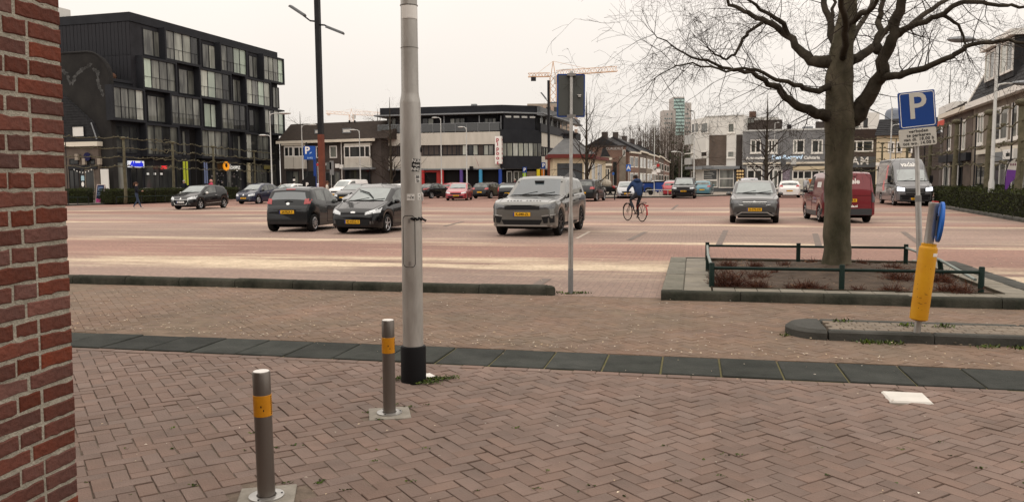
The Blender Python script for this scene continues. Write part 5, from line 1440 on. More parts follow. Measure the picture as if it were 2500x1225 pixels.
# ---- white and brown flats on the right of the side street
a, b = D(1722, 436, 95.0), D(1815, 436, 93.0)
F9 = Fac(a, b, 'apartment_block', 'white panelled block of flats with brown brick field above a grey shop')
W9 = F9.len; zz = lambda v: F9.sz(1765, v)[1]
F9.box('wall', MATS['panel_white'], 0, W9, 2.9, zz(283), 0, 12); F9.box('shop_wall', MATS['grey_trim'], 0, W9, .1, 2.9, .1, 12)
F9.pbox('brick_field', MATS['brown_brick'], 1731, 1773, 330, 404, -.06, 0); F9.pbox('canopy', MATS['zinc'], 1700, 1806, 406, 413, -.7, .0)
for u in (1731, 1752, 1776, 1796): F9.pbox('panel_joint', MATS['lamp_grey'], u, u + .8, 285, 328, -.012, 0)
F9.pbox('panel_joint', MATS['lamp_grey'], 1722, 1812, 297, 298, -.012, 0); F9.pbox('roof_edge', MATS['lamp_grey'], 1720, 1815, 281.5, 284, -.1, .1)
for (u0, u1, v0, v1, g) in ((1776, 1794, 300, 325, 'glass_mid'), (1775, 1794, 368, 386, 'glass_mid')): F9.pwin(u0, u1, v0, v1, fm=MATS['white_paint'], gm=g, fw=.14, sill=MATS['white_paint'])
F9.pbox('brick_strip', MATS['dark_brick'], 1797, 1812, 329, 415, -.05, 0)
F9.pwin(1716, 1752, 414, 440, cols=1, fm=MATS['white_paint'], gm='glass_dark', fw=.1); F9.pwin(1716, 1752, 440, 458, fm=MATS['white_paint'], gm='glass_mid', fw=.1); F9.pwin(1755, 1792, 413, 459, cols=1, rows=2, fm=MATS['white_paint'], gm='glass_mid', fw=.1)
for k, w_ in enumerate((14, 22, 25, 18, 20)): F9.pbox('print_line', MATS['lamp_grey'], 1719, 1719 + w_, 417 + k * 4, 418.2 + k * 4, -.075, -.06)
FL9 = Fac(D(1685, 437, 100.0), D(1722, 436, 95.0)); FL9.t = thing('stair_bay', 'angled white corner bay of the flats with balconies', 'building', FL9.p, FL9.ang)
FL9.box('wall', MATS['panel_white'], 0, FL9.len, 2.9, zz(284), .02, 9); FL9.box('shop_wall', MATS['panel_white'], 0.1, FL9.len, .1, 2.9, .3, 9)
FL9.pbox('brick_base', MATS['brown_brick'], 1685, 1722, 388, 406, -.05, .1); FL9.pbox('canopy', MATS['zinc'], 1672, 1722, 406, 413, -.6, .1)
FL9.pwin(1689, 1706, 300, 326, fm=MATS['white_paint'], gm=G_ALL, cols=2, fw=.12); FL9.pwin(1712, 1729, 299, 326, fm=MATS['white_paint'], gm='glass_mid', fw=.12); FL9.pwin(1712, 1727, 369, 384, fm=MATS['white_paint'], gm='glass_dark', fw=.12)
FL9.pwin(1688, 1700, 418, 462, fm=MATS['white_paint'], gm='glass_mid', cols=2, fw=.1, y=.28)
for v0, v1 in ((330, 353), (386, 402)): FL9.pbox('balcony', MATS['lamp_grey'], 1671, 1686, v0, v1, -.3, 1.2)
FL9.pbox('balcony_frame', MATS['white_paint'], 1671, 1685, 374, 376, -.3, 1.2)
# ---- snack bar with grey front
a, b = D(1812, 436, 92.0), D(2046, 435, 89.0)
FA = Fac(a, b, 'snack_bar', 'grey brick snack bar with white shop windows and lettering over its front')
WA = FA.len; zz = lambda v: FA.sz(1930, v)[1]
FA.box('wall', MATS['grey_brick'], 0, WA, .1, zz(319), 0, 9); FA.box('coping', MATS['lamp_grey'], -.05, WA + .05, zz(319), zz(315), -.1, .3)
FA.box('attic', MATS['dark_brick'], .3, WA * .42, zz(318), zz(287), 3, 8); FA.pwin(1822, 1842, 289, 302, y=2.97, fm=MATS['dark_brick'], gm='glass_mid', cols=2); FA.pbox('roof_vent', mat('rust_brown', (0.12, 0.07, 0.05), .8), 1829, 1846, 272, 286, 4, 5)
FA.pbox('roof_box', MATS['anthracite'], 1922, 1932, 304, 317, 2, 3); FA.pbox('roof_box', MATS['zinc'], 1960, 1985, 309, 317, 2, 4); FA.pbox('chimney', MATS['dark_brick'], 1992, 2015, 297, 317, 4, 5)
for (u0, u1, sp_) in ((1832, 1858, None), (1875, 1898, (.4, .72)), (1936, 1964, (.32,)), (1981, 2009, (.62,))): FA.pwin(u0, u1, 341, 374, cols=2, split=sp_, fm=MATS['white_paint'], gm=G_DARK, fw=.13, sill=MATS['white_paint'])
for (body, u, v, s, m, sh) in (('Automatiek', 1846, 386, .46, 'sign_white', 0), ('Den Boogerd', 1920, 384, .6, 'sign_blue_white', .25), ('Cafetaria', 1982, 385, .46, 'sign_white', 0)):
 if m == 'sign_blue_white': mat(m, (0.55, 0.7, 0.85), .5, emit=.4)
 FA.text(body, u, v, s, MATS[m], shear=sh, bold=.02, y=-.1)
FA.pbox('cream_band', MATS['cream_paint'], 1813, 2014, 396, 400.5, -.3, -.02)
FA.pwin(1823, 1861, 404, 412, cols=2, fm=MATS['white_paint'], gm='glass_dark', fw=.1); FA.pwin(1823, 1861, 414, 462, cols=2, fm=MATS['white_paint'], gm='glass_dark', fw=.13)
FA.pwin(1876, 1906, 404, 412, cols=2, fm=MATS['white_paint'], gm='glass_dark', fw=.1); FA.pwin(1876, 1910, 414, 462, cols=3, fm=MATS['white_paint'], gm=G_DARK, fw=.13)
FA.pbox('awning_band', MATS['render_cream'], 1936, 2013, 406, 415, -.25, -.02); FA.pwin(1934, 2014, 416, 438, cols=4, split=(.18, .36, .6, .82), fm=MATS['white_paint'], gm='glass_dark', fw=.13); FA.pbox('counter', MATS['render_white'], 1934, 2014, 438, 462, -.2, 0)
FA.pbox('food_poster', mat('food', (0.6, 0.3, 0.05), .6, c2=(0.45, 0.06, 0.03), scale=4), 1974, 1998, 437, 448, -.26, -.22)
mb = MB(); FA.pbox('menu_board', mat('menu_brown', (0.03, 0.016, 0.012), .5), 1797, 1818, 412, 450, -.4, -.3)
for i in range(3):
 for j in range(4):
  x, z = FA.sz(1801 + i * 6, 418 + j * 8, -.42); MB().ball((x, -.42, z), .13, 8, 6, 1, .3, 1).build('menu_picture', mat('ice_cream', (0.6, 0.42, 0.2), .6, var=.2, scale=5), FA.t)
FA.pbox('dark_poster', mat('mosaic', (0.05, 0.035, 0.05), .6, c2=(0.35, 0.3, 0.35), scale=9), 1911, 1928, 414, 440, -.2, -.1); FA.pbox('hanging_sign', MATS['grey_trim'], 1906, 1919, 391, 404, -1.0, -.8); FA.pbox('hanging_sign', MATS['lamp_grey'], 1931, 1944, 384, 402, -1.4, -1.2)
# ---- restaurant right of the trunk
a, b = D(2044, 435, 88.0), D(2140, 434, 86.5)
FN = Fac(a, b, 'restaurant', 'narrow brown building with dark sign board behind the maroon van')
WN = FN.len; zz = lambda v: FN.sz(2100, v)[1]
FN.box('wall', MATS['brown_brick'], 0.05, WN, .1, zz(316), 0.02, 8); FN.pbox('cornice', mat('dark_brown', (0.05, 0.035, 0.03), .7), 2046, 2140, 316, 342, -.15, 0)
FN.pwin(2070, 2132, 343, 371, split=(.35, .6), fm=MATS['white_paint'], gm='glass_dark', fw=.14); FN.pbox('sign_board', MATS['grey_trim'], 2048, 2138, 383, 409, -.3, 0); FN.text('NAM', 2088, 394, 1.15, MATS['sign_white'], y=-.34, bold=.02, spacing=1.15)
FN.pwin(2052, 2136, 412, 466, cols=5, fm=MATS['anthracite'], gm='glass_dark', fw=.1)
Fq = Fac(D(2070, 435, 104), D(2142, 434, 104), 'white_house', 'white rendered house top showing above the dark restaurant roof')
Fq.box('wall', MATS['panel_white'], 0, Fq.len, 0, Fq.sz(2110, 275)[1], 0, 6); Fq.pwin(2086, 2098, 294, 314, fm=MATS['white_paint'], gm='glass_mid', cols=1); Fq.pwin(2106, 2120, 287, 314, fm=MATS['white_paint'], gm='glass_dark', cols=1)
# ---- cream house behind the tall van
a, b = D(2136, 434, 82.0), D(2292, 433, 79.0)
Fz = Fac(a, b, 'cream_house', 'cream house with dark tiled roof behind the tall delivery van')
Fz.box('wall', MATS['render_cream'], 0.05, Fz.len - 2.5, .1, Fz.sz(2170, 331)[1], 0, 7); Fz.box('side_wall', MATS['dark_brick'], Fz.len - 2.5, Fz.len, .1, Fz.sz(2170, 325)[1], -.02, 7)
ze = Fz.sz(2170, 331)[1]; zr = Fz.sz(2170, 291, 3)[1]
mb = MB()
for i in range(9):
 t0, t1 = i / 9, (i + 1) / 9; y0, y1 = -.4 + 3.4 * t0, -.4 + 3.4 * t1; z0, z1 = ze + (zr - ze) * t0, ze + (zr - ze) * t1
 mb.add([(-.1, y0, z0 + .07), (Fz.len, y0, z0 + .07), (Fz.len, y1, z1), (-.1, y1, z1), (-.1, y0, z0 - .03), (Fz.len, y0, z0 - .03)], [(0, 1, 2, 3), (4, 5, 1, 0)])
mb.build('roof', MATS['dark_tile'], Fz.t)
for (u0, u1) in ((2168, 2184), (2188, 2203), (2213, 2228)): Fz.pwin(u0, u1, 346, 374, fm=MATS['white_paint'], gm='glass_dark', fw=.14)
Fz.pwin(2140, 2160, 405, 470, fm=MATS['white_paint'], gm='glass_dark', cols=2); Fz.pbox('white_band', MATS['white_paint'], 2138, 2230, 396, 404, -.1, 0)
MB().lathe([(.95, -1), (.95, .9), (.8, 1.25), (.4, 1.45), (.0001, 1.5)], 16, Matrix.Translation((Fz.sz(2183, 290, 8)[0], 8, zr))).build('roof_tank', mat('tank_blue', (0.16, 0.18, 0.22), .4), Fz.t, smooth=True)
# ---- row of shops along the right side
q0, q1 = D(2370, 432, 50.8), D(2500, 431, 40.0)
dr_ = (q1 - q0); dr_.z = 0; dr_.normalize()
def on(u, base=q0):                      # where the sight line through column u meets the row
 r = ray(u, 432); n = Vector((-dr_.y, dr_.x, 0)); o = Vector((0, 0, 0)); t = (Vector((base.x, base.y, 0)) - o).dot(n) / Vector((r.x, r.y, 0)).dot(n); return Vector((r.x, r.y, 0)) * t
h1 = Fac(on(2300), on(2369), 'shop_house', 'brown brick shop house with low tiled roof right of the tall van')
L1 = h1.len; ze = 6.0
h1.box('wall', MATS['brown_brick'], 0, L1 - .02, .1, ze, 0, 9); h1.box('gutter', MATS['cream_paint'], -.2, L1 - .05, ze - .1, ze + .2, -.4, 0)
def tiled(Fh, L_, z0, z1, y1, m='dark_tile', y0=-.3, n=12, xa=-.05):
 mb = MB()
 for i in range(n):
  t0, t1 = i / n, (i + 1) / n; a_, b_ = y0 + (y1 - y0) * t0, y0 + (y1 - y0) * t1; c_, d_ = z0 + (z1 - z0) * t0, z0 + (z1 - z0) * t1
  mb.add([(xa, a_, c_ + .05), (L_, a_, c_ + .05), (L_, b_, d_), (xa, b_, d_), (xa, a_, c_ - .02), (L_, a_, c_ - .02)], [(0, 1, 2, 3), (4, 5, 1, 0)])
 mb.add([(xa, y0, z0), (xa, y1, z1), (xa, y1 + 4, z0)], [(0, 1, 2)]); mb.add([(L_, y0, z0), (L_, y1, z1), (L_, y1 + 4, z0)], [(0, 2, 1)]); mb.add([(xa, y1, z1), (L_, y1, z1), (L_, y1 + 4, z0), (xa, y1 + 4, z0)], [(0, 1, 2, 3)])
 return mb.build('roof', MATS[m], Fh.t)
tiled(h1, L1 - .02, ze + .2, ze + 2.6, 4.2, 'brown_tile')
for (a_, b_) in ((.2, .3), (.5, .6)): h1.window(L1 * a_, L1 * b_, 3.6, 5.4, 1, 1, MATS['white_paint'], G_ALL, .12, sill=MATS['white_paint'])
h1.window(L1 * .7, L1 * .8, 3.4, 5.4, 1, 1, MATS['white_paint'], 'glass_pale', .1); h1.box('shop_fascia', MATS['anthracite'], 0, L1 - .03, 2.7, 3.2, -.3, 0); h1.window(L1 * .05, L1 * .3, .3, 2.65, 2, 1, MATS['white_paint'], G_DARK, .12); h1.window(L1 * .36, L1 * .75, .3, 2.65, 3, 1, MATS['anthracite'], 'glass_dark', .1)
h1.box('red_figure', MATS['red_paint'], L1 * .5, L1 * .55, .5, 2.3, -.1, -.07); h1.box('white_figure', MATS['lamp_grey'], L1 * .62, L1 * .69, .5, 2.5, -.1, -.07)
h2 = Fac(on(2370), on(2600), 'mansard_house', 'brick shop house with black mansard roof and white dormers at the right edge')
L2 = h2.len; xat = lambda u, v, y=0: h2.sz(u, v, y)[0]
h2.box('wall', MATS['tan_brick'], 0, L2, .1, 6.0, 0, 9); h2.box('gutter', MATS['white_paint'], -.25, L2, 5.9, 6.25, -.45, 0)
mb = MB(); n = 12
for i in range(n):
 t0, t1 = i / n, (i + 1) / n; a_, b_ = -.3 + 1.5 * t0, -.3 + 1.5 * t1; c_, d_ = 6.25 + 2.9 * t0, 6.25 + 2.9 * t1
 mb.add([(0, a_, c_ + .05), (L2, a_, c_ + .05), (L2, b_, d_), (0, b_, d_), (0, a_, c_), (L2, a_, c_)], [(0, 1, 2, 3), (4, 5, 1, 0)])
mb.add([(0, 1.2, 9.15), (L2, 1.2, 9.15), (L2, 5, 11.2), (0, 5, 11.2), (0, 10, 6.25), (0, -.3, 6.25)], [(0, 1, 2, 3), (0, 3, 4, 5)]); mb.build('roof', MATS['dark_tile'], h2.t)
MB().tube([(-.03, -.33, 6.3), (-.03, 1.15, 9.2)], .07, 5).build('verge', MATS['white_paint'], h2.t)
for (u0, u1) in ((2407, 2432), (2444, 2476)):
 x0, x1 = xat(u0, 200), xat(u1, 200)
 h2.box('dormer', MATS['dark_tile'], x0, x1, 6.9, 9.0, -.05, 1.6); h2.box('dormer_roof', MATS['white_paint'], x0 - .25, x1 + .25, 9.0, 9.3, -.35, 1.8); h2.window(x0 + .08, x1 - .08, 7.2, 8.9, 2, 1, MATS['white_paint'], ['glass_pale', 'glass_mid'], .12, y=-.07)
for (u0, u1, n) in ((2388, 2402, 2), (2426, 2462, 2), (2470, 2500, 2), (2510, 2540, 2)): h2.window(xat(u0, 310), xat(u1, 310), 3.6, 5.5, n, 1, MATS['white_paint'], ['glass_mid', 'glass_pale', 'glass_dark'], .14, sill=MATS['white_paint'])
h2.box('cream_band', MATS['cream_paint'], L2 * .1, L2, 3.0, 3.25, -.15, 0); h2.box('shop_fascia', MATS['zinc'], L2 * .3, L2, 2.5, 3.0, -.2, 0)
h2.window(xat(2385, 400), xat(2420, 400), .3, 2.45, 3, 1, MATS['anthracite'], 'glass_dark', .1); h2.window(xat(2428, 400), xat(2490, 400), .3, 2.45, 4, 1, MATS['white_paint'], G_DARK, .1); h2.window(xat(2500, 400), xat(2560, 400), .3, 2.45, 4, 1, MATS['white_paint'], G_DARK, .1)
x = xat(2465, 375, -.4); h2.box('shop_sign', MATS['sign_white'], x - .9, x + 1.1, 2.55, 3.05, -.5, -.25); text('lettering', 'salon', .34, MATS['sticker_black'], h2.t, (x + .1, -.51, 2.8), bold=.01)
# red striped building peeping over at the left end of the row
Fx = Fac(D(2285, 433, 70), D(2320, 433, 64), 'filling_station', 'pale canopy with a red stripe showing left of the brick shop house')
Fx.box('canopy', MATS['panel_white'], 0, Fx.len, 6.0, 7.6, 0, 4); Fx.box('red_stripe', mat('stripe_red', (0.55, 0.06, 0.03), .5), -.02, Fx.len + .02, 6.0, 6.45, -.03, .0); Fx.box('wall', MATS['dark_brick'], .3, Fx.len, .1, 6.0, .3, 4)
# ---- unseen terrace added behind the viewpoint to shade the pavement and darken car reflections
for k, (x0, x1, hh, m) in enumerate(((-34, -20, 9.5, 'red_brick'), (-19.9, -8, 8.2, 'brown_brick'), (-7.9, 4, 9.0, 'tan_brick'), (4.1, 16, 8.4, 'red_brick'), (16.1, 30, 9.6, 'brown_brick'))):
 Fh = Fac(AB(x1, -13), AB(x0, -13), 'terrace_house', ('red brick', 'brown brick', 'tan brick', 'second red brick', 'second brown brick')[k] + ' house added unseen behind the viewpoint to block light', group='unseen houses added behind the viewpoint to block light')
 Fh.box('wall', MATS[m], 0, Fh.len, 0, hh, 0, 8)
 MB().prism([(-.3, hh), (8.3, hh), (4, hh + 3)], 0, Fh.len, Matrix.Rotation(R(90), 4, 'Z') @ Matrix.Scale(-1, 4, (0, 1, 0))).build('roof', MATS['dark_tile'], Fh.t)
 for z0, z1 in ((.6, 2.9), (4, 6)):
  for i in range(3): Fh.window(1 + i * 3.7, 3.2 + i * 3.7, z0, z1, 2, 1, MATS['white_paint'], G_ALL, .1)
# ------------------------------------------------------------------ trees and hedges
mat('bark', (0.062, 0.051, 0.038), 0.9, c2=(0.026, 0.022, 0.016), scale=3.5, bump=0.7, bscale=14)
mat('bark_big', (0.105, 0.088, 0.06), 0.9, c2=(0.034, 0.032, 0.017), scale=3.4, bump=1.0, bscale=9, stretch=(1, 1, .55), wpos=.22)
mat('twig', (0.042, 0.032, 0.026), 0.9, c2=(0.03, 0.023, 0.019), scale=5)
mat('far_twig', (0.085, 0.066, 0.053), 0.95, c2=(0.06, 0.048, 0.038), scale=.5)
mat('lime_bark', (0.13, 0.115, 0.075), 0.9, c2=(0.065, 0.06, 0.036), scale=5, bump=.4, bscale=20)
def smooth(pts, n=3):
 """Catmull-Rom through (point, radius)"""
 out = []
 for i in range(len(pts) - 1):
  p = [pts[max(0, i - 1)], pts[i], pts[i + 1], pts[min(len(pts) - 1, i + 2)]]
  for k in range(n):
   t = k / n
   def cr(a, b, c, d): return 0.5 * ((2 * b) + (c - a) * t + (2 * a - 5 * b + 4 * c - d) * t * t + (3 * b - a - 3 * c + d) * t ** 3)
   out.append((cr(*[x[0] for x in p]), max(.002, p[1][1] + (p[2][1] - p[1][1]) * t)))
 out.append(pts[-1]); return out
def twigs(mb, p, d, L_, r, q, lev, droop, sides=3, fan=3):
 """a wandering twig that forks"""
 n = 4 if lev else 3; pts = [p]; rad = [r]; v = d.normalized()
 for i in range(n):
  v = (v + Vector((q.gauss(0, .2), q.gauss(0, .2), q.gauss(0, .16) - droop * (.3 + i * .2)))).normalized()
  p = p + v * L_ / n; pts.append(p); rad.append(max(.0016, r * (1 - (i + 1) / (n + .6))))
 mb.tube(pts, rad, sides, cap=False)
 if lev <= 0: return
 for k in range(fan):
  i = q.randint(1, n); b = pts[i]; a = (pts[i] - pts[i - 1]).normalized()
  s = a.orthogonal(); s = (Matrix.Rotation(q.uniform(0, 6.283), 3, a) @ s)
  dd = (a * q.uniform(.55, 1.1) + s * q.uniform(.5, .95)).normalized()
  twigs(mb, b, dd, L_ * q.uniform(.4, .72), max(.0018, rad[i] * .62), q, lev - 1, droop, 3, fan)

# the bare street tree in the planted bed
dT = tb.y
tree = thing('bare_tree', 'large bare leafless tree growing from the planted bed at right', 'tree', (tb.x, tb.y, .12))
base = Vector((tb.x, tb.y, .12))
def tp(u, v, dy=0.0): return D(u, v, dT + dy) - base
pxm = dT / 1950
trunk = [(tp(2040, 690), 40), (tp(2041, 672), 38), (tp(2043, 640), 33.5), (tp(2043, 560), 33), (tp(2046, 450), 33.5), (tp(2050, 340), 36), (tp(2051, 285), 38), (tp(2050, 235), 34), (tp(2050, 180), 33), (tp(2056, 120), 29), (tp(2066, 60), 24), (tp(2070, 0), 21), (tp(2074, -90), 18), (tp(2070, -200), 15), (tp(2080, -340), 11), (tp(2076, -480), 6), (tp(2085, -600), 2)]
tk = smooth([(p, r * pxm * .93) for p, r in trunk], 6)
mb = MB(); mb.tube([p for p, r in tk], [r for p, r in tk], 26)
q = random.Random(17)
for i, v in enumerate(mb.v):                # knobbly bark
 p = Vector(v); a = mnoise.noise(p * 4.0) * .026 + mnoise.noise(Vector((p.x * 16, p.y * 16, p.z * 5))) * .014 + .07 * math.exp(-max(0, p.z) / .16)
 c = min(tk, key=lambda t: abs(t[0].z - p.z))[0]; d = Vector((p.x - c.x, p.y - c.y, 0))
 if d.length > 1e-4: mb.v[i] = tuple(p + d.normalized() * a)
mb.build('trunk', MATS['bark_big'], tree, smooth=True, angle=180)
limbs = [
 [(2035, 282, 0, 17), (2005, 280, -.1, 14), (1975, 272, -.3, 12), (1940, 252, -.5, 10), (1905, 222, -.7, 8.5), (1880, 203, -.8, 6.5), (1835, 178, -1.0, 5), (1790, 170, -1.2, 4), (1745, 160, -1.3, 3.2), (1690, 138, -1.4, 2.4), (1640, 112, -1.5, 1.6), (1598, 84, -1.5, 1)],
 [(2040, 150, 0, 19), (2010, 152, .1, 16), (1980, 145, .3, 13.5), (1950, 120, .5, 11), (1925, 90, .6, 9), (1895, 68, .7, 8), (1860, 50, .8, 7), (1825, 36, .9, 6), (1795, 15, 1.0, 5), (1765, -8, 1.1, 4), (1710, -60, 1.3, 2.5), (1660, -110, 1.4, 1.2)],
 [(1925, 88, .6, 8), (1910, 60, .5, 6.5), (1880, 38, .4, 5), (1845, 15, .3, 4), (1815, -15, .2, 3), (1780, -70, .1, 1.5)],
 [(1862, 54, .8, 5), (1835, 72, .6, 4.2), (1815, 95, .5, 4), (1800, 122, .4, 3.6), (1775, 141, .3, 3), (1748, 135, .2, 2.4), (1728, 116, .1, 1.2)],
 [(2030, 210, 0, 10), (2000, 222, -.3, 7), (1965, 216, -.6, 6), (1925, 203, -.9, 5), (1880, 188, -1.1, 4.2), (1830, 165, -1.3, 3.4), (1775, 172, -1.5, 2.6), (1715, 158, -1.7, 2), (1650, 160, -1.8, 1.4), (1600, 190, -1.9, .9)],
 [(2080, 290, 0, 26), (2100, 265, -.1, 22), (2125, 225, -.2, 19), (2147, 190, -.3, 17), (2158, 150, -.4, 15), (2170, 110, -.5, 14), (2185, 65, -.6, 12.5), (2203, 10, -.7, 11), (2218, -60, -.8, 9), (2235, -160, -1.0, 7), (2240, -270, -1.1, 4), (2255, -380, -1.2, 1.5)],
 [(2075, 150, .1, 14), (2105, 135, .4, 12), (2135, 112, .7, 10), (2160, 85, .9, 8.5), (2175, 55, 1.1, 7), (2200, 10, 1.3, 5.5), (2235, -50, 1.5, 3.5), (2270, -120, 1.7, 1.6)],
 [(2140, 130, -.3, 9), (2141, 90, -.1, 8), (2143, 55, .1, 7.5), (2152, 20, .2, 6.5), (2165, -30, .4, 5), (2160, -110, .5, 3), (2170, -190, .6, 1.2)],
 [(2150, 188, -.3, 11), (2185, 184, -.7, 9), (2225, 176, -1.1, 8), (2270, 160, -1.4, 7), (2320, 136, -1.6, 6), (2360, 115, -1.8, 5.2), (2410, 104, -2.0, 4.4), (2455, 98, -2.2, 3.6), (2500, 107, -2.3, 3), (2560, 112, -2.4, 2), (2640, 90, -2.5, 1)],
 [(2172, 100, -.5, 10), (2205, 75, -.2, 8.5), (2245, 45, .1, 7), (2275, 22, .3, 6), (2315, -5, .5, 5), (2370, -55, .8, 3.2), (2420, -110, 1.0, 1.4)],
 [(2185, 88, -.5, 8.5), (2225, 68, -.8, 7.5), (2275, 45, -1.0, 6.5), (2315, 25, -1.2, 6), (2360, 3, -1.4, 5.2), (2410, 10, -1.6, 4.4), (2455, 14, -1.7, 3.6), (2500, 18, -1.8, 3), (2570, 5, -2.0, 1.6)],
 [(2300, 38, -1.1, 4.5), (2330, 55, -1.1, 3.6), (2350, 90, -1.1, 2.8), (2358, 125, -1.1, 1.8)],
 [(2045, 140, .2, 12), (2034, 100, .5, 10), (2025, 55, .7, 9), (2012, 10, .9, 8), (2004, -30, 1.1, 7), (1985, -110, 1.3, 5), (1950, -200, 1.5, 2)],
 [(2028, 60, .7, 5), (2034, 20, .9, 4.5), (2036, -30, 1.0, 3.5), (2050, -120, 1.1, 1.5)],
 [(2070, 60, -.1, 9), (2095, 40, -.5, 7.5), (2130, 18, -.9, 6), (2150, -15, -1.2, 4.5), (2190, -90, -1.6, 2.5), (2230, -160, -1.9, 1)],
 [(2058, 140, -.2, 9), (2062, 95, -1.0, 8), (2060, 40, -1.8, 7), (2050, -40, -2.6, 5), (2060, -150, -3.4, 2)],
 [(2060, 130, .3, 9), (2085, 85, 1.3, 8), (2120, 30, 2.2, 6.5), (2140, -40, 3.0, 4.5), (2180, -140, 3.6, 2)],
 [(2070, -60, 0, 10), (2020, -120, -.6, 7), (1950, -180, -1.2, 5), (1860, -230, -1.6, 2)], [(2072, -120, 0, 9), (2130, -190, .6, 6), (2200, -280, 1.2, 2.5)],
 [(2074, -200, 0, 8), (2010, -290, .8, 5), (1960, -400, 1.2, 2)],
]
tw = MB()
for li, lm in enumerate(limbs):
 pts = smooth([(tp(u, v, dy), r * pxm * .95) for u, v, dy, r in lm], 3)
 for i in range(1, len(pts) - 1): pts[i] = (pts[i][0] + Vector((q.gauss(0, .012), q.gauss(0, .03), q.gauss(0, .012))), pts[i][1])
 mb = MB(); mb.tube([p for p, r in pts], [r for p, r in pts], 9); mb.build('limb', MATS['bark'], tree, smooth=True, angle=180)
 for i in range(3, len(pts)):
  p, r = pts[i]; a = (pts[i][0] - pts[i - 1][0]).normalized()
  k = 1 if r > .02 else 2
  if p.z > 6.6: k = 1
  for _ in range(k):
   if q.random() < .38: continue
   s = Matrix.Rotation(q.uniform(0, 6.283), 3, a) @ a.orthogonal()
   d = (a * q.uniform(.2, .9) + s * q.uniform(.6, 1.0) + Vector((0, 0, q.uniform(-.25, .25)))).normalized()
   twigs(tw, p, d, q.uniform(.5, 1.35), min(.011, .0045 + r * .13), q, 3, q.choice((.02, .05, .12, .2)), 3, 2 if q.random() < .5 else 3)
 p, r = pts[-1]; a = (pts[-1][0] - pts[-2][0]).normalized()
 for _ in range(3): twigs(tw, p, (a + Vector((q.gauss(0, .4), q.gauss(0, .4), q.gauss(0, .3)))).normalized(), q.uniform(.5, 1.0), .006, q, 2, .05)
# short shoots from the trunk
for i in range(90):
 t = q.choice(tk[24:64]); an = q.uniform(0, 6.283); twigs(tw, t[0] + Vector((math.cos(an), math.sin(an), 0)) * t[1] * .95, Vector((math.cos(an), math.sin(an), q.uniform(-.3, .6))), q.uniform(.1, .5), .005, q, 1 if i % 3 else 2, .1)
o = tw.build('twigs', MATS['twig'], tree); o['kind'] = 'stuff'

# bare trees farther off
def far_tree(label, u, v, d, ztop, spread, seed, n=9, m='twig', r0=.14, group='bare street trees across the square', lean=0, fork=.3, twr=.03, lev=3, up=.9):
 p = G(u, v) if d is None else D(u, 440, d); p.z = 0.1
 t = thing('bare_tree', label, 'tree', tuple(p), 0, group); q = random.Random(seed)
 H = ztop; tr = [(Vector((0, 0, 0)), r0 * 1.15), (Vector((.03, 0, H * .12)), r0), (Vector((lean * .3, .05, H * .35)), r0 * .8), (Vector((lean * .6, 0, H * .62)), r0 * .5), (Vector((lean, 0, H)), r0 * .08)]
 tr = smooth(tr, 4); mb = MB(); mb.tube([a for a, r in tr], [r for a, r in tr], 8); mb.build('trunk', MATS['bark'], t, smooth=True, angle=180)
 cr = MB()
 for i in range(n):
  f = fork + (1 - fork) * .85 * (i / n) ** .9; k = min(len(tr) - 2, int(f * (len(tr) - 1))); b, r = tr[k]
  an = i * 2.4 + q.uniform(-.4, .4); L_ = spread * (1.1 - .75 * f) * q.uniform(.8, 1.2)
  d_ = Vector((math.cos(an), math.sin(an), q.uniform(.35, up)))
  twigs(cr, b, d_, L_, max(twr * 1.4, r * .45), q, lev, -.03, 4, 4)
 o = cr.build('crown', MATS[m], t); o['kind'] = 'stuff'
 return t
far_tree('bare tree left of the grey lamp post before the white building', 955, 474, 80, 9.8, 4.6, 1, 20, r0=.17, fork=.25)
far_tree('bare tree right of the sign post beside the low pavilion', 1432, 470, 68, 8.9, 5.6, 2, 20, r0=.16, fork=.25, up=1.6)
far_tree('bare tree in front of the grey snack bar', 1870, 470, 74, 9.3, 4.8, 3, 24, r0=.2, fork=.3)
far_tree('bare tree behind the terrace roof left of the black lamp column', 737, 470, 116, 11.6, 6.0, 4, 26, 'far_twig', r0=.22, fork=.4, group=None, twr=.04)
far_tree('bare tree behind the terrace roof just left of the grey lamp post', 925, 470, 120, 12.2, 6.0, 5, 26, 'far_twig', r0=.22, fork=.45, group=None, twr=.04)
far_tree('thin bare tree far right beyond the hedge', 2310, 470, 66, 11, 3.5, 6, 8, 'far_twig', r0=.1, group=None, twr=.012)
# the belt of winter trees behind the street: more of them than one can count
mb = MB(); q = random.Random(31)
for i in range(120):
 u = q.uniform(1478, 1706); d = q.uniform(225, 300); p = D(u, 440, d); p.z = 0
 H = (11 + 7 * min(1, max(0, (u - 1470) / 75))) * q.uniform(.82, 1.05) + (d - 225) * .03; ln = q.gauss(0, .4)
 mb.tube([p, p + Vector((ln * .4, 0, H * .5)), p + Vector((ln, 0, H))], [.22, .15, .03], 3, cap=False)
 for k in range(15):
  f = q.uniform(.2, .95); b = p + Vector((ln * f, 0, H * f)); an = q.uniform(0, 6.28)
  twigs(mb, b, Vector((math.cos(an) * .7, math.sin(an) * .7, q.uniform(.6, 1.4))), H * .3 * (1.15 - f * .7), .06, q, 1, 0, 3, 3)
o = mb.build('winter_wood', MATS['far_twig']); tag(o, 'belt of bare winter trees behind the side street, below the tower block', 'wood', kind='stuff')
mat('evergreen', (0.03, 0.04, 0.022), .9, c2=(0.055, 0.06, 0.035), scale=.6, island=.5)
mb = MB()
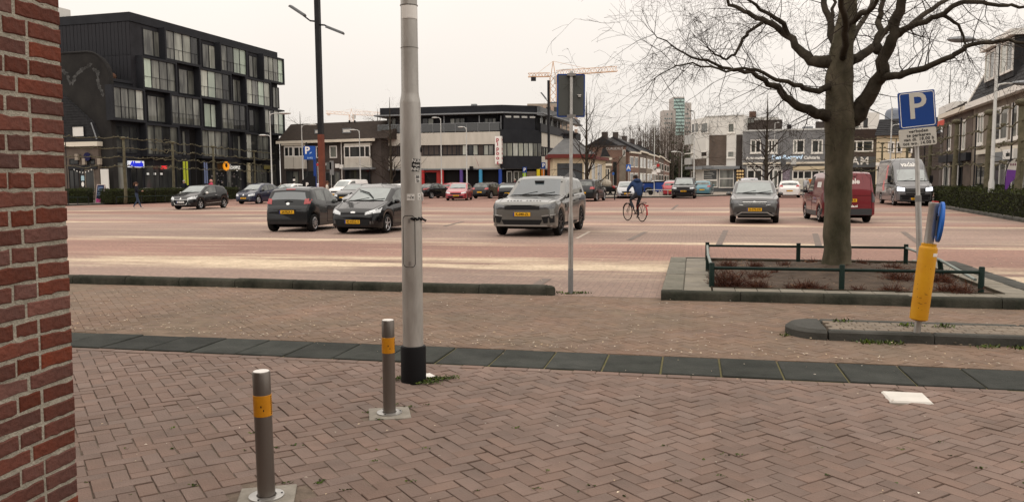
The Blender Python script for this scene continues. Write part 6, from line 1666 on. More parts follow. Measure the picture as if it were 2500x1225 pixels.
for i in range(5200):
 c = q.choice(((1660, 245, 8, 6), (1600, 250, 6, 4), (1555, 255, 5, 4), (1690, 240, 9, 5), (1630, 250, 7, 5))); p = D(c[0], 440, c[1]);
 x, y, z = p.x + q.gauss(0, c[3] * .8), p.y + q.gauss(0, 2.5), abs(q.gauss(0, .5)) * c[2]; s = q.uniform(.25, .6); a = Vector((q.gauss(0, 1), q.gauss(0, 1), q.gauss(0, 1))).normalized(); b = a.orthogonal().normalized() * s; c2_ = a.cross(b)
 P = Vector((x, y, z)); mb.add([P - b, P - c2_, P + b, P + c2_], [(0, 1, 2, 3)])
o = mb.build('ivy_undergrowth', MATS['evergreen']); tag(o, 'dark evergreen undergrowth among the bare trees behind the street', 'undergrowth', kind='stuff')

# clipped hedges
mat('hedge_leaf', (0.042, 0.048, 0.016), .7, c2=(0.024, 0.03, 0.011), scale=2.5, island=.55)
mat('hedge_core', (0.016, 0.018, 0.009), .95)
def hedge(label, p, q_, w, h, n, group='clipped hedges along the pavements', z=.12):
 p, q_ = Vector((p.x, p.y, 0)), Vector((q_.x, q_.y, 0)); d = (q_ - p); L_ = d.length
 t = thing('hedge', label, 'hedge', tuple(p + Vector((0, 0, z))), math.atan2(d.y, d.x), group); rr = random.Random(int(L_ * 100))
 MB().box(.08, L_ - .08, .1, w - .1, 0, h - .1).build('stems', MATS['hedge_core'], t)
 mb = MB()
 for i in range(n):
  f = rr.random()
  if f < .45: x, y, z_ = rr.uniform(0, L_), rr.choice((0, 1)) * w, rr.uniform(.02, h)
  elif f < .9: x, y, z_ = rr.uniform(0, L_), rr.uniform(0, w), h
  else: x, y, z_ = rr.choice((0, L_)), rr.uniform(0, w), rr.uniform(0, h)
  x += rr.gauss(0, .05); y += rr.gauss(0, .07); z_ += rr.gauss(0, .05) + .05 * mnoise.noise(Vector((x * .9, y, 0)))
  a = Vector((rr.gauss(0, 1), rr.gauss(0, 1), rr.gauss(0, 1))).normalized(); s = rr.uniform(.02, .05); b = a.orthogonal().normalized() * s; c = a.cross(b) * .6; P = Vector((x, y, max(z_, .02)))
  mb.add([P - b, P - c, P + b, P + c], [(0, 1, 2, 3)])
 o = mb.build('foliage', MATS['hedge_leaf'], t); o['kind'] = 'stuff'
 return t
hedge('clipped hedge at the far left by the shop house', D(100, 447, 60.5), D(213, 446, 61.0), 1.4, 1.05, 6000)
hedge('long clipped hedge behind the walking woman before the black block', D(270, 446, 60.8), D(455, 445, 67.5), 1.4, 1.0, 11000)
hedge('clipped hedge between the black and the navy hatchbacks', D(535, 445, 71.0), D(585, 445, 73.0), 1.3, 1.0, 3500)
hb = lambda s, off: rk + RD * s + nr * off
hedge('long clipped hedge behind the tube rail at the right edge', hb(-8, 1.25) , hb(11.5, 1.25), 1.2, 0.95, 16000).location.z = .12
hedge('clipped hedge right of the tall delivery van', hb(12.6, 1.35), hb(18.5, 1.35), 1.2, 0.95, 6000)
hedge('dark clipped hedge between the maroon van and the tall van', D(2128, 434, 66), D(2156, 434, 63), 1.2, .9, 2500)
hedge('back hedge beyond the right-hand rail', hb(12.0, 3.0), hb(18.0, 3.0), 1.0, 1.0, 5000)
def low_rail(label, p, q_, h=.5, m='black_metal', step=2.2, mr='rail_green'):
 p, q_ = Vector((p.x, p.y, .12)), Vector((q_.x, q_.y, .12)); d = q_ - p; n = max(2, round(d.length / step))
 t = thing('hedge_rail', label, 'railing', tuple(p), 0, 'low tube rails in front of the hedges')
 for i in range(n + 1): e = d * i / n; MB().tube([e, e + Vector((0, 0, h))], .03, 6).build('post', MATS[m], t)
 MB().tube([Vector((0, 0, h)), d + Vector((0, 0, h))], .025, 6).build('rail', MATS[mr], t)
low_rail('low tube rail in front of the long hedge at the right edge', hb(-8, .8), hb(11.4, .8), m='rail_green', mr='rail_worn')
low_rail('low tube rail beside the tall delivery van', hb(12.6, .9), hb(18.0, .9), m='rail_green', mr='rail_worn')
low_rail('low dark rail in front of the long hedge behind the walking woman', D(282, 446, 59.0), D(455, 445, 65.6))
low_rail('low dark rail in front of the far left hedge', D(160, 446, 58.8), D(214, 446, 59.2))

# pleached limes: trunks with trained horizontal arms
def pleached(label, pos, z0, tiers, wl, wr_, ax, seed, r=.12, frame=True, group='pleached lime trees along the pavements'):
 t = thing('pleached_tree', label, 'tree', tuple(pos), 0, group); q = random.Random(seed)
 top = tiers[-1]
 pts = [(Vector((q.gauss(0, .02), q.gauss(0, .02), z)), r * (1.1 - .35 * z / top)) for z in (0, .5, 1.2, 2, 2.8, 3.6, top + .05)]
 mb = MB(); mb.tube([p for p, _ in pts], [a for _, a in pts], 9)
 mb.ball((0, 0, top), r * 1.3, 8, 6, 1.6, 1.2, .8)
 mb.build('trunk', MATS['lime_bark'], t, smooth=True, angle=180)
 for z in tiers:
  for sgn, w in ((-1, wl), (1, wr_)):
   P = []; n = max(4, int(w / .35))
   for i in range(n + 1): P.append(ax * (sgn * w * i / n) + Vector((0, 0, z + q.gauss(0, .035) - .06 * math.sin(i / n * 3.1) + .05 * math.sin(i * 1.3))))
   mb = MB(); mb.tube(P, [.034 - .018 * i / n for i in range(n + 1)], 6)
   for i in range(1, n + 1):             # knuckles where last year's shoots were cut
    if q.random() < .8: mb.ball(P[i] + Vector((0, 0, .03)), q.uniform(.035, .075), 6, 4)
    if q.random() < .5: mb.tube([P[i], P[i] + Vector((q.gauss(0, .06), q.gauss(0, .06), q.uniform(.08, .2)))], [.012, .004], 3)
   mb.build('arm', MATS['lime_bark'], t, smooth=True, angle=180)
LT = [(305, 60.0), (425, 67.5), (523, 76.0), (623, 88.0)]
LTp = [Vector((D(u, 446, d).x, D(u, 446, d).y, .12)) for u, d in LT]
names_ = ['pleached lime tree in front of the blue lit shop sign', 'pleached lime tree left of the lime green banners', 'pleached lime tree left of the orange shop logo', 'pleached lime tree nearest the right end of the black block']
axl = (LTp[-1] - LTp[0]).normalized()
for i, p in enumerate(LTp):
 wl = (p - LTp[i - 1]).length / 2 if i else 6.0; wr_ = (LTp[i + 1] - p).length / 2 if i < 3 else 7
 pleached(names_[i], p, 0, [2.75, 3.45, 4.1, 4.85], wl, wr_, axl if i else (LTp[1] - Vector((-38, 54, .12))).normalized(), i + 40, .115)
RT = [(2488, 32.5, .2), (2412, 37.5, .2), (2331, 43.5, .19), (2268, 52.0, .17), (2212, 61.0, .15), (2152, 70, .13)]
RTp = [Vector((D(u, 432, d).x, D(u, 432, d).y, .12)) for u, d, _ in RT]
rn = ['thick pleached lime trunk nearest the right edge beside the feather flag', 'pleached lime tree just left of the white lamp post at right', 'pleached lime tree right of the tall van', 'pleached lime tree half behind the tall van', 'pleached lime tree behind the tall van by the cream house', 'farthest pleached lime tree before the cream house']
axr = (RTp[1] - RTp[2]).normalized()
for i, p in enumerate(RTp):
 a1 = (RTp[i - 1] - p).length / 2 if i else 4; a0 = (RTp[i + 1] - p).length / 2 if i < 5 else 3
 pleached(rn[i], p, 0, [2.15, 2.95, 3.75, 4.5], a0, a1, axr if i < 4 else Vector((1, .1, 0)).normalized(), i + 60, RT[i][2] * .75)
# black guide poles the arms are tied to
gp_ = [(2466, 34.0), (2378, 40.0), (2341, 42.5), (2310, 46.0), (2255, 54), (2185, 65)]
gl = ['nearest black guide pole at the right edge', 'black guide pole left of the white lamp post', 'black guide pole right of the lime tree beside the van', 'black guide pole right of the P sign', 'black guide pole seen through the P sign post area', 'far black guide pole before the cream house']
for (u, d), l in zip(gp_, gl):
 p = D(u, 432, d); o = MB().tube([(0, 0, .1), (0, 0, 4.75)], .035, 7).build('guide_pole', MATS['black_metal']); o.location = (p.x, p.y, 0); tag(o, l, 'pole', 'guide poles of the pleached limes')
for (u, d), l in zip(((165, 58), (378, 64.5), (480, 72)), ('guide pole at the far left before the shop house', 'black guide pole right of the blue lit sign', 'black guide pole before the dark entrance')):
 p = D(u, 446, d); o = MB().tube([(0, 0, .1), (0, 0, 5.0)], .03, 6).build('guide_pole', MATS['black_metal']); o.location = (p.x, p.y, 0); tag(o, l, 'pole', 'guide poles of the pleached limes')
# ------------------------------------------------------------------ vehicles
mat('tyre', (0.014, 0.014, 0.014), 0.8, var=0.2, scale=8)
mat('rim_silver', (0.42, 0.42, 0.43), 0.35, 0.7, var=0.1)
mat('rim_black', (0.02, 0.02, 0.022), 0.35, 0.4)
mat('car_glass', (0.15, 0.18, 0.175), 0.03, ior=2.35, var=0.25, scale=1.2)
mat('car_glass_blue', (0.05, 0.064, 0.072), 0.03, ior=2.0, var=0.25, scale=1.2)
mat('car_glass_side', (0.1, 0.11, 0.105), 0.03, ior=1.6, var=0.6, scale=2.5)
mat('car_glass_dark', (0.014, 0.016, 0.018), 0.04, ior=1.6)
mat('trim_black', (0.014, 0.014, 0.015), 0.55, var=0.1)
mat('seam_black', (0.006, 0.006, 0.006), 0.8)
mat('chrome', (0.62, 0.62, 0.61), 0.18, 0.95)
mat('satin', (0.4, 0.4, 0.39), 0.35, 0.7)
mat('lamp_glass', (0.5, 0.52, 0.53), 0.08, 0.3, var=0.3, scale=14, ior=1.8)
mat('lamp_dark', (0.07, 0.073, 0.078), 0.08, 0.2, ior=1.8, var=0.3, scale=14)
mat('lamp_lit', (0.85, 0.9, 1.0), 0.2, emit=3.0)
mat('tail_red', (0.32, 0.015, 0.015), 0.12, ior=1.7, var=0.3, scale=15)
mat('plate_yellow', (0.66, 0.36, 0.015), 0.5)
mat('plate_white', (0.72, 0.72, 0.7), 0.5)
mat('plate_blue', (0.01, 0.03, 0.2), 0.5)
mat('ink', (0.01, 0.01, 0.01), 0.5)
def paint(name, c, metal=0.25, rough=0.28, coat=None): return mat(name, c, rough, metal, var=0.05, scale=1.5, coat=coat if coat is not None else .9, spec=0.1 if max(c) < .05 else .3)

def interp(tab, x):
 if x <= tab[0][0]: return tab[0][1]
 for i in range(len(tab) - 1):
  (x0, y0), (x1, y1) = tab[i], tab[i + 1]
  if x <= x1:
   return y0 + (y1 - y0) * (x - x0) / max(1e-9, x1 - x0)
 return tab[-1][1]

TYPES = {
 # L length, W body width; top: roof line from nose to tail (distance from nose, height); belt: side window sill; wf/wr wheel centres; r wheel radius; clr sill clearance
 'aygo': dict(L=3.41, W=1.62, top=[(0, .60), (.06, .72), (.25, .82), (.72, .96), (.86, 1.0), (1.5, 1.40), (1.75, 1.46), (2.4, 1.465), (2.95, 1.42), (3.1, 1.36), (3.28, 1.0), (3.33, .86), (3.39, .78), (3.41, .62)],
     belt=[(.8, .9), (2.2, .95), (2.9, 1.04), (3.4, 1.08)], wf=.64, wr=2.98, r=.29, clr=.17, tumble=.24, front=(.06, .16), rear=(.04, .12),
     win=[(1.05, 1.98, 0), (2.06, 2.72, 1)], nose=.3, tail=.35),
 'fiesta': dict(L=3.95, W=1.72, top=[(0, .52), (.05, .68), (.2, .78), (.85, .97), (1.0, 1.01), (1.75, 1.42), (2.05, 1.48), (2.7, 1.475), (3.3, 1.41), (3.5, 1.34), (3.75, 1.02), (3.84, .92), (3.93, .8), (3.95, .55)],
     belt=[(.9, .88), (2.4, .97), (3.2, 1.07), (3.9, 1.1)], wf=.8, wr=3.29, r=.305, clr=.17, tumble=.27, front=(.1, .24), rear=(.05, .16),
     win=[(1.35, 2.5, 0), (2.58, 3.25, 1)], nose=.32, tail=.35),
 'hatch': dict(L=4.2, W=1.77, top=[(0, .52), (.05, .68), (.25, .78), (1.0, .95), (1.15, 1.0), (1.85, 1.38), (2.2, 1.46), (2.9, 1.45), (3.55, 1.37), (3.75, 1.28), (3.98, 1.0), (4.08, .9), (4.18, .78), (4.2, .55)],
     belt=[(1, .89), (2.5, .95), (3.4, 1.02), (4.1, 1.05)], wf=.88, wr=3.48, r=.315, clr=.17, tumble=.27, front=(.09, .22), rear=(.05, .16),
     win=[(1.5, 2.38, 0), (2.46, 3.1, 0), (3.16, 3.5, 1)], nose=.3, tail=.33),
 'estate': dict(L=4.6, W=1.8, top=[(0, .5), (.05, .68), (.25, .78), (1.1, .96), (1.25, 1.0), (2.0, 1.4), (2.3, 1.47), (3.2, 1.47), (4.1, 1.42), (4.25, 1.34), (4.45, 1.02), (4.53, .9), (4.58, .78), (4.6, .55)],
     belt=[(1, .9), (2.5, .96), (3.6, 1.0), (4.5, 1.03)], wf=.92, wr=3.65, r=.32, clr=.17, tumble=.26, front=(.09, .22), rear=(.04, .14),
     win=[(1.6, 2.5, 0), (2.58, 3.35, 0), (3.43, 4.1, 1)], nose=.3, tail=.33),
 'sedan': dict(L=4.4, W=1.73, top=[(0, .52), (.05, .68), (.25, .78), (1.15, .93), (1.3, .97), (1.95, 1.34), (2.25, 1.41), (2.9, 1.4), (3.2, 1.33), (3.75, 1.0), (3.9, .97), (4.3, .93), (4.38, .8), (4.4, .55)],
     belt=[(1, .88), (2.5, .92), (3.6, .95), (4.4, .95)], wf=.88, wr=3.5, r=.31, clr=.17, tumble=.27, front=(.07, .18), rear=(.05, .16),
     win=[(1.6, 2.38, 0), (2.46, 3.1, 0), (3.14, 3.42, 1)], nose=.3, tail=.33),
 'suv': dict(L=4.87, W=1.98, top=[(0, .62), (.03, .9), (.14, 1.0), (.5, 1.06), (1.35, 1.14), (1.5, 1.17), (2.25, 1.68), (2.5, 1.755), (3.2, 1.765), (4.2, 1.70), (4.38, 1.62), (4.65, 1.18), (4.74, 1.08), (4.84, .9), (4.87, .6)],
    belt=[(1, 1.04), (2.5, 1.12), (3.8, 1.17), (4.8, 1.2)], wf=.9, wr=3.83, r=.385, clr=.24, tumble=.25, front=(.07, .17), rear=(.05, .15),
    win=[(1.85, 2.75, 0), (2.83, 3.6, 0), (3.66, 4.2, 1)], nose=.38, tail=.4),
 'crossover': dict(L=4.11, W=1.78, top=[(0, .6), (.04, .78), (.16, .9), (.5, .97), (1.05, 1.05), (1.18, 1.08), (1.85, 1.49), (2.1, 1.56), (2.8, 1.565), (3.55, 1.5), (3.7, 1.42), (3.92, 1.08), (4.0, .97), (4.09, .82), (4.11, .58)],
      belt=[(1, .97), (2.5, 1.01), (3.4, 1.07), (4.1, 1.1)], wf=.85, wr=3.4, r=.335, clr=.22, tumble=.24, front=(.06, .17), rear=(.05, .15),
      win=[(1.45, 2.3, 0), (2.38, 3.05, 0), (3.1, 3.45, 1)], nose=.33, tail=.36, cladding=.4),
 'van': dict(L=4.4, W=1.83, top=[(0, .6), (.05, .82), (.2, .94), (.75, 1.1), (.9, 1.14), (1.55, 1.7), (1.85, 1.82), (2.6, 1.86), (4.1, 1.85), (4.27, 1.8), (4.36, 1.2), (4.38, .9), (4.4, .5)],
    belt=[(.8, 1.02), (2.5, 1.08), (4.3, 1.1)], wf=.85, wr=3.58, r=.32, clr=.2, tumble=.13, front=(.07, .18), rear=(.015, .05),
    win=[(1.3, 2.25, 0)], nose=.36, tail=.4),
 'bigvan': dict(L=6.9, W=2.02, top=[(0, .7), (.04, 1.0), (.15, 1.15), (.8, 1.36), (.95, 1.42), (1.65, 2.12), (1.95, 2.42), (2.45, 2.72), (2.9, 2.78), (6.7, 2.76), (6.84, 2.68), (6.87, 1.3), (6.9, .5)],
     belt=[(.8, 1.22), (3, 1.28), (6.9, 1.28)], wf=1.0, wr=4.95, r=.36, clr=.25, tumble=.075, front=(.07, .17), rear=(.01, .04),
     win=[(1.35, 2.3, 0)], nose=.45, tail=.45),
}

class Body:
 """lofted car body: station x along the length (0 at the nose), ring from sill to roof centre"""
 def __init__(s, T):
  s.T = T
  xs = set()
  L = T['L']; n = 46
  for i in range(n + 1): xs.add(round(L * i / n, 4))
  for x, z in T['top']: xs.add(x)
  Rr = T['r'] + 0.055
  for xw in (T['wf'], T['wr']):
   for q in (-1.001, -.985, -.93, -.8, -.62, -.42, -.2, 0, .2, .42, .62, .8, .93, .985, 1.001): xs.add(round(xw + q * Rr, 4))
  for q in (.02, .05, .1, .17, .27, .4): xs.add(q); xs.add(L - q)
  s.xs = sorted(x for x in xs if 0 <= x <= L)
  out = [s.xs[0]]
  for x in s.xs[1:]:
   if x - out[-1] > 0.004: out.append(x)
  s.xs = out
 def ring(s, x):
  T = s.T; L = T['L']; W = T['W'] / 2
  # plan shape: rounded corners front and rear
  def corner(d, tab):
   k = tab[1]
   a = max(0.0, 1 - d / 0.55)
   return 1 - k * a * a * (0.55 + 0.45 * a)
  w = W * min(corner(x, T['front']), corner(L - x, T['rear']))
  zt = interp(T['top'], x)
  zb = min(interp(T['belt'], x), zt - 0.035)
  clr = T['clr']
  # overhangs rise at the nose and tail
  if x < .45: clr = T['clr'] + (.06) * (1 - x / .45)
  if L - x < .45: clr = T['clr'] + (.09) * (1 - (L - x) / .45)
  arch = 0
  Rr = T['r'] + 0.055
  for xw in (T['wf'], T['wr']):
   d = abs(x - xw)
   if d < Rr: arch = max(arch, T['r'] + math.sqrt(Rr * Rr - d * d))
  zl = max(clr, arch)
  zl = min(zl, zb - 0.06)
  gh = zt - zb
  wr = max(w * .945 - gh * T['tumble'] - max(0, gh) * 0.02, w * 0.45)
  zs = zb - min(.09, (zb - zl) * .25)
  zm = max(zl + .02, zl + (zs - zl) * .5)
  z1 = zl + min(.05, (zm - zl) * .4)
  rr = min(.07, gh * .45)
  P = [(w * .93, zl), (w * .985, z1), (w * 1.0, zm), (w * .992, zs), (w * .945, zb)]
  wt = w * .945 + (wr - w * .945)
  P += [(w * .945 + (wr - w * .945) * .5 * (1 - rr / max(gh, .001)) + .006 * min(1, gh * 3), zb + (gh - rr) * .5),
    (w * .945 + (wr - w * .945) * (1 - rr / max(gh, .001)), zt - rr),
    (wr - rr * .35, zt - rr * .3), (wr - rr * 1.2, zt - .004)]
  crown = .012 + .012 * min(1, wr)
  P += [((wr - rr * 1.2) * .6, zt + crown * .55), ((wr - rr * 1.2) * .28, zt + crown * .9), (0.0, zt + crown)]
  return P
 def build(s, name, paintm, parent, trim=None):
  T = s.T; rings = [s.ring(x) for x in s.xs]; k = len(rings[0]); L = T['L']
  mb = MB(); V = []; F = []; MI = []
  for x, rg in zip(s.xs, rings):
   for (y, z) in rg: V.append((L / 2 - x, y, z))
   for (y, z) in rg[:-1][::-1]: V.append((L / 2 - x, -y, z))
  n = 2 * k - 1
  cl = T.get('cladding')
  for i in range(len(s.xs) - 1):
   for j in range(n - 1):
    F.append((i * n + j, i * n + j + 1, (i + 1) * n + j + 1, (i + 1) * n + j))
    mi = 0
    if cl and (j < 1 or j >= n - 2): mi = 1
    MI.append(mi)
  # closed nose and tail
  F.append(tuple(range(n))[::-1]); MI.append(0)
  e = (len(s.xs) - 1) * n
  F.append(tuple(e + j for j in range(n))); MI.append(0)
  mb.v = V; mb.f = F; mb.m = MI
  o = mb.build(name, [paintm, trim or MATS['trim_black']], parent, smooth=True, angle=32)
  s.obj = o
  s.bvh = BVHTree.FromPolygons([Vector(v) for v in V], F)
  return o
 # ---- pieces laid on the body: quads projected onto it, given a little thickness
 def patch(s, name, m, parent, quads, axis, off=.006, res=(6, 4), sink=.02):
  mb = MB()
  L = s.T['L']
  dirs = {'front': Vector((-1, 0, 0)), 'rear': Vector((1, 0, 0)), 'left': Vector((0, -1, 0)), 'right': Vector((0, 1, 0)), 'top': Vector((0, 0, -1))}
  d = dirs[axis]
  for Q in quads:
   nu, nv = res; G_ = []
   for iv in range(nv + 1):
    for iu in range(nu + 1):
     a, b = iu / nu, iv / nv
     p = [Q[0][c] * (1 - a) * (1 - b) + Q[1][c] * a * (1 - b) + Q[2][c] * a * b + Q[3][c] * (1 - a) * b for c in (0, 1)]
     if axis == 'front': o = Vector((9, p[0], p[1]))
     elif axis == 'rear': o = Vector((-9, p[0], p[1]))
     elif axis == 'left': o = Vector((L / 2 - p[0], 9, p[1]))
     elif axis == 'right': o = Vector((L / 2 - p[0], -9, p[1]))
     else: o = Vector((L / 2 - p[0], p[1], 9))
     h, nrm, _, dist = s.bvh.ray_cast(o, d, 30)
     if h is None:
      h = last if G_ else o + d * 8.5; nrm = -d
     if nrm.dot(d) > 0: nrm = -nrm
     last = h
     G_.append((h, nrm))
   n0 = len(mb.v); w = nu + 1
   mb.v += [tuple(h + nn * off) for h, nn in G_] + [tuple(h - nn * sink) for h, nn in G_]
   N0 = len(G_)
   fl = axis in ('front', 'left', 'top')
   for iv in range(nv):
    for iu in range(nu):
     q = (iv * w + iu, iv * w + iu + 1, (iv + 1) * w + iu + 1, (iv + 1) * w + iu)
     mb.f.append(tuple(n0 + i for i in q)); mb.m.append(0)
   edge = [i for i in range(nu)] + [iv * w + nu for iv in range(nv)] + [nv * w + nu - i for i in range(nu)] + [(nv - i) * w for i in range(nv)]
   for i in range(len(edge)):
    a, b = edge[i], edge[(i + 1) % len(edge)]
    mb.f.append((n0 + a, n0 + N0 + a, n0 + N0 + b, n0 + b)); mb.m.append(0)
  o = mb.build(name, m, parent)
  bmm = bmesh.new(); bmm.from_mesh(o.data); bmesh.ops.recalc_face_normals(bmm, faces=bmm.faces)
  # open shells: make the outer side face outwards
  bmm.to_mesh(o.data); bmm.free()
  o.data.shade_smooth(); o.data.set_sharp_from_angle(angle=R(35))
  return o
 def _skin(s, name, m, parent, rows, off, sink=.015):
  mb = MB(); nv = len(rows); nu = len(rows[0]); V = [Vector(p) for r_ in rows for p in r_]; N_ = []
  for i in range(nv):
   for j in range(nu):
    a = V[min(i + 1, nv - 1) * nu + j] - V[max(i - 1, 0) * nu + j]; b = V[i * nu + min(j + 1, nu - 1)] - V[i * nu + max(j - 1, 0)]
    n = a.cross(b)
    if n.length < 1e-9: n = Vector((0, 0, 1))
    n.normalize()
    if n.dot(V[i * nu + j] - Vector((0, 0, .5))) < 0: n = -n
    N_.append(n)
  mb.v = [tuple(p + n * off) for p, n in zip(V, N_)] + [tuple(p - n * sink) for p, n in zip(V, N_)]
  N0 = nv * nu
  for i in range(nv - 1):
   for j in range(nu - 1):
    mb.f.append((i * nu + j, i * nu + j + 1, (i + 1) * nu + j + 1, (i + 1) * nu + j)); mb.m.append(0)
  e = [j for j in range(nu - 1)] + [i * nu + nu - 1 for i in range(nv - 1)] + [(nv - 1) * nu + nu - 1 - j for j in range(nu - 1)] + [(nv - 1 - i) * nu for i in range(nv - 1)]
  for i in range(len(e)):
   a, b = e[i], e[(i + 1) % len(e)]; mb.f.append((a, N0 + a, N0 + b, b)); mb.m.append(0)
  o = mb.build(name, m, parent)
  bb = bmesh.new(); bb.from_mesh(o.data); bmesh.ops.recalc_face_normals(bb, faces=bb.faces); bb.to_mesh(o.data); bb.free()
  o.data.shade_smooth(); o.data.set_sharp_from_angle(angle=R(35))
  return o
 def cross(s, name, m, parent, x0, x1, k=.93, off=.005):
  '''pane across the car between two stations: windscreen or rear window'''
  L = s.T['L']; xs = [x0] + [x for x in s.xs if x0 + .01 < x < x1 - .01] + [x1]; rows = []
  for x in xs:
   rg = s.ring(x); half = rg[8:]
   full = [(y * k, z) for y, z in half] + [(-y * k, z) for y, z in half[:-1][::-1]]
   rows.append([(L / 2 - x, y, z) for y, z in full])
  return s._skin(name, m, parent, rows, off)
 def flank(s, name, m, parent, sgn, x0, x1, t0=.1, t1=.93, off=.004):
  '''pane in the side between belt and roof rail'''
  L = s.T['L']; xs = [x0] + [x for x in s.xs if x0 + .01 < x < x1 - .01] + [x1]; rows = []
  for x in xs:
   rg = s.ring(x); P = rg[4:7]; r_ = []
   for i in range(5):
    t = (t0 + (t1 - t0) * i / 4) * 2; j = min(1, int(t)); f = t - j
    y = P[j][0] + (P[j + 1][0] - P[j][0]) * f; z = P[j][1] + (P[j + 1][1] - P[j][1]) * f
    r_.append((L / 2 - x, sgn * y, z))
   rows.append(r_)
  return s._skin(name, m, parent, rows, off)
 def badge(s, m, parent, axis, p, q, ry, rz, name='emblem'):
  h, n = s.hit(axis, p, q)
  M = Matrix.Translation(h) @ n.to_track_quat('Z', 'Y').to_matrix().to_4x4()
  mb = MB(); mb.lathe([(1.0, -.002), (1.0, .006), (.8, .012), (.0001, .012)], 14, M @ Matrix.Diagonal((ry, rz, 1, 1)))
  return mb.build(name, m, parent, smooth=True)
 def hit(s, axis, p, q):
  L = s.T['L']
  if axis == 'front': o, d = Vector((9, p, q)), Vector((-1, 0, 0))
  elif axis == 'rear': o, d = Vector((-9, p, q)), Vector((1, 0, 0))
  elif axis == 'left': o, d = Vector((L / 2 - p, 9, q)), Vector((0, -1, 0))
  elif axis == 'right': o, d = Vector((L / 2 - p, -9, q)), Vector((0, 1, 0))
  else: o, d = Vector((L / 2 - p, q, 9)), Vector((0, 0, -1))
  h, n, _, _ = s.bvh.ray_cast(o, d, 30)
  return (h if h is not None else o + d * 8), (n if n is not None else -d)

_wheels = {}
def wheel_meshes(r, style, rimm):
 key = (round(r, 3), style, rimm)
 if key in _wheels: return _wheels[key]
 w = .1
 My = Matrix.Rotation(R(-90), 4, 'X')      # lathe axis -> +y
 ty = MB().lathe([(r * .66, -w), (r * .9, -w), (r * .975, -w * .86), (r, -w * .55), (r, w * .55), (r * .975, w * .86), (r * .9, w), (r * .68, w * .96), (r * .665, w * .6)], 26, My, cap=False).mesh('wheel', MATS['tyre'], True, 40)
 mb = MB()
 mb.lathe([(r * .69, w * .9), (r * .665, w * .97), (r * .62, w * .85)], 26, My, k=0, cap=False); mb.lathe([(r * .63, w * .84), (r * .6, w * .1), (0.0001, w * .05)], 26, My, k=1, cap=False)
 if style == 'cap':
  mb.lathe([(r * .63, w * .86), (r * .5, w * 1.0), (r * .2, w * 1.02), (0.0001, w * 1.03)], 26, My, cap=False)
  for i in range(9):
   a = i * 6.283 / 9; c, s_ = math.cos(a), math.sin(a)
   mb.tube([(c * r * .33, w * 1.015, s_ * r * .33), (c * r * .5, w * 1.0, s_ * r * .5)], r * .045, 6, k=1)
 else:
  ns = {'five': 5, 'multi': 10, 'y': 7}[style]
  mb2 = MB(); mb2.lathe([(r * .61, w * .3), (0.0001, w * .3)], 20, My)
  mb.add(mb2.v, mb2.f, 1)
  for i in range(ns):
   a = i * 6.283 / ns
   M = Matrix.Rotation(a, 4, 'Y')
   hw0, hw1 = (r * .1, r * .075) if ns == 5 else (r * .05, r * .04)
   P = [(r * .1, w * .55, -hw0), (r * .1, w * .55, hw0), (r * .64, w * .9, hw1), (r * .64, w * .9, -hw1), (r * .1, w * .8, -hw0 * .7), (r * .1, w * .8, hw0 * .7), (r * .64, w * .97, hw1 * .8), (r * .64, w * .97, -hw1 * .8)]
   mb.add([M @ Vector(p) for p in P], [(4, 5, 6, 7), (0, 4, 7, 3), (1, 2, 6, 5), (3, 7, 6, 2), (0, 1, 5, 4)], 0)
  mb.lathe([(r * .17, w * .6), (r * .16, w * .86), (0.0001, w * .9)], 12, My, k=0, cap=False)
 rim = mb.mesh('rim', [MATS[rimm], MATS['seam_black']], True, 35)
 _wheels[key] = (ty, rim)
 return _wheels[key]

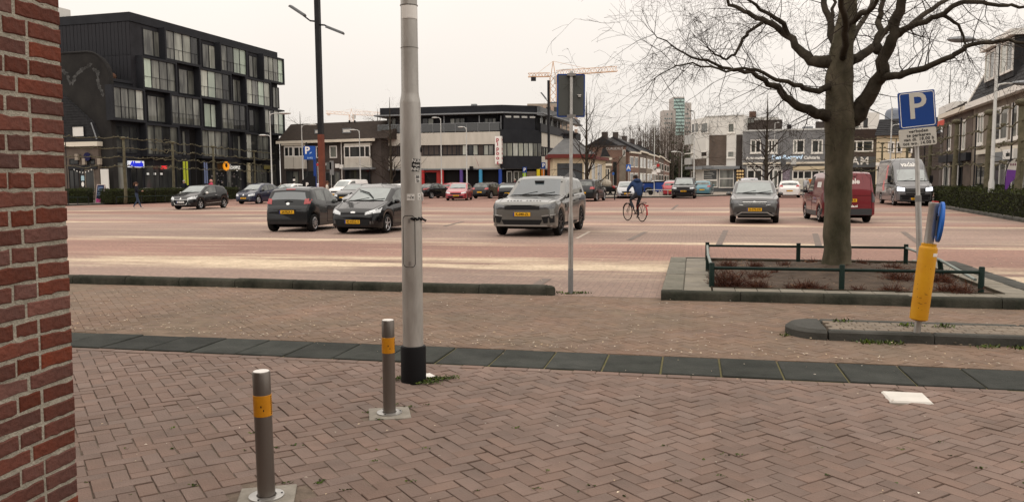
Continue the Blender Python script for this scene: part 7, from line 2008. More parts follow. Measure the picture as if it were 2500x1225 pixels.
def car(kind, label, loc, yaw, paintm, plate=None, plate_m='plate_yellow', wheel=('multi', 'rim_silver'), near=True, cat='car', front_style=None, roofm=None, lamps='lamp_glass', glass='car_glass', rear_glass='car_glass_side', group='vehicles parked and driving on the market square', name='parked_car', scale=None, mirror=None, tailz=None, side_dark=False, rearplate_z=None, tail_style='wrap', over=None):
 T = dict(TYPES[kind]);
 if over: T.update(over)
 if scale:                            # stretch a body type to another car's length, width, height
  sx, sy, sz = scale
  f = lambda tab: [(x * sx, z * sz) for x, z in tab]
  T.update(L=T['L'] * sx, W=T['W'] * sy, top=f(T['top']), belt=f(T['belt']), wf=T['wf'] * sx, wr=T['wr'] * sx, win=[(a * sx, b * sx, c) for a, b, c in T['win']])
 L, W = T['L'], T['W']; hw = W / 2
 t = thing(name, label, cat, (loc[0], loc[1], 0), yaw, group)
 B = Body(T)
 B.build('body', paintm, t)
 # dark underside and wheel housings
 MB().box(-L / 2 + .25, L / 2 - .25, -hw + .3, hw - .3, T['clr'] - .02, T['clr'] + .32).build('underbody', MATS['seam_black'], t)
 # wheels
 ty, rim = wheel_meshes(T['r'], *wheel)
 for xw in (T['wf'], T['wr']):
  for sgn in (1, -1):
   o = link(bpy.data.objects.new('wheel', ty), t)
   wy = B.ring(xw)[2][0]
   o.location = (L / 2 - xw, sgn * (wy - .115), T['r'])
   o.rotation_euler = (0, rnd.uniform(0, 6), 0 if sgn > 0 else R(180))
   link(bpy.data.objects.new('rim', rim), o)
 top = T['top']
 # the stretch of the roof line that is windscreen, and that is rear window
 segs = [(top[i][0], top[i][1], top[i + 1][0], top[i + 1][1]) for i in range(len(top) - 1)]
 up = [s_ for s_ in segs if s_[0] > .35 and s_[0] < L * .5 and (s_[3] - s_[1]) / (s_[2] - s_[0]) > .42]
 xa, xb = up[0][0], up[-1][2]
 za, zb_ = interp(top, xa) + .03, interp(top, xb) - .03
 if kind == 'bigvan': xb = 1.65; zb_ = interp(top, xb) - .02
 dn = [s_ for s_ in segs if s_[0] > L * .5 and (s_[3] - s_[1]) / (s_[2] - s_[0]) < -.5]
 xr0, xr1 = dn[0][0], dn[0][2]
 zr0, zr1 = dn[0][1], dn[0][3]
 wa = B.ring(xa)[4][0] - .05
 B.cross('windscreen', MATS[glass], t, xa + .03, xb - .02, .93)
 if near:
  B.patch('windscreen_seal', MATS['seam_black'], t, [[(-wa, za - .035), (wa, za - .035), (wa, za + .0), (-wa, za + .0)]], 'front', .003, (8, 1))
 for sgn, ax in ((1, 'left'), (-1, 'right')):
  for i, (x0, x1, last) in enumerate(T['win']):
   xs0 = max(x0, xa + .12) if i else max(min(x0, xa + .45), xa + .3)
   B.flank('side_window', MATS['car_glass_dark' if (side_dark and last) else 'car_glass_side'], t, sgn, xs0, x1, .1 if near else .12, .93)
 if kind not in ('bigvan',) and (kind != 'van' or paintm.name == 'white_car_paint'):
  B.cross('rear_window', MATS[rear_glass], t, xr0 + .03, xr0 + (xr1 - xr0) * (.86 if kind != 'van' else .7), .9)
 # lamps, grille, plates
 zn = interp(top, .06); ff = front_style or {}
 gz0, gz1, gw = ff.get('grille', (zn - .2, zn - .06, hw * .42))
 B.patch('grille', MATS['trim_black'], t, [[(-gw, gz0), (gw, gz0), (gw * 1.08, gz1), (-gw * 1.08, gz1)]], 'front', .008, (6, 2))
 lo = ff.get('intake', (T['clr'] + .1, T['clr'] + .26, hw * .62))
 B.patch('lower_grille', MATS['trim_black'], t, [[(-lo[2] * .88, lo[0]), (lo[2] * .88, lo[0]), (lo[2], lo[1]), (-lo[2], lo[1])]], 'front', .008, (6, 2))
 lm = ff.get('lamp', (hw * .5, hw * .9, zn - .17, zn - .03, .09))
 for sgn in (1, -1):
  q = [(sgn * lm[0], lm[2]), (sgn * lm[1], lm[2] + lm[4] * .55), (sgn * lm[1] * .99, lm[3] + lm[4]), (sgn * lm[0], lm[3])]
  h_ = B.patch('headlight', MATS[lamps], t, [q], 'front', .009, (6, 3))
  if near and ff.get('fog', True):
   fz = lo[0] + .06
   B.patch('fog_lamp', MATS['lamp_dark'], t, [[(sgn * hw * .68, fz), (sgn * hw * .8, fz), (sgn * hw * .8, fz + .08), (sgn * hw * .68, fz + .09)]], 'front', .006, (2, 2))
 # tail lamps
 tz = tailz or (zr1 - .1 if kind not in ('van', 'bigvan') else 1.0)
 for sgn in (1, -1):
  if tail_style == 'wrap': q = [(sgn * hw * .58, tz - .08), (sgn * hw * .93, tz - .08), (sgn * hw * .93, tz + .1), (sgn * hw * .62, tz + .07)]
  elif tail_style == 'tall': q = [(sgn * hw * .84, tz - .16), (sgn * hw * .955, tz - .16), (sgn * hw * .95, tz + .2), (sgn * hw * .83, tz + .2)]
  else: q = [(sgn * hw * .7, tz - .07), (sgn * hw * .94, tz - .05), (sgn * hw * .93, tz + .12), (sgn * hw * .72, tz + .1)]
  B.patch('tail_light', MATS['tail_red'], t, [q], 'rear', .012, (4, 4))
 pz = ff.get('plate_z', lo[1] + .0)
 def numberplate(ax, z, body):
  h, n = B.hit(ax, 0, z)
  s = 1 if ax == 'front' else -1
  o = MB().bbox(-.26, .26, -.056, .056, 0, .012, .003).build('number_plate', MATS[plate_m], t)
  o.matrix_local = Matrix.Translation((h.x + s * .008, 0, z)) @ (Matrix.Rotation(R(90), 4, 'Z') if s > 0 else Matrix.Rotation(R(-90), 4, 'Z')) @ Matrix.Rotation(R(90), 4, 'X')
  if near:
   MB().box(-.258, -.222, -.054, .054, .0, .0135).build('country_strip', MATS['plate_blue'], o)
   if body: text('lettering', body, .105, MATS['ink'], o, (.018, -.002, .0125), rot=(0, 0, 0), ext=.001, bold=.0025, sx=.95)
 numberplate('front', pz, plate)
 numberplate('rear', rearplate_z or (T['clr'] + .42 if kind not in ('van', 'bigvan') else .85), plate)
 # mirrors
 mm_ = mirror or paintm
 xm = T['win'][0][0] + .0; zm = interp(T['belt'], xm) + .06
 for sgn, ax in ((1, 'left'), (-1, 'right')):
  h, n = B.hit(ax, xm + .05, zm - .05)
  mb = MB(); mb.ball((h.x + .04, h.y + sgn * .11, zm + .03), .1, 10, 6, .6, 1.0, .72)
  mo = mb.build('mirror', mm_, t, smooth=True, angle=180)
  MB().tube([(h.x, h.y - sgn * .02, zm - .04), (h.x + .03, h.y + sgn * .08, zm)], .025, 6).build('mirror_arm', MATS['trim_black'], mo)
 if near:
  # door panels with dark gaps, handles
  for sgn, ax in ((1, 'left'), (-1, 'right')):
   doors = [(w_[0], w_[1]) for w_ in T['win'] if not w_[2]]
   for i, (x0, x1) in enumerate(doors):
    z0 = T['clr'] + .12
    xa_ = max(x0 - .12, T['wf'] + T['r'] + .12); xb_ = x1 + .035
    q = lambda e: [(xa_ - e, z0 - e), (xb_ + e, z0 - e), (xb_ + e, interp(T['belt'], x1) - .012 + e), (xa_ - e, interp(T['belt'], x0) - .012 + e)]
    dm = paintm
    o = B.patch('door', dm, t, [q(0)], ax, .0065, (6, 5), .004)
    B.patch('door_gap', MATS['seam_black'], o, [q(.014)], ax, .002, (6, 5), .01)
    h, n = B.hit(ax, xb_ - .16, interp(T['belt'], x1) - .13)
    MB().bbox(h.x - .09, h.x + .09, min(h.y, h.y + sgn * .035), max(h.y, h.y + sgn * .035), h.z - .014, h.z + .014, .008).build('handle', MATS['chrome'] if kind in ('fiesta',) else mm_, o)
  # wipers, seam of the bonnet
  for y0 in (-.45, .1):
   p0 = B.hit('top', xa + .0, y0)[0]; p1 = B.hit('top', xa + .13, y0 + .5)[0]
   MB().tube([p0 + Vector((0, 0, .012)), p1 + Vector((.0, 0, .014))], .009, 5).build('wiper', MATS['trim_black'], t)
  wn_ = B.ring(xa - .1)[4][0] - .03
  for sgn in (1, -1):
   B.patch('bonnet_gap', MATS['seam_black'], t, [[(.22, sgn * (wn_ - .16)), (xa - .05, sgn * wn_), (xa - .05, sgn * (wn_ - .012)), (.22, sgn * (wn_ - .172))]], 'top', .002, (8, 1), .01)
  # rear hatch seam
  zs = (T['clr'] + .36)
 return t, B
P_black = paint('black_car_paint', (0.004, 0.004, 0.005), 0.0, .2, .7)
P_navy = paint('navy_car_paint', (0.012, 0.016, 0.04))
P_grey = paint('dark_grey_car_paint', (0.013, 0.0145, 0.016), 0.1, coat=.6)
P_champ = paint('champagne_car_paint', (0.15, 0.148, 0.138), 0.6, 0.28)
P_white = paint('white_car_paint', (0.7, 0.69, 0.67), 0.0, 0.3)
P_silver = paint('silver_car_paint', (0.36, 0.36, 0.37), 0.6, 0.3)
P_red = paint('red_car_paint', (0.33, 0.028, 0.04), 0.25, 0.3)
P_maroon = paint('maroon_car_paint', (0.16, 0.014, 0.02), 0.2, 0.3)
P_teal = paint('teal_car_paint', (0.09, 0.2, 0.24), 0.4, 0.3)
P_mid = paint('mid_grey_car_paint', (0.055, 0.054, 0.053), 0.4, 0.28)
P_lilac = paint('pale_lilac_car_paint', (0.5, 0.47, 0.52), 0.2, 0.3)
P_vangrey = paint('slate_van_paint', (0.13, 0.13, 0.135), 0.3, 0.35)
YAW = TH + R(90)                    # heading away from the camera along the bays

# silver-bronze SUV, the biggest vehicle in the middle
def place(u, v, d=None):
 p = G(u, v) if d is None else D(u, 445, d)
 return (p.x, p.y)
q = G(1300, 577)
suvp = Vector((q.x, q.y, 0)) + Vector((math.cos(YAW), math.sin(YAW), 0)) * 2.2
t, B = car('suv', 'silver bronze SUV with black wheels parked facing the camera beside the sign post', (suvp.x - 0.1, suvp.y), YAW + R(180) + R(-4), P_champ, 'K-040-ZL', wheel=('y', 'rim_black'), mirror=MATS['trim_black'],
   front_style=dict(grille=(.79, .925, .52), intake=(.36, .5, .62), lamp=(.53, .94, .8, .92, .05), plate_z=.66, fog=False), lamps='lamp_dark', glass='car_glass_blue', name='parked_car')
L = 4.87
for s in (1, -1):
 B.patch('side_intake', MATS['trim_black'], t, [[(s * .66, .4), (s * .93, .42), (s * .93, .62), (s * .6, .58)]], 'front', .008, (3, 3))
 B.patch('side_blade', MATS['satin'], t, [[(s * .6, .6), (s * .95, .64), (s * .95, .665), (s * .6, .625)]], 'front', .014, (4, 1))
 B.patch('sill_trim', MATS['trim_black'], t, [[(1.35, .3), (3.4, .3), (3.4, .38), (1.35, .38)]], 'left' if s > 0 else 'right', .008, (6, 1))
 B.patch('side_vent', MATS['trim_black'], t, [[(1.35, .82), (1.55, .82), (1.5, .92), (1.32, .93)]], 'left' if s > 0 else 'right', .008, (2, 2))
 B.patch('shoulder_line', MATS['seam_black'], t, [[(.5, 1.0), (4.3, 1.105), (4.3, 1.112), (.5, 1.007)]], 'left' if s > 0 else 'right', .002, (14, 1))
 B.patch('roof_edge', MATS['trim_black'], t, [[(2.1, .0 + s * .68), (4.2, s * .66), (4.2, s * .70), (2.1, s * .725)]], 'top', .01, (6, 1))
B.patch('bumper_strip', MATS['satin'], t, [[(-.88, .32), (.88, .32), (.88, .345), (-.88, .345)]], 'front', .02, (12, 1))
hx, hn = B.hit('top', .34, 0)
for i, ch in enumerate('RANGE ROVER'):
 if ch == ' ': continue
 y = (i - 5) * .098
 h, n = B.hit('top', .27, -y)
 o = text('letter', ch, .085, MATS['ink'], t, (0, 0, 0), ext=.003, bold=.002, sx=1.0)
 h2, _ = B.hit('top', .2, -y)
 o.matrix_local = Matrix.Translation((h.x, y, h.z + .006)) @ Matrix.Rotation(R(90), 4, 'Z') @ Matrix.Rotation(math.atan2(h.z - h2.z, .07), 4, 'X')
B.badge(MATS['chrome'], t, 'front', .3, .84, .05, .022)
mb = MB(); mb.box(-.04, .04, -.03, .03, 0, .05)
h, n = B.hit('top', 2.5, 0);
mb = MB(); mb.ball((h.x - 1.75, 0, 1.75), .05, 8, 6, 2.0, .5, 1.0); mb.build('roof_aerial', MATS['trim_black'], t)
mb = MB(); mb.box(-.1, .1, -.14, .14, -.03, .03); o = mb.build('rain_sensor', MATS['trim_black'], t); h, n = B.hit('front', 0, 1.6); o.location = h

# dark grey hatch seen from behind
q = G(735, 566)
ay = Vector((q.x, q.y, 0)) + Vector((math.cos(YAW), math.sin(YAW), 0)) * 1.75
t, B = car('aygo', 'dark grey small hatchback seen from behind, parked left of the black hatchback', (ay.x - .5, ay.y - .1), YAW + R(2), P_grey, '64-RLR-9', wheel=('cap', 'rim_silver'), mirror=MATS['trim_black'], tailz=.98, tail_style='round', rearplate_z=.66, rear_glass='car_glass_blue')
h, n = B.hit('rear', 0, .93)
B.badge(MATS['chrome'], t, 'rear', 0, .93, .06, .045)
B.patch('brake_light', MATS['tail_red'], t, [[(-.16, 1.385), (.16, 1.385), (.16, 1.405), (-.16, 1.405)]], 'rear', .01, (3, 1))
B.patch('hatch_gap', MATS['seam_black'], t, [[(-.5, .735), (.5, .735), (.5, .745), (-.5, .745)]], 'rear', .004, (6, 1))
B.patch('bumper_crease', MATS['trim_black'], t, [[(-.6, .36), (.6, .36), (.6, .38), (-.6, .38)]], 'rear', .006, (6, 1))
B.patch('plate_recess', MATS['trim_black'], t, [[(-.32, .59), (.32, .59), (.32, .73), (-.32, .73)]], 'rear', .005, (6, 2))
h, n = B.hit('rear', .12, .99)
MB().tube([B.hit('rear', .12, 1.0)[0] + Vector((-.02, 0, 0)), B.hit('rear', .0, 1.02)[0] + Vector((-.025, 0, 0)), B.hit('rear', -.16, 1.0)[0] + Vector((-.025, 0, 0))], .012, 5).build('rear_wiper', MATS['trim_black'], t)

# black hatch, front on, half behind the lamp post
q = G(905, 571)
fi = Vector((q.x, q.y, 0)) + Vector((math.cos(YAW), math.sin(YAW), 0)) * 1.9
t, B = car('fiesta', 'black small hatchback parked facing the camera, half hidden by the grey lamp post', (fi.x - .42, fi.y - .1), YAW + R(180) + R(-3), P_black, '82-KKG-3', wheel=('five', 'rim_silver'), mirror=P_black,
   front_style=dict(grille=(.625, .66, .48), intake=(.27, .47, .6), lamp=(.42, .82, .6, .68, .14), plate_z=.39))
B.badge(MATS['chrome'], t, 'front', 0, .685, .085, .035)
p0 = B.hit('top', 1.05, -.1)[0];
MB().tube([B.hit('top', 1.12, .2)[0] + Vector((.01, 0, .02)), B.hit('top', 1.35, -.05)[0] + Vector((.01, 0, .045)), B.hit('top', 1.58, -.5)[0] + Vector((.01, 0, .03))], [.02, .022, .016], 6).build('wiper', MATS['trim_black'], t)
MB().tube([B.hit('top', 2.2, 0)[0], B.hit('top', 2.2, 0)[0] + Vector((-.12, 0, .22))], [.007, .004], 5).build('aerial', MATS['trim_black'], t)

# compact SUV front on, right
q = G(1836, 546)
tc_ = Vector((q.x, q.y, 0)) + Vector((math.cos(YAW), math.sin(YAW), 0)) * 1.95
t, B = car('crossover', 'grey compact SUV parked facing the camera left of the tree trunk', (tc_.x + .2, tc_.y), YAW + R(180) + R(-3.5), P_mid, 'G-375-DR', wheel=('multi', 'rim_black'), mirror=P_mid,
   front_style=dict(grille=(.7, .83, .42), intake=(.27, .4, .62), lamp=(.43, .83, .72, .83, .03), plate_z=.52), lamps='lamp_dark')
B.patch('lower_bumper', MATS['trim_black'], t, [[(-.8, .24), (.8, .24), (.8, .42), (-.8, .42)]], 'front', .005, (12, 2))
for z in (.735, .79): B.patch('chrome_bar', MATS['chrome'], t, [[(-.42, z), (.42, z), (.42, z + .012), (-.42, z + .012)]], 'front', .013, (6, 1))
B.badge(MATS['chrome'], t, 'front', 0, .765, .065, .065)
for s in (1, -1):
 B.patch('silver_trim', MATS['satin'], t, [[(s * .44, .4), (s * .64, .29), (s * .68, .29), (s * .46, .425)]], 'front', .016, (3, 1))
 B.patch('lamp_trim', MATS['chrome'], t, [[(s * .4, .665), (s * .56, .7), (s * .56, .712), (s * .4, .68)]], 'front', .014, (3, 1))
 MB().tube([B.hit('top', 1.95, s * .58)[0] + Vector((0, 0, .01)), B.hit('top', 2.1, s * .6)[0] + Vector((0, 0, .045)), B.hit('top', 3.3, s * .58)[0] + Vector((0, 0, .045)), B.hit('top', 3.45, s * .56)[0] + Vector((0, 0, .01))], .014, 6).build('roof_rail', MATS['satin'], t)
B.patch('silver_trim', MATS['satin'], t, [[(-.44, .4), (.44, .4), (.46, .425), (-.46, .425)]], 'front', .016, (6, 1))

# maroon delivery van behind the trunk, rear on
q = G(2064, 545)
vp = Vector((q.x, q.y, 0)) + Vector((math.cos(YAW), math.sin(YAW), 0)) * 2.2
t, B = car('van', 'maroon delivery van seen from behind, partly hidden by the tree trunk', (vp.x, vp.y), YAW + R(3), P_maroon, 'VG-619-R', wheel=('cap', 'rim_silver'), cat='van', name='delivery_van', mirror=MATS['trim_black'], tail_style='tall', tailz=.92, rearplate_z=.83)
for ch in t.children:
 if ch.name.startswith('tail_light'): ch.data.materials[0] = MATS['lamp_dark']
B.patch('rear_bumper', mat('bumper_grey', (.045, .047, .05), .6), t, [[(-.9, .3), (.9, .3), (.9, .53), (-.9, .53)]], 'rear', .03, (14, 2))
B.patch('hatch_gap', MATS['seam_black'], t, [[(-.78, 1.0), (.78, 1.0), (.78, 1.012), (-.78, 1.012)]], 'rear', .004, (8, 1))
for s in (1, -1): B.patch('hatch_gap', MATS['seam_black'], t, [[(s * .765, .55), (s * .775, .55), (s * .72, 1.74), (s * .71, 1.74)]], 'rear', .004, (1, 8))
for body, z, sz, y in (('ele', 1.52, .26, -.2), ('ele.nl', .62, .12, -.16)):
 h, n = B.hit('rear', 0, z)
 o = text('lettering', body, sz, MATS['sign_white'], t, (0, 0, 0), ext=.002, bold=.008 * sz / .26)
 o.matrix_local = Matrix.Translation((h.x - .006, y, z)) @ Matrix.Rotation(R(-90), 4, 'Z') @ Matrix.Rotation(R(90) - (math.atan(.055)), 4, 'X')
B.patch('side_sticker', MATS['sticker_white'], t, [[(2.9, 1.3), (3.6, 1.3), (3.6, 1.5), (2.9, 1.5)]], 'left', .005, (3, 1))
B.patch('wheel_cladding', MATS['grey_trim'], t, [[(1.3, .25), (3.1, .25), (3.1, .42), (1.3, .42)]], 'left', .012, (6, 1))

# tall delivery van with its lights on
q = G(2232, 503)
head = Vector((-0.26, -0.966, 0)).normalized(); yw = math.atan2(head.y, head.x)
sp2 = Vector((q.x, q.y, 0)) - head * 3.3
mat('van_pale', (0.46, 0.44, 0.42), 0.35, 0.2, coat=.6)
t, B = car('bigvan', 'tall slate grey delivery van with headlights on driving along the right hedge', (sp2.x, sp2.y), yw, P_vangrey, 'VJ-18-Z', wheel=('cap', 'rim_silver'), cat='van', name='delivery_van', mirror=MATS['trim_black'], lamps='lamp_lit',
   front_style=dict(grille=(.68, 1.0, .5), intake=(.36, .5, .6), lamp=(.56, .93, .86, 1.03, .06), plate_z=.42))
h, n = B.hit('front', 0, 2.5)
o = text('lettering', 'vadain', .36, MATS['sign_white'], t, (0, 0, 0), ext=.004, bold=.012)
for v in o.data.vertices:
 y, z = v.co.x, 2.4 + v.co.y
 hh, _ = B.hit('front', y, z); v.co = hh + Vector((.008 + v.co.z, 0, .008))
o.rotation_euler = (0, 0, 0)
B.badge(MATS['chrome'], t, 'front', 0, .85, .11, .11)
for z in (.76, .84, .92): B.patch('grille_bar', MATS['satin'], t, [[(-.48, z), (.48, z), (.48, z + .01), (-.48, z + .01)]], 'front', .012, (6, 1))
B.patch('front_bumper', MATS['trim_black'], t, [[(-.95, .34), (.95, .34), (.95, .66), (-.95, .66)]], 'front', .004, (12, 3))
B.patch('pale_side_panel', MATS['van_pale'], t, [[(3.1, .75), (6.6, .75), (6.6, 2.55), (2.7, 2.55)]], 'right', .006, (8, 6))
mat('van_pink', (0.62, 0.2, 0.2), 0.4)
B.patch('pink_band', MATS['van_pink'], t, [[(3.6, .9), (4.2, .8), (4.4, 1.5), (4.1, 1.5)], [(3.3, 1.6), (3.8, 1.5), (3.7, 2.4), (3.3, 2.4)]], 'right', .01, (3, 4))
B.patch('grey_panel_print', P_vangrey, t, [[(2.6, 1.3), (3.4, 1.3), (3.5, 2.3), (2.6, 2.3)]], 'right', .009, (3, 4))
B.patch('slide_rail', MATS['trim_black'], t, [[(2.5, 1.24), (5.4, 1.24), (5.4, 1.28), (2.5, 1.28)]], 'right', .014, (6, 1))
for s in (1, -1):
 MB().box(B.hit('front', 0, 1.5)[0].x - .55, B.hit('front', 0, 1.5)[0].x - .42, s * 1.06, s * 1.22, 1.35, 1.75).build('mirror', MATS['trim_black'], t)

# black hatch with white mirrors driving off to the left
q = G(470, 511)
hd = Vector((-0.24, -0.97, 0)).normalized(); yw = math.atan2(hd.y, hd.x)
t, B = car('fiesta', 'black three-door hatchback with white mirrors driving at the far left', (q.x, q.y + 1.3), yw, P_black, 'GZ-771-K', plate_m='plate_white', wheel=('five', 'rim_silver'), mirror=P_white,
   front_style=dict(grille=(.33, .6, .5), intake=(.24, .3, .5), lamp=(.46, .84, .58, .7, .13), plate_z=.46), side_dark=True)
for s in (1, -1):
 B.patch('chrome_trim', MATS['chrome'], t, [[(s * .36, .3), (s * .52, .58), (s * .55, .58), (s * .4, .3)]], 'front', .016, (1, 5))
 B.patch('chrome_trim', MATS['satin'], t, [[(1.35, .34), (2.9, .4), (2.9, .44), (1.35, .36)]], 'left' if s > 0 else 'right', .012, (6, 1))
B.patch('chrome_trim', MATS['chrome'], t, [[(-.5, .6), (.5, .6), (.5, .625), (-.5, .625)], [(-.38, .29), (.38, .29), (.38, .31), (-.38, .31)]], 'front', .016, (6, 1))
B.patch('emblem', MATS['chrome'], t, [[(-.07, .62), (.07, .62), (.0, .73), (-.01, .73)]], 'front', .018, (2, 2))

# navy hatch next to it
q = G(618, 498); hd = Vector((-0.31, -0.95, 0)).normalized(); yw = math.atan2(hd.y, hd.x)
t, B = car('fiesta', 'dark navy rounded five-door hatchback with yellow plate left of the grey hatchback', (q.x, q.y + 1.4), yw, P_navy, '70-PT-FX', wheel=('cap', 'rim_silver'), mirror=MATS['trim_black'], scale=(.975, .97, 1.03),
   front_style=dict(grille=(.55, .62, .3), intake=(.24, .36, .5), lamp=(.42, .8, .58, .7, .1), plate_z=.45), over=dict(win=[(1.3, 2.1, 0), (2.18, 2.8, 0), (2.86, 3.2, 1)], top=[(0, .5), (.06, .68), (.25, .8), (.75, .95), (.9, 1.0), (1.6, 1.4), (2.0, 1.5), (2.5, 1.5), (3.0, 1.42), (3.35, 1.27), (3.75, 1.0), (3.84, .92), (3.93, .8), (3.95, .55)]))
B.patch('emblem', MATS['chrome'], t, [[(-.09, .64), (.09, .64), (.02, .74), (-.02, .74)]], 'front', .014, (2, 2))

# the rest of the car park
def small(kind, label, u, v, face, m, dv=0, yaw_off=0, plate=None, back=2.0, **k):
 """face 'in' = rear towards the camera, 'out' = front towards the camera; (u, v) is where the near end meets the ground"""
 q = G(u, v); y = YAW + yaw_off if face == 'in' else YAW + R(180) + yaw_off
 c = Vector((q.x, q.y, 0)) + Vector((math.cos(YAW + yaw_off), math.sin(YAW + yaw_off), 0)) * back
 return car(kind, label, (c.x, c.y), y, m, plate, near=k.pop('near', False), **k)
small('hatch', 'white hatchback facing the camera behind the dark grey hatchback, partly behind the ticket machine', 668, 492, 'out', P_white, yaw_off=R(-10))
small('estate', 'dark grey estate car with bright bonnet between and behind the two nearest hatchbacks', 868, 524, 'out', P_mid, yaw_off=R(-6), near=True, mirror=MATS['trim_black'])
small('van', 'white family van parked behind the rusty lower half of the black lamp column', 818, 487, 'out', P_white, yaw_off=R(-14), cat='van', name='parked_van', scale=(.95, .98, .98))
small('hatch', 'black hatchback between the white family van and the grey estate car', 838, 497, 'out', P_black, yaw_off=R(-6))
small('van', 'white panel van parked left of the grey lamp post beyond the black hatchback', 922, 477, 'out', P_white, yaw_off=R(-10), cat='van', name='parked_van', over=dict(win=[(1.3, 2.2, 0)]))
small('hatch', 'dark hatchback with red tail lamp in front of the white panel van', 918, 494, 'in', P_grey, yaw_off=R(4))
small('hatch', 'white hatchback seen from behind just left of the grey lamp post', 962, 500, 'in', P_white)
small('sedan', 'black saloon seen from behind just right of the grey lamp post', 1022, 485, 'in', P_black, yaw_off=R(-24), back=2.2, near=True)
small('hatch', 'bright red hatchback seen from behind, left of the red one with yellow front plate', 1092, 482, 'in', P_red, yaw_off=R(-14), tail_style='tall')
t, B = small('hatch', 'red hatchback with yellow front plate facing the camera before the shops', 1113, 490, 'out', P_red, yaw_off=R(8), plate='H-552-PK', near=True, wheel=('multi', 'rim_black'), lamps='lamp_glass', mirror=P_black,
  front_style=dict(grille=(.52, .64, .42), intake=(.25, .4, .66), lamp=(.46, .84, .58, .68, .06), plate_z=.42), scale=(1.03, 1.02, .99))
small('hatch', 'black hatchback seen from behind, right of the two red hatchbacks', 1170, 485, 'in', P_black, yaw_off=R(-14), near=True, back=2.1)
small('hatch', 'dark hatchback with pale rear lamps half behind the silver bronze SUV', 1240, 490, 'in', P_black, yaw_off=R(6), rear_glass='car_glass', tail_style='tall')
small('suv', 'dark grey SUV seen from behind right of the sign post', 1424, 492, 'in', P_grey, yaw_off=R(-6), scale=(.93, .94, .95), near=True)
small('van', 'cream van seen from behind at the mouth of the side street', 1512, 462, 'in', P_white, cat='van', name='parked_van', scale=(.95, .95, .95), over=dict(win=[(1.3, 2.2, 0)]))
small('hatch', 'pale silver hatchback facing the camera left of the cyclist', 1530, 485, 'out', P_silver, yaw_off=R(4), near=True)
small('hatch', 'white car in the side street right of the cyclist', 1582, 468, 'out', P_white, back=3.0, yaw_off=R(-20))
small('hatch', 'red hatchback half behind the black SUV, seen from behind', 1640, 480, 'in', P_red)
small('estate', 'white car with red lamps beyond the red hatchback in the street', 1636, 466, 'in', P_white, back=4.0)
small('suv', 'black SUV facing the camera on the far side of the square', 1668, 485, 'out', P_black, plate='N-830-TB', yaw_off=R(-2), near=True, wheel=('y', 'rim_black'), mirror=P_black, lamps='lamp_glass',
  front_style=dict(grille=(.79, .925, .5), intake=(.36, .5, .62), lamp=(.55, .92, .82, .93, .03), plate_z=.64))
small('fiesta', 'pale blue coupe seen from behind, right of the black SUV', 1713, 478, 'in', P_teal, yaw_off=R(-6), near=True)
small('van', 'pale lilac car whose roof shows above the compact SUV', 1838, 482, 'out', P_lilac, back=5.0, scale=(.95, .98, .92))
small('hatch', 'white hatchback seen from behind on the far side, right of the compact SUV', 1927, 483, 'in', P_white, plate='39-TL-VB', near=True, yaw_off=R(-5), tailz=1.0)
# ------------------------------------------------------------------ street lamps
def spot(u, d, z=0.0): p = D(u, 440, d); return Vector((p.x, p.y, z))
def street_lamp(label, u, d, vt, arms, z0=.12, r=.07, m='lamp_grey', head='lamp_grey', curve=.5):
 """arms: (which column the head reaches, its height in the picture)"""
 p = spot(u, d); H = D(u, vt, d).z
 t = thing('street_lamp', label, 'street lamp', (p.x, p.y, z0), 0, 'street lamps round the square')
 MB().lathe([(r * 1.5, 0), (r * 1.45, 1.3), (r, 1.45), (r * .65, H - z0), (.0001, H - z0 + .01)], 10).build('pole', MATS[m], t, smooth=True, angle=40)
 for (ua, va) in arms:
  e = D(ua, va, d) - Vector((p.x, p.y, z0)); h0 = e.z - curve * .55
  P = [Vector((0, 0, h0 - .1)), Vector((e.x * .08, 0, h0 + curve * .35)), Vector((e.x * .3, 0, h0 + curve * .6)), Vector((e.x * .65, 0, e.z))]
  MB().tube(P, [r * .6, r * .55, r * .5, r * .42], 7).build('arm', MATS[m], t, smooth=True, angle=60)
  MB().ball((e.x * .85, 0, e.z + .02), abs(e.x) * .2 + .1, 8, 6, 1.4, .55, .3).build('lamp_head', MATS[head], t, smooth=True)
 return t
street_lamp('white lamp post with two arms before the right end of the black block', 664, 72, 272, [(702, 277), (638, 331)], curve=.3)
street_lamp('white lamp post left of the black lamp column', 740, 88, 306, [(766, 305)])
street_lamp('white lamp post before the tiled terrace', 880, 84, 320, [(858, 318)])
street_lamp('white lamp post just right of the big grey lamp post before the white building', 1078, 86, 290, [(1059, 288)])
street_lamp('white lamp post nearest the vertical red lettered sign', 1140, 80, 312, [(1123, 311)])
street_lamp('tall white lamp post in the mouth of the side street', 1597, 100, 306, [(1590, 307)])
street_lamp('curved white lamp post left of the white and brown flats', 1664, 125, 374, [(1643, 371)])
street_lamp('lamp post with dark head before the white and brown flats', 1694, 80, 276, [(1687, 272)], head='black_metal')
street_lamp('thin white lamp post behind the tall van', 2172, 62, 262, [(2206, 305)], curve=.3)
street_lamp('tall pale lamp post with two arms before the mansard house', 2421, 35, 100, [(2332, 98), (2510, 204)], r=.085, head='zinc', curve=.25)
street_lamp('thin pale lamp post right of the bare tree before the snack bar', 1889, 84, 300, [(1899, 300)], r=.05)
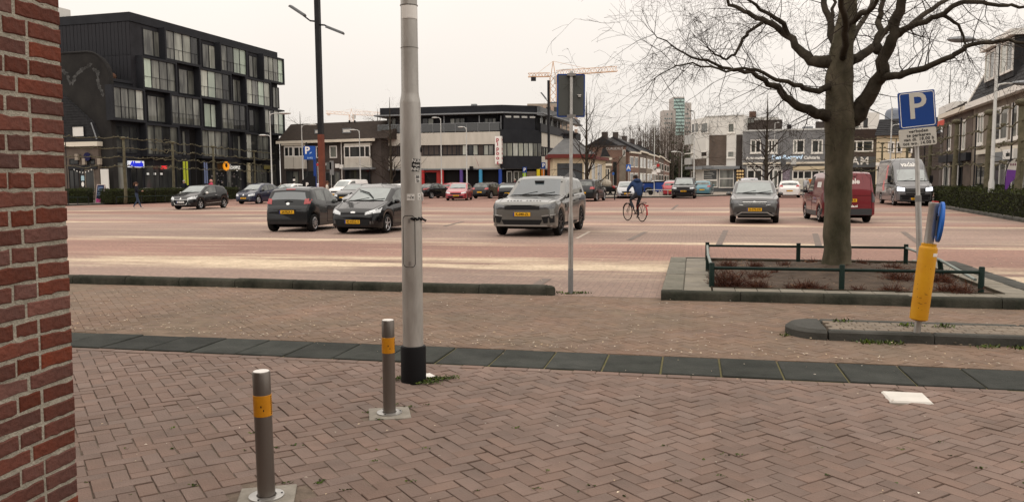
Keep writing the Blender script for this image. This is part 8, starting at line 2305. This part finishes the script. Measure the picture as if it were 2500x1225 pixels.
# tall black columns with rusty feet
mat('rust', (0.17, 0.05, 0.028), .75, c2=(0.11, 0.032, 0.02), scale=3, bump=.2, bscale=20)
def column_lamp(label, u, d, zf, ztop, arms, w=.125, base_z=0):
 p = spot(u, d); t = thing('lamp_column', label, 'lamp column', (p.x, p.y, 0), TH, 'tall black lamp columns on the square')
 MB().box(-w, w, -w, w, zf, ztop).build('column', MATS['black_metal'], t)
 MB().box(-w * 1.06, w * 1.06, -w * 1.06, w * 1.06, base_z, zf - .005).build('rusty_foot', MATS['rust'], t)
 for (dx, z, dz) in arms:
  mb = MB(); mb.tube([(0, 0, z), (dx * .35, 0, z + dz * .1), (dx * .7, 0, z + dz * .6)], [.045, .04, .035], 6); mb.build('arm', MATS['black_metal'], t)
  a = math.atan2(dz * .5, abs(dx) * .4)
  o = MB().bbox(-.46, .46, -.16, .16, -.06, .07, .05).build('lamp_head', MATS['grey_trim'], t); o.location = (dx * .92, 0, z + dz * .95); o.rotation_euler = (0, -a * (1 if dx > 0 else -1), 0)
 return t
column_lamp('tall black lamp column with rusty lower part and two lamp arms at left', 786.5, 40, 3.98, 12.4, [(-1.15, 9.45, .6), (.98, 9.3, -.32)], .118)
column_lamp('distant black lamp column behind the silver bronze SUV', 1340, 88, 4.2, 12.4, [(-.6, 10.2, .6), (.7, 10.0, 0), (1.6, 8.6, .1), (-.9, 8.6, .1)], .125)

# ------------------------------------------------------------------ ticket machine, signs and small street furniture
p = spot(757, 37); t = thing('ticket_machine', 'black parking ticket machine with tall blue P panel beside the lamp column', 'ticket machine', (p.x, p.y, 0), R(3))
x = lambda u: (u - 757) * 37 / 1950
zz = lambda v: D(757, v, 37).z
MB().prism([(x(741), 0), (x(771), 0), (x(771), zz(430)), (x(752), zz(431)), (x(740), zz(440))], -.14, .18).build('cabinet', MATS['black_plastic'], t)
text('letter', 'P', .24, MATS['sign_white'], t, (x(751), -.145, zz(451)), bold=.008)
MB().box(x(766.5), x(772.5), -.05, .06, 0, zz(358)).build('blue_post', mat('machine_blue', (0.01, 0.04, 0.2), .5), t)
pnl = MB().box(x(744), x(772), -.07, -.052, zz(390), zz(357)).build('blue_panel', mat('panel_blue', (0.012, 0.07, 0.32), .45), t)
text('letter', 'P', .45, MATS['sign_white'], pnl, (x(753), -.073, zz(368)), bold=.012); text('lettering', '21452', .1, mat('pale_ink', (0.35, 0.5, 0.75), .5), pnl, (x(759), -.073, zz(386)), bold=.003)
mb = MB(); mb.add([(x(758), -.074, zz(376)), (x(763), -.074, zz(374)), (x(764), -.074, zz(371)), (x(759), -.074, zz(373))], [(0, 1, 2, 3)]); mb.build('hand_symbol', MATS['pale_ink'], pnl)
MB().ball((x(751), 0, zz(354)), .07, 8, 6, 1, 1, 1.8).build('top_beacon', MATS['black_plastic'], t); MB().tube([(x(752), 0, 0), (x(752), 0, zz(356))], .03, 6).build('rear_post', MATS['black_metal'], t)
o = MB().bbox(-.35, .35, -.2, .2, 0, 1.55, .05).build('cabinet', mat('pale_cabinet', (.55, .55, .62), .5)); o.location = spot(776, 45); tag(o, 'pale utility cabinet between the blue ticket post and the rusty column', 'cabinet')

def sign(label, u, d, vt, plates, vb=None, r=.03, z0=.12, group='small traffic signs around the square'):
 """plates: (column, row, width px, height px, material, letter, letter material, shape)"""
 p = spot(u, d); H = D(u, vt, d).z; k = d / 1950; t = thing('traffic_sign', label, 'sign', (p.x, p.y, z0), 0, group)
 MB().tube([(0, 0, 0), (0, 0, H - z0)], r, 7).build('post', MATS['lamp_grey'], t)
 for (uc, vc, w, h, m, ch, cm, sh) in plates:
  c = Vector(((uc - u) * k, -.05, D(uc, vc, d).z - z0))
  if sh == 'o': b = MB().lathe([(w * k / 2, 0), (w * k / 2, .02), (.0001, .02)], 16, Matrix.Translation(c) @ Matrix.Rotation(R(90), 4, 'X')).build('plate', MATS[m], t)
  else: b = MB().prism([(c.x + a, c.z + e) for a, e in rrect(w * k, h * k, .03)], c.y - .01, c.y + .01).build('plate', MATS[m], t)
  if ch: text('symbol', ch, h * k * .85, MATS[cm], b, (c.x, c.y - .022, c.z), bold=.01)
sign('blue P sign with lime column behind the silver bronze SUV', 1281, 82, 408, [(1281, 415, 10, 14, 'blue_sign', 'P', 'sign_white', '')])
sign('blue P sign left of the distant lamp column', 1327, 84, 397, [(1327, 404.5, 10, 15, 'blue_sign', 'P', 'sign_white', '')])
sign('blue pedestrian crossing sign above the cyclist', 1534, 76, 400, [(1534, 410, 11, 16, 'disc_blue', 'A', 'sign_white', '')])
sign('cluster of zone signs at the mouth of the side street', 1597, 80, 395, [(1597.5, 411, 9, 13, 'sign_white', '', '', ''), (1598, 411, 6, 9, 'blue_sign', 'P', 'sign_white', ''), (1606, 404, 8, 8, 'red_paint', '', '', 'o'), (1597, 422, 12, 6, 'sign_white', '', '', ''), (1607, 417, 9, 9, 'sign_white', '', '', '')])
sign('small blue sign by the old shop front', 1497, 84, 420, [(1497, 424, 5, 6, 'disc_blue', '', '', '')])
sign('two tall grey signs seen from behind before the terrace', 809, 80, 392, [(804, 405, 12, 18, 'sign_back', '', '', ''), (811, 410, 10, 34, 'dull_grey', '', '', '')])
sign('red round sign left of the rusty column foot', 777, 78, 396, [(777, 402, 7, 9, 'red_paint', '', '', 'o')])
mb = MB()
p = spot(718, 78); t = thing('striped_post', 'black and white striped post left of the ticket machine', 'post', (p.x, p.y, .12))
for i in range(8): MB().lathe([(.11, .4 + i * .2), (.11, .598 + i * .2)], 10).build('band', MATS['black_plastic' if i % 2 else 'sign_white'], t)
MB().lathe([(.1, 0), (.1, .398)], 10).build('foot', MATS['black_plastic'], t)
# sandwich board by the hedge
p = spot(246, 62); t = thing('sandwich_board', 'tall blue sandwich board with pale frame and pink foot beside the hedge', 'sandwich board', (p.x, p.y, .12), R(-12))
for sgn in (-1, 1):
 M = Matrix.Translation((0, sgn * .28, 0)) @ Matrix.Rotation(R(11 * sgn), 4, 'X')
 b = MB().box(-.36, .36, -.012, .012, 0, 1.45, M).build('board', mat('board_frame', (.5, .42, .4), .6), t)
 MB().box(-.3, .3, -.02, .02, .35, 1.4, M).build('panel', mat('board_blue', (.012, .02, .06), .6), b); MB().box(-.3, .3, -.021, .021, .05, .34, M).build('pink_panel', mat('board_pink', (.55, .08, .25), .6), b)
 for i in range(5): MB().box(-.22, .05 + .04 * i, -.024, .024, .6 + i * .15, .63 + i * .15, M).build('chalk_line', MATS['pale_ink'], b)
# feather flag by the mansard house
p = spot(2466, 33.0); t = thing('feather_flag', 'white and purple feather flag on a black pole before the right-hand shops', 'flag', (p.x, p.y, .12), R(-8))
k = 33 / 1950; Z = lambda v: D(2466, v, 33).z - .12
prof = [(2455, 475), (2455, 440), (2458, 415), (2463, 398), (2472, 388), (2482, 387), (2489, 394), (2490, 415), (2482, 430), (2466, 448)]
P = [((u - 2466) * k, Z(v)) for u, v in prof]
MB().prism(P[::-1], -.006, .006).build('cloth', mat('flag_white', (.6, .57, .52), .7), t)
MB().prism([((u - 2466) * k, Z(v)) for u, v in ((2455, 475), (2466, 448), (2482, 430), (2490, 416.5), (2458, 414), (2455, 440))], -.009, .009).build('purple_field', mat('flag_purple', (.16, .05, .28), .7), t)
for i in range(5): MB().ball(((2466 + i * 5 - 2466) * k, -.01, Z(402)), .045, 7, 5, .6, .15, 1.3).build('print_mark', mat('flag_plum', (.2, .05, .1), .7), t)
MB().tube([((2454.5 - 2466) * k, 0, 0), ((2454.5 - 2466) * k, 0, Z(420)), ((2461 - 2466) * k, 0, Z(397)), ((2474 - 2466) * k, 0, Z(387)), ((2488 - 2466) * k, 0, Z(390))], .014, 6).build('pole', MATS['black_metal'], t)
o = MB().prism([(-.5, 0), (.5, 0), (.42, .62), (-.2, .35)], -.25, .25).build('planter_box', MATS['black_plastic']); o.location = spot(2440, 36.5, .12); tag(o, 'black box standing at the foot of the pale lamp post', 'box')
# containers, bins and bollard rails at the side street
for (u, d, w, h, m, nm, l, c) in ((1616, 90, 1.5, 1.2, 'machine_blue', 'waste_container', 'blue waste container at the mouth of the side street', 'container'), (1582, 92, 1.2, 1.1, 'machine_blue', 'waste_container', 'smaller blue container right of the cyclist', 'container')):
 p = spot(u, d, .12); t = thing(nm, l, c, tuple(p)); MB().prism([(-w / 2 * .9, .15), (w / 2 * .9, .15), (w / 2, h), (-w / 2, h)], -.5, .5).build('bin', MATS[m], t); MB().bbox(-w / 2 - .05, w / 2 + .05, -.55, .55, h, h + .14, .05).build('lid', MATS['black_plastic'], t)
 for sx in (-1, 1): MB().lathe([(.1, -.04), (.1, .04)], 10, Matrix.Translation((sx * w * .35, -.4, .1)) @ Matrix.Rotation(R(90), 4, 'X')).build('wheel', MATS['tyre'], t)
p = spot(1645, 84, .12); t = thing('litter_bin', 'green litter bin with pale dome left of the black SUV', 'bin', tuple(p)); MB().lathe([(.24, 0), (.3, .75), (.3, .8)], 12).build('barrel', mat('bin_green', (.05, .09, .06), .5), t); MB().ball((0, 0, .82), .3, 10, 6, 1, 1, .7).build('dome', MATS['lamp_grey'], t)
def hoop(label, u, d, w=1.3, h=.55, m='galvanised'):
 p = spot(u, d, .1); o = MB().tube([(-w / 2, 0, 0), (-w / 2, 0, h * .8), (-w / 2 + .1, 0, h), (w / 2 - .1, 0, h), (w / 2, 0, h * .8), (w / 2, 0, 0)], .035, 6).build('hoop_barrier', MATS[m]); o.location = p; tag(o, label, 'barrier', 'low hoop barriers on the far pavement')
for u, l in ((1594, 'hoop barrier under the zone signs'), (1614, 'hoop barrier before the blue container'), (1632, 'hoop barrier beside the green litter bin')): hoop(l, u, 75)
p = spot(1462, 66, 0); t = thing('bench', 'dark timber bench left of the silver hatchback', 'bench', tuple(p), R(-8)); MB().box(-1.5, 1.5, -.25, .25, .38, .46).build('seat', MATS['anthracite'], t)
for sx in (-1.3, 0, 1.3): MB().box(sx - .05, sx + .05, -.2, .2, 0, .38).build('leg', MATS['black_metal'], t)
mat('cafe_wood', (.1, .085, .06), .8)
for u, l in ((378, 'cafe bench behind the hedge left of the lime trunk'), (402, 'cafe bench behind the hedge right of the lime trunk')):
 p = spot(u, 70, .12); t = thing('bench', l, 'bench', tuple(p), R(60), 'cafe benches behind the hedge'); MB().box(-.8, .8, -.2, .2, .7, .76).build('seat', MATS['cafe_wood'], t)
 for sx in (-.7, .7): MB().tube([(sx, -.18, 0), (sx, .1, .7)], .035, 4).build('leg', MATS['cafe_wood'], t)
# beach buggy with a covered load, parked by the old shop
p = spot(1476, 80, .1); t = thing('open_jeep', 'small open jeep with pale cover seen beside the cream van', 'car', tuple(p), R(20), 'vehicles parked and driving on the market square')
MB().bbox(-.95, .95, -.6, .6, .35, .85, .1).build('body', MATS['black_plastic'], t); MB().ball((.15, 0, 1.15), .55, 10, 7, 1.1, .9, .8).build('cover', mat('cover_cloth', (.4, .36, .3), .9, var=.2), t)
MB().tube([(-.7, -.5, .85), (-.45, -.5, 1.5), (-.45, .5, 1.5), (-.7, .5, .85)], .04, 6).build('roll_bar', MATS['lamp_grey'], t); MB().ball((.75, -.55, .8), .16, 8, 6).build('tail_light', MATS['tail_red'], t)
for sx in (-.65, .65):
 for sy in (-.6, .6): o = link(bpy.data.objects.new('wheel', wheel_meshes(.32, 'five', 'rim_silver')[0]), t); o.location = (sx, sy, .32)

# ------------------------------------------------------------------ bicycles
def wheel_mb(mb, c, r, tk=.02, spokes=14):
 c = Vector(c); P = [c + Vector((0, math.cos(a), math.sin(a))) * r for a in [i * 6.2832 / 28 for i in range(29)]]
 mb.tube(P, tk, 6, cap=False)
 for i in range(spokes): a = i * 6.2832 / spokes; mb.tube([c, c + Vector((0, math.cos(a), math.sin(a))) * r], .0025, 3, cap=False)
def bicycle(label, loc, yaw, m='black_metal', fender=None, group=None):
 """local y forwards"""
 t = thing('bicycle', label, 'bicycle', loc, yaw, group); Mx = MATS[m]
 for y in (-.52, .55):
  mb = MB(); wheel_mb(mb, (0, 0, 0), .335); w = mb.build('wheel', MATS['tyre'], t); w.location = (0, y, .355)
 fr = MB(); B0, B1, B2, B3 = (0, -.08, .29), (0, -.22, .82), (0, .36, .88), (0, .34, .74)
 for a, b, r in ((B0, B1, .017), (B1, B2, .016), (B0, B3, .019), (B0, (0, -.52, .355), .012), (B1, (0, -.52, .355), .01), (B2, (0, .33, .7), .02), ((0, .38, .72), (.05, .55, .355), .011), ((0, .38, .72), (-.05, .55, .355), .011), (B1, (0, -.25, .95), .013), (B2, (0, .31, 1.06), .014)): fr.tube([a, b], r, 7)
 fr.build('frame', Mx, t)
 MB().tube([(-.28, .12, 1.05), (-.24, .28, 1.08), (0, .32, 1.07), (.24, .28, 1.08), (.28, .12, 1.05)], .013, 7).build('handlebar', MATS['galvanised'], t)
 MB().ball((0, -.27, .98), .12, 8, 6, .75, 1.1, .35).build('saddle', MATS['black_plastic'], t)
 def arcb(c, r, a0, a1, w, n=10):
  mb = MB()
  for i in range(n):
   p0, p1 = [Vector((0, c[0] + r * math.cos(R(a0 + (a1 - a0) * k / n)), c[1] + r * math.sin(R(a0 + (a1 - a0) * k / n)))) for k in (i, i + 1)]; s = Vector((w, 0, 0)); mb.add([p0 - s, p0 + s, p1 + s, p1 - s], [(0, 1, 2, 3)])
  return mb
 arcb((-.52, .355), .37, 20, 195, .03).build('mudguard', MATS[fender] if fender else Mx, t); arcb((.55, .355), .37, 20, 150, .025).build('mudguard', Mx, t)
 mb = MB(); mb.box(-.07, .07, -.75, -.3, .745, .765)
 for sx in (-.06, .06): mb.tube([(sx, -.7, .75), (sx * .8, -.52, .36)], .008, 5)
 mb.build('carrier', MATS['black_metal'], t)
 MB().box(-.05, .05, -.9, -.87, .6, .66).build('rear_light', MATS['tail_red'], t)
 mb = MB(); mb.tube([(.1, -.08, .29), (.1, .02, .15)], .012, 5).box(.1, .2, -.03, .07, .13, .155).tube([(-.1, -.08, .29), (-.1, -.18, .43)], .012, 5).box(-.2, -.1, -.23, -.13, .42, .445).tube([(-.1, -.08, .29), (.1, -.08, .29)], .014, 6); mb.build('pedals', MATS['black_metal'], t)
 return t
# ------------------------------------------------------------------ people
mat('skin', (.42, .25, .18), .6, var=.06); mat('hair_dark', (.025, .016, .012), .7); mat('hair_grey', (.35, .32, .28), .7); mat('hair_brown', (.07, .035, .022), .7)
mat('jeans', (.035, .05, .085), .85, var=.25, scale=9); mat('dark_trousers', (.03, .033, .04), .85, var=.2, scale=9); mat('blue_jacket', (.012, .03, .085), .75, var=.25, scale=7); mat('navy_coat', (.013, .014, .02), .8, var=.2); mat('grey_jacket', (.3, .3, .31), .8, var=.12, scale=6); mat('grey_trousers', (.16, .16, .16), .85, var=.12); mat('cream_coat', (.5, .46, .4), .8, var=.1); mat('maroon_coat', (.08, .015, .02), .8); mat('pale_shoe', (.4, .34, .3), .7); mat('dark_shoe', (.02, .02, .02), .6)
STAND = dict(pelvis=(0, 0, .95), belly=(0, .01, 1.1), chest=(0, .01, 1.32), neck=(0, 0, 1.47), head=(0, .02, 1.58), crown=(0, .015, 1.68))
for s_, k_ in ((1, 'r'), (-1, 'l')):
 STAND.update({'sh' + k_: (s_ * .17, 0, 1.4), 'el' + k_: (s_ * .22, -.02, 1.13), 'wr' + k_: (s_ * .23, .05, .88), 'hip' + k_: (s_ * .09, 0, .9), 'kn' + k_: (s_ * .1, .03, .5), 'an' + k_: (s_ * .1, 0, .09), 'toe' + k_: (s_ * .11, .17, .035)})
def person(label, loc, yaw, pose, top, legs, shoe, hair, h=1.72, bulk=1.0, group=None, hairtail=False, hood=False):
 """one continuous skinned body, local y is where it faces"""
 J = dict(STAND); J.update(pose)
 t = thing('person', label, 'person', loc, yaw, group)
 rad = dict(pelvis=.135, belly=.13, chest=.15, neck=.055, head=.088, crown=.06, shr=.075, shl=.075, elr=.05, ell=.05, wrr=.033, wrl=.033, hipr=.095, hipl=.095, knr=.062, knl=.062, anr=.042, anl=.042, toer=.036, toel=.036)
 E = [('pelvis', 'belly'), ('belly', 'chest'), ('chest', 'neck'), ('neck', 'head'), ('head', 'crown')]
 for k in 'rl': E += [('chest', 'sh' + k), ('sh' + k, 'el' + k), ('el' + k, 'wr' + k), ('pelvis', 'hip' + k), ('hip' + k, 'kn' + k), ('kn' + k, 'an' + k), ('an' + k, 'toe' + k)]
 names = list(J); idx = {n: i for i, n in enumerate(names)}; sc_ = h / 1.74
 me = bpy.data.meshes.new('body'); me.from_pydata([Vector(J[n]) * sc_ for n in names], [(idx[a], idx[b]) for a, b in E], [])
 o = bpy.data.objects.new('body', me); col.objects.link(o)
 o.modifiers.new('skin', 'SKIN'); sm = o.modifiers.new('smooth', 'SUBSURF'); sm.levels = 1
 for n in names:
  v = me.skin_vertices[0].data[idx[n]]; r = rad[n] * sc_ * (bulk if n in ('pelvis', 'belly', 'chest', 'shr', 'shl', 'elr', 'ell') else 1)
  v.radius = (r, r * (.72 if n in ('belly', 'chest', 'pelvis') else 1)); v.use_root = n == 'pelvis'
 dg = bpy.context.evaluated_depsgraph_get(); nm = bpy.data.meshes.new_from_object(o.evaluated_get(dg)); bpy.data.objects.remove(o)
 for m in (top, legs, shoe, 'skin'): nm.materials.append(MATS[m])
 V = {n: Vector(J[n]) * sc_ for n in names}
 reg = [(('pelvis', 'hipr'), 1), (('pelvis', 'hipl'), 1), (('belly', 'chest'), 0), (('pelvis', 'belly'), 0), (('neck', 'head'), 3), (('head', 'crown'), 3)]
 for k in 'rl': reg += [(('sh' + k, 'el' + k), 0), (('el' + k, 'wr' + k), 0), (('hip' + k, 'kn' + k), 1), (('kn' + k, 'an' + k), 1), (('an' + k, 'toe' + k), 2), (('chest', 'sh' + k), 0)]
 for p in nm.polygons:
  c = Vector(p.center); best = (9, 0)
  for (a, b), mi in reg:
   A, B_ = V[a], V[b]; d = B_ - A; s = max(0, min(1, (c - A).dot(d) / d.length_squared)); q_ = (c - A - d * s).length / (rad[a] + rad[b])
   if q_ < best[0]: best = (q_, mi)
  p.material_index = best[1]; p.use_smooth = True
 link(bpy.data.objects.new('body', nm), t)
 Hd = V['head']; dr = (V['crown'] - V['head']).normalized()
 mb = MB(); mb.ball(Hd + dr * .055 * sc_ + Vector((0, -.018, 0)), .108 * sc_, 10, 7, .93, 1.02, .9)
 if hairtail: mb.ball(Hd + Vector((0, -.13, .05)), .05, 8, 6).ball(Hd + Vector((0, -.16, -.02)), .04, 8, 6, 1, 1, 1.8)
 mb.build('hair', MATS[hair], t, smooth=True)
 f = MB(); f.ball(Hd + Vector((0, .098, .0)) * sc_, .017, 6, 5, .8, 1.2, 1.2)
 for sx in (-1, 1): f.ball(Hd + Vector((sx * .09, 0, .0)) * sc_, .022, 6, 5, .5, .9, 1.3)
 f.build('nose_and_ears', MATS['skin'], t, smooth=True); f = MB()
 for sx in (-1, 1): f.ball(Hd + Vector((sx * .033, .082, .025)) * sc_, .011, 6, 4)
 f.ball(Hd + Vector((0, .086, -.045)) * sc_, .018, 6, 4, 1.3, .5, .35); f.build('eyes_and_mouth', MATS['hair_dark'], t)
 for k, sx in (('r', 1), ('l', -1)):
  w = V['wr' + k]; d = (w - V['el' + k]).normalized(); sd_ = d.orthogonal().normalized(); up_ = d.cross(sd_)
  mb = MB(); mb.ball(w + d * .045, .04, 8, 6, .9, .9, .9)
  for i in range(4):
   b = w + d * .07 + sd_ * (.026 - .017 * i); L_ = (.06, .075, .07, .055)[i]; mb.tube([b, b + d * L_ * .55 - up_ * .006, b + d * L_ * .85 - up_ * .028], [.01, .009, .007], 5)
  mb.tube([w + d * .03 + sd_ * .032, w + d * .07 + sd_ * .055 - up_ * .012, w + d * .095 + sd_ * .05 - up_ * .025], [.011, .01, .008], 5)
  mb.build('hand', MATS['skin'], t, smooth=True)
 if hood: MB().ball(V['neck'] + Vector((0, -.07, .02)), .14, 10, 6, 1.25, .8, .6).build('hood', MATS[top], t, smooth=True)
 return t, V
q = G(1550, 540)
yawb = math.radians(23)
bk = bicycle('black bicycle with red rear mudguard ridden across the square', (q.x, q.y, 0), yawb, 'black_metal', 'tail_red')
cy = dict(pelvis=(0, -.26, 1.06), belly=(0, -.24, 1.2), chest=(0, -.14, 1.43), neck=(0, -.07, 1.58), head=(0, -.01, 1.68), crown=(0, 0, 1.78), shr=(.19, -.1, 1.5), shl=(-.19, -.1, 1.5), elr=(.3, .03, 1.26), ell=(-.31, .03, 1.26), wrr=(.26, .13, 1.1), wrl=(-.26, .13, 1.1),
   hipr=(.1, -.24, 1.02), hipl=(-.1, -.24, 1.02), knr=(.13, .04, .63), knl=(-.14, .14, .83), anr=(.15, -.02, .24), anl=(-.15, -.16, .52), toer=(.15, .12, .2), toel=(-.15, -.02, .47))
person('person in dark blue hooded jacket riding a bicycle away across the square', (q.x, q.y, 0), yawb, cy, 'blue_jacket', 'dark_trousers', 'pale_shoe', 'hair_dark', 1.74, 1.28, hood=True)
q = G(335, 509)
wk_ = dict(hipr=(.09, 0, .9), knr=(.08, .12, .5), anr=(.08, .26, .1), toer=(.08, .42, .06), knl=(-.09, .02, .5), anl=(-.09, -.24, .14), toel=(-.1, -.14, .03), elr=(.2, .06, 1.14), wrr=(.1, .32, 1.13), ell=(-.2, .06, 1.14), wrl=(-.1, .3, 1.13))
t, V = person('woman in dark jacket and jeans walking with a phone before the hedge', (q.x, q.y, 0), R(-78), wk_, 'navy_coat', 'jeans', 'pale_shoe', 'hair_brown', 1.72, 1.05, hairtail=True)
o = MB().bbox(-.04, .04, -.01, .0, -.07, .07, .004).build('phone', MATS['black_plastic']); o.location = t.matrix_basis @ Vector((0, .46, 1.18)); o.rotation_euler = (R(-30), 0, R(-78)); tag(o, 'black phone held out by the walking woman', 'phone')
lean = dict(belly=(0, .05, 1.1), chest=(0, .2, 1.28), neck=(0, .3, 1.38), head=(0, .36, 1.46), crown=(0, .4, 1.54), shr=(.17, .22, 1.35), shl=(-.17, .22, 1.35), elr=(.24, .25, 1.05), wrr=(.24, .4, .85), ell=(-.24, .25, 1.05), wrl=(-.22, .42, .85), knr=(.12, .2, .5), anr=(.12, .28, .1), toer=(.12, .44, .05), knl=(-.1, -.06, .5), anl=(-.1, -.28, .12), toel=(-.1, -.14, .03))
q = G(1965, 482)
person('man in grey jacket bending forward beside the white hatchback at right', (q.x, q.y, 0), R(-40), lean, 'grey_jacket', 'grey_trousers', 'dark_shoe', 'hair_grey', 1.8, 1.1)
q = spot(798, 44); person('man in cream coat standing between the rusty column and the parked cars', (q.x, q.y, 0), R(-80), {}, 'cream_coat', 'dark_trousers', 'dark_shoe', 'hair_brown', 1.7, 1.1)
q = spot(1257, 87, .12); person('person in dark red coat before the toy shop window', tuple(q), R(120), {}, 'maroon_coat', 'dark_trousers', 'dark_shoe', 'hair_grey', 1.7, 1.1)
q = spot(449, 69, .12); person('grey haired person in dark coat behind the hedge by the lime banners', tuple(q), R(170), {}, 'navy_coat', 'dark_trousers', 'dark_shoe', 'hair_grey', 1.75, 1.1)
mat('doll_pink', (.55, .06, .12), .6)
p = spot(515, 80, .12); t = thing('shop_figure', 'bright pink display figure outside the shop right of the blue banners', 'figure', tuple(p)); MB().lathe([(.28, 0), (.34, .5), (.22, 1.05), (.26, 1.35), (.1, 1.5)], 12).build('dress', MATS['doll_pink'], t, smooth=True); MB().ball((0, 0, 1.65), .17, 10, 7).build('head', mat('doll_face', (.6, .3, .25), .6), t, smooth=True)
# bicycles standing about
for (u, d, z, y, l) in ((357, 68, .12, 20, 'white bicycle parked behind the woman at the shop window'), (440, 70, .12, 70, 'bicycle of the grey haired person behind the hedge'), (2478, 35, .12, 60, 'white bicycle parked at the shops by the feather flag'), (2390, 42, .12, 75, 'pale bicycle parked behind the hedge left of the lamp post'), (684, 90, .12, 80, 'bicycle parked at the right end of the black block')):
 p = spot(u, d, z); bicycle(l, tuple(p), R(y), 'lamp_grey' if 'white' in l or 'pale' in l else 'black_metal', group='bicycles parked by the shops')
p = spot(1577, 78, .12); t = thing('motor_scooter', 'black motor scooter parked right of the cyclist', 'scooter', tuple(p), R(60))
MB().ball((0, -.3, .55), .35, 8, 6, .5, 1.2, .6).ball((0, .35, .55), .25, 8, 6, .6, .5, 1.2).box(-.14, .14, -.2, .4, .25, .33).build('body', MATS['black_plastic'], t); MB().tube([(-.3, .28, 1.0), (0, .34, 1.0), (.3, .28, 1.0)], .02, 6).build('handlebar', MATS['galvanised'], t)
for y in (-.5, .58): MB().lathe([(.12, -.05), (.24, -.05), (.24, .05), (.12, .05)], 14, Matrix.Translation((0, y, .24)) @ Matrix.Rotation(R(90), 4, 'Y')).build('wheel', MATS['tyre'], t)
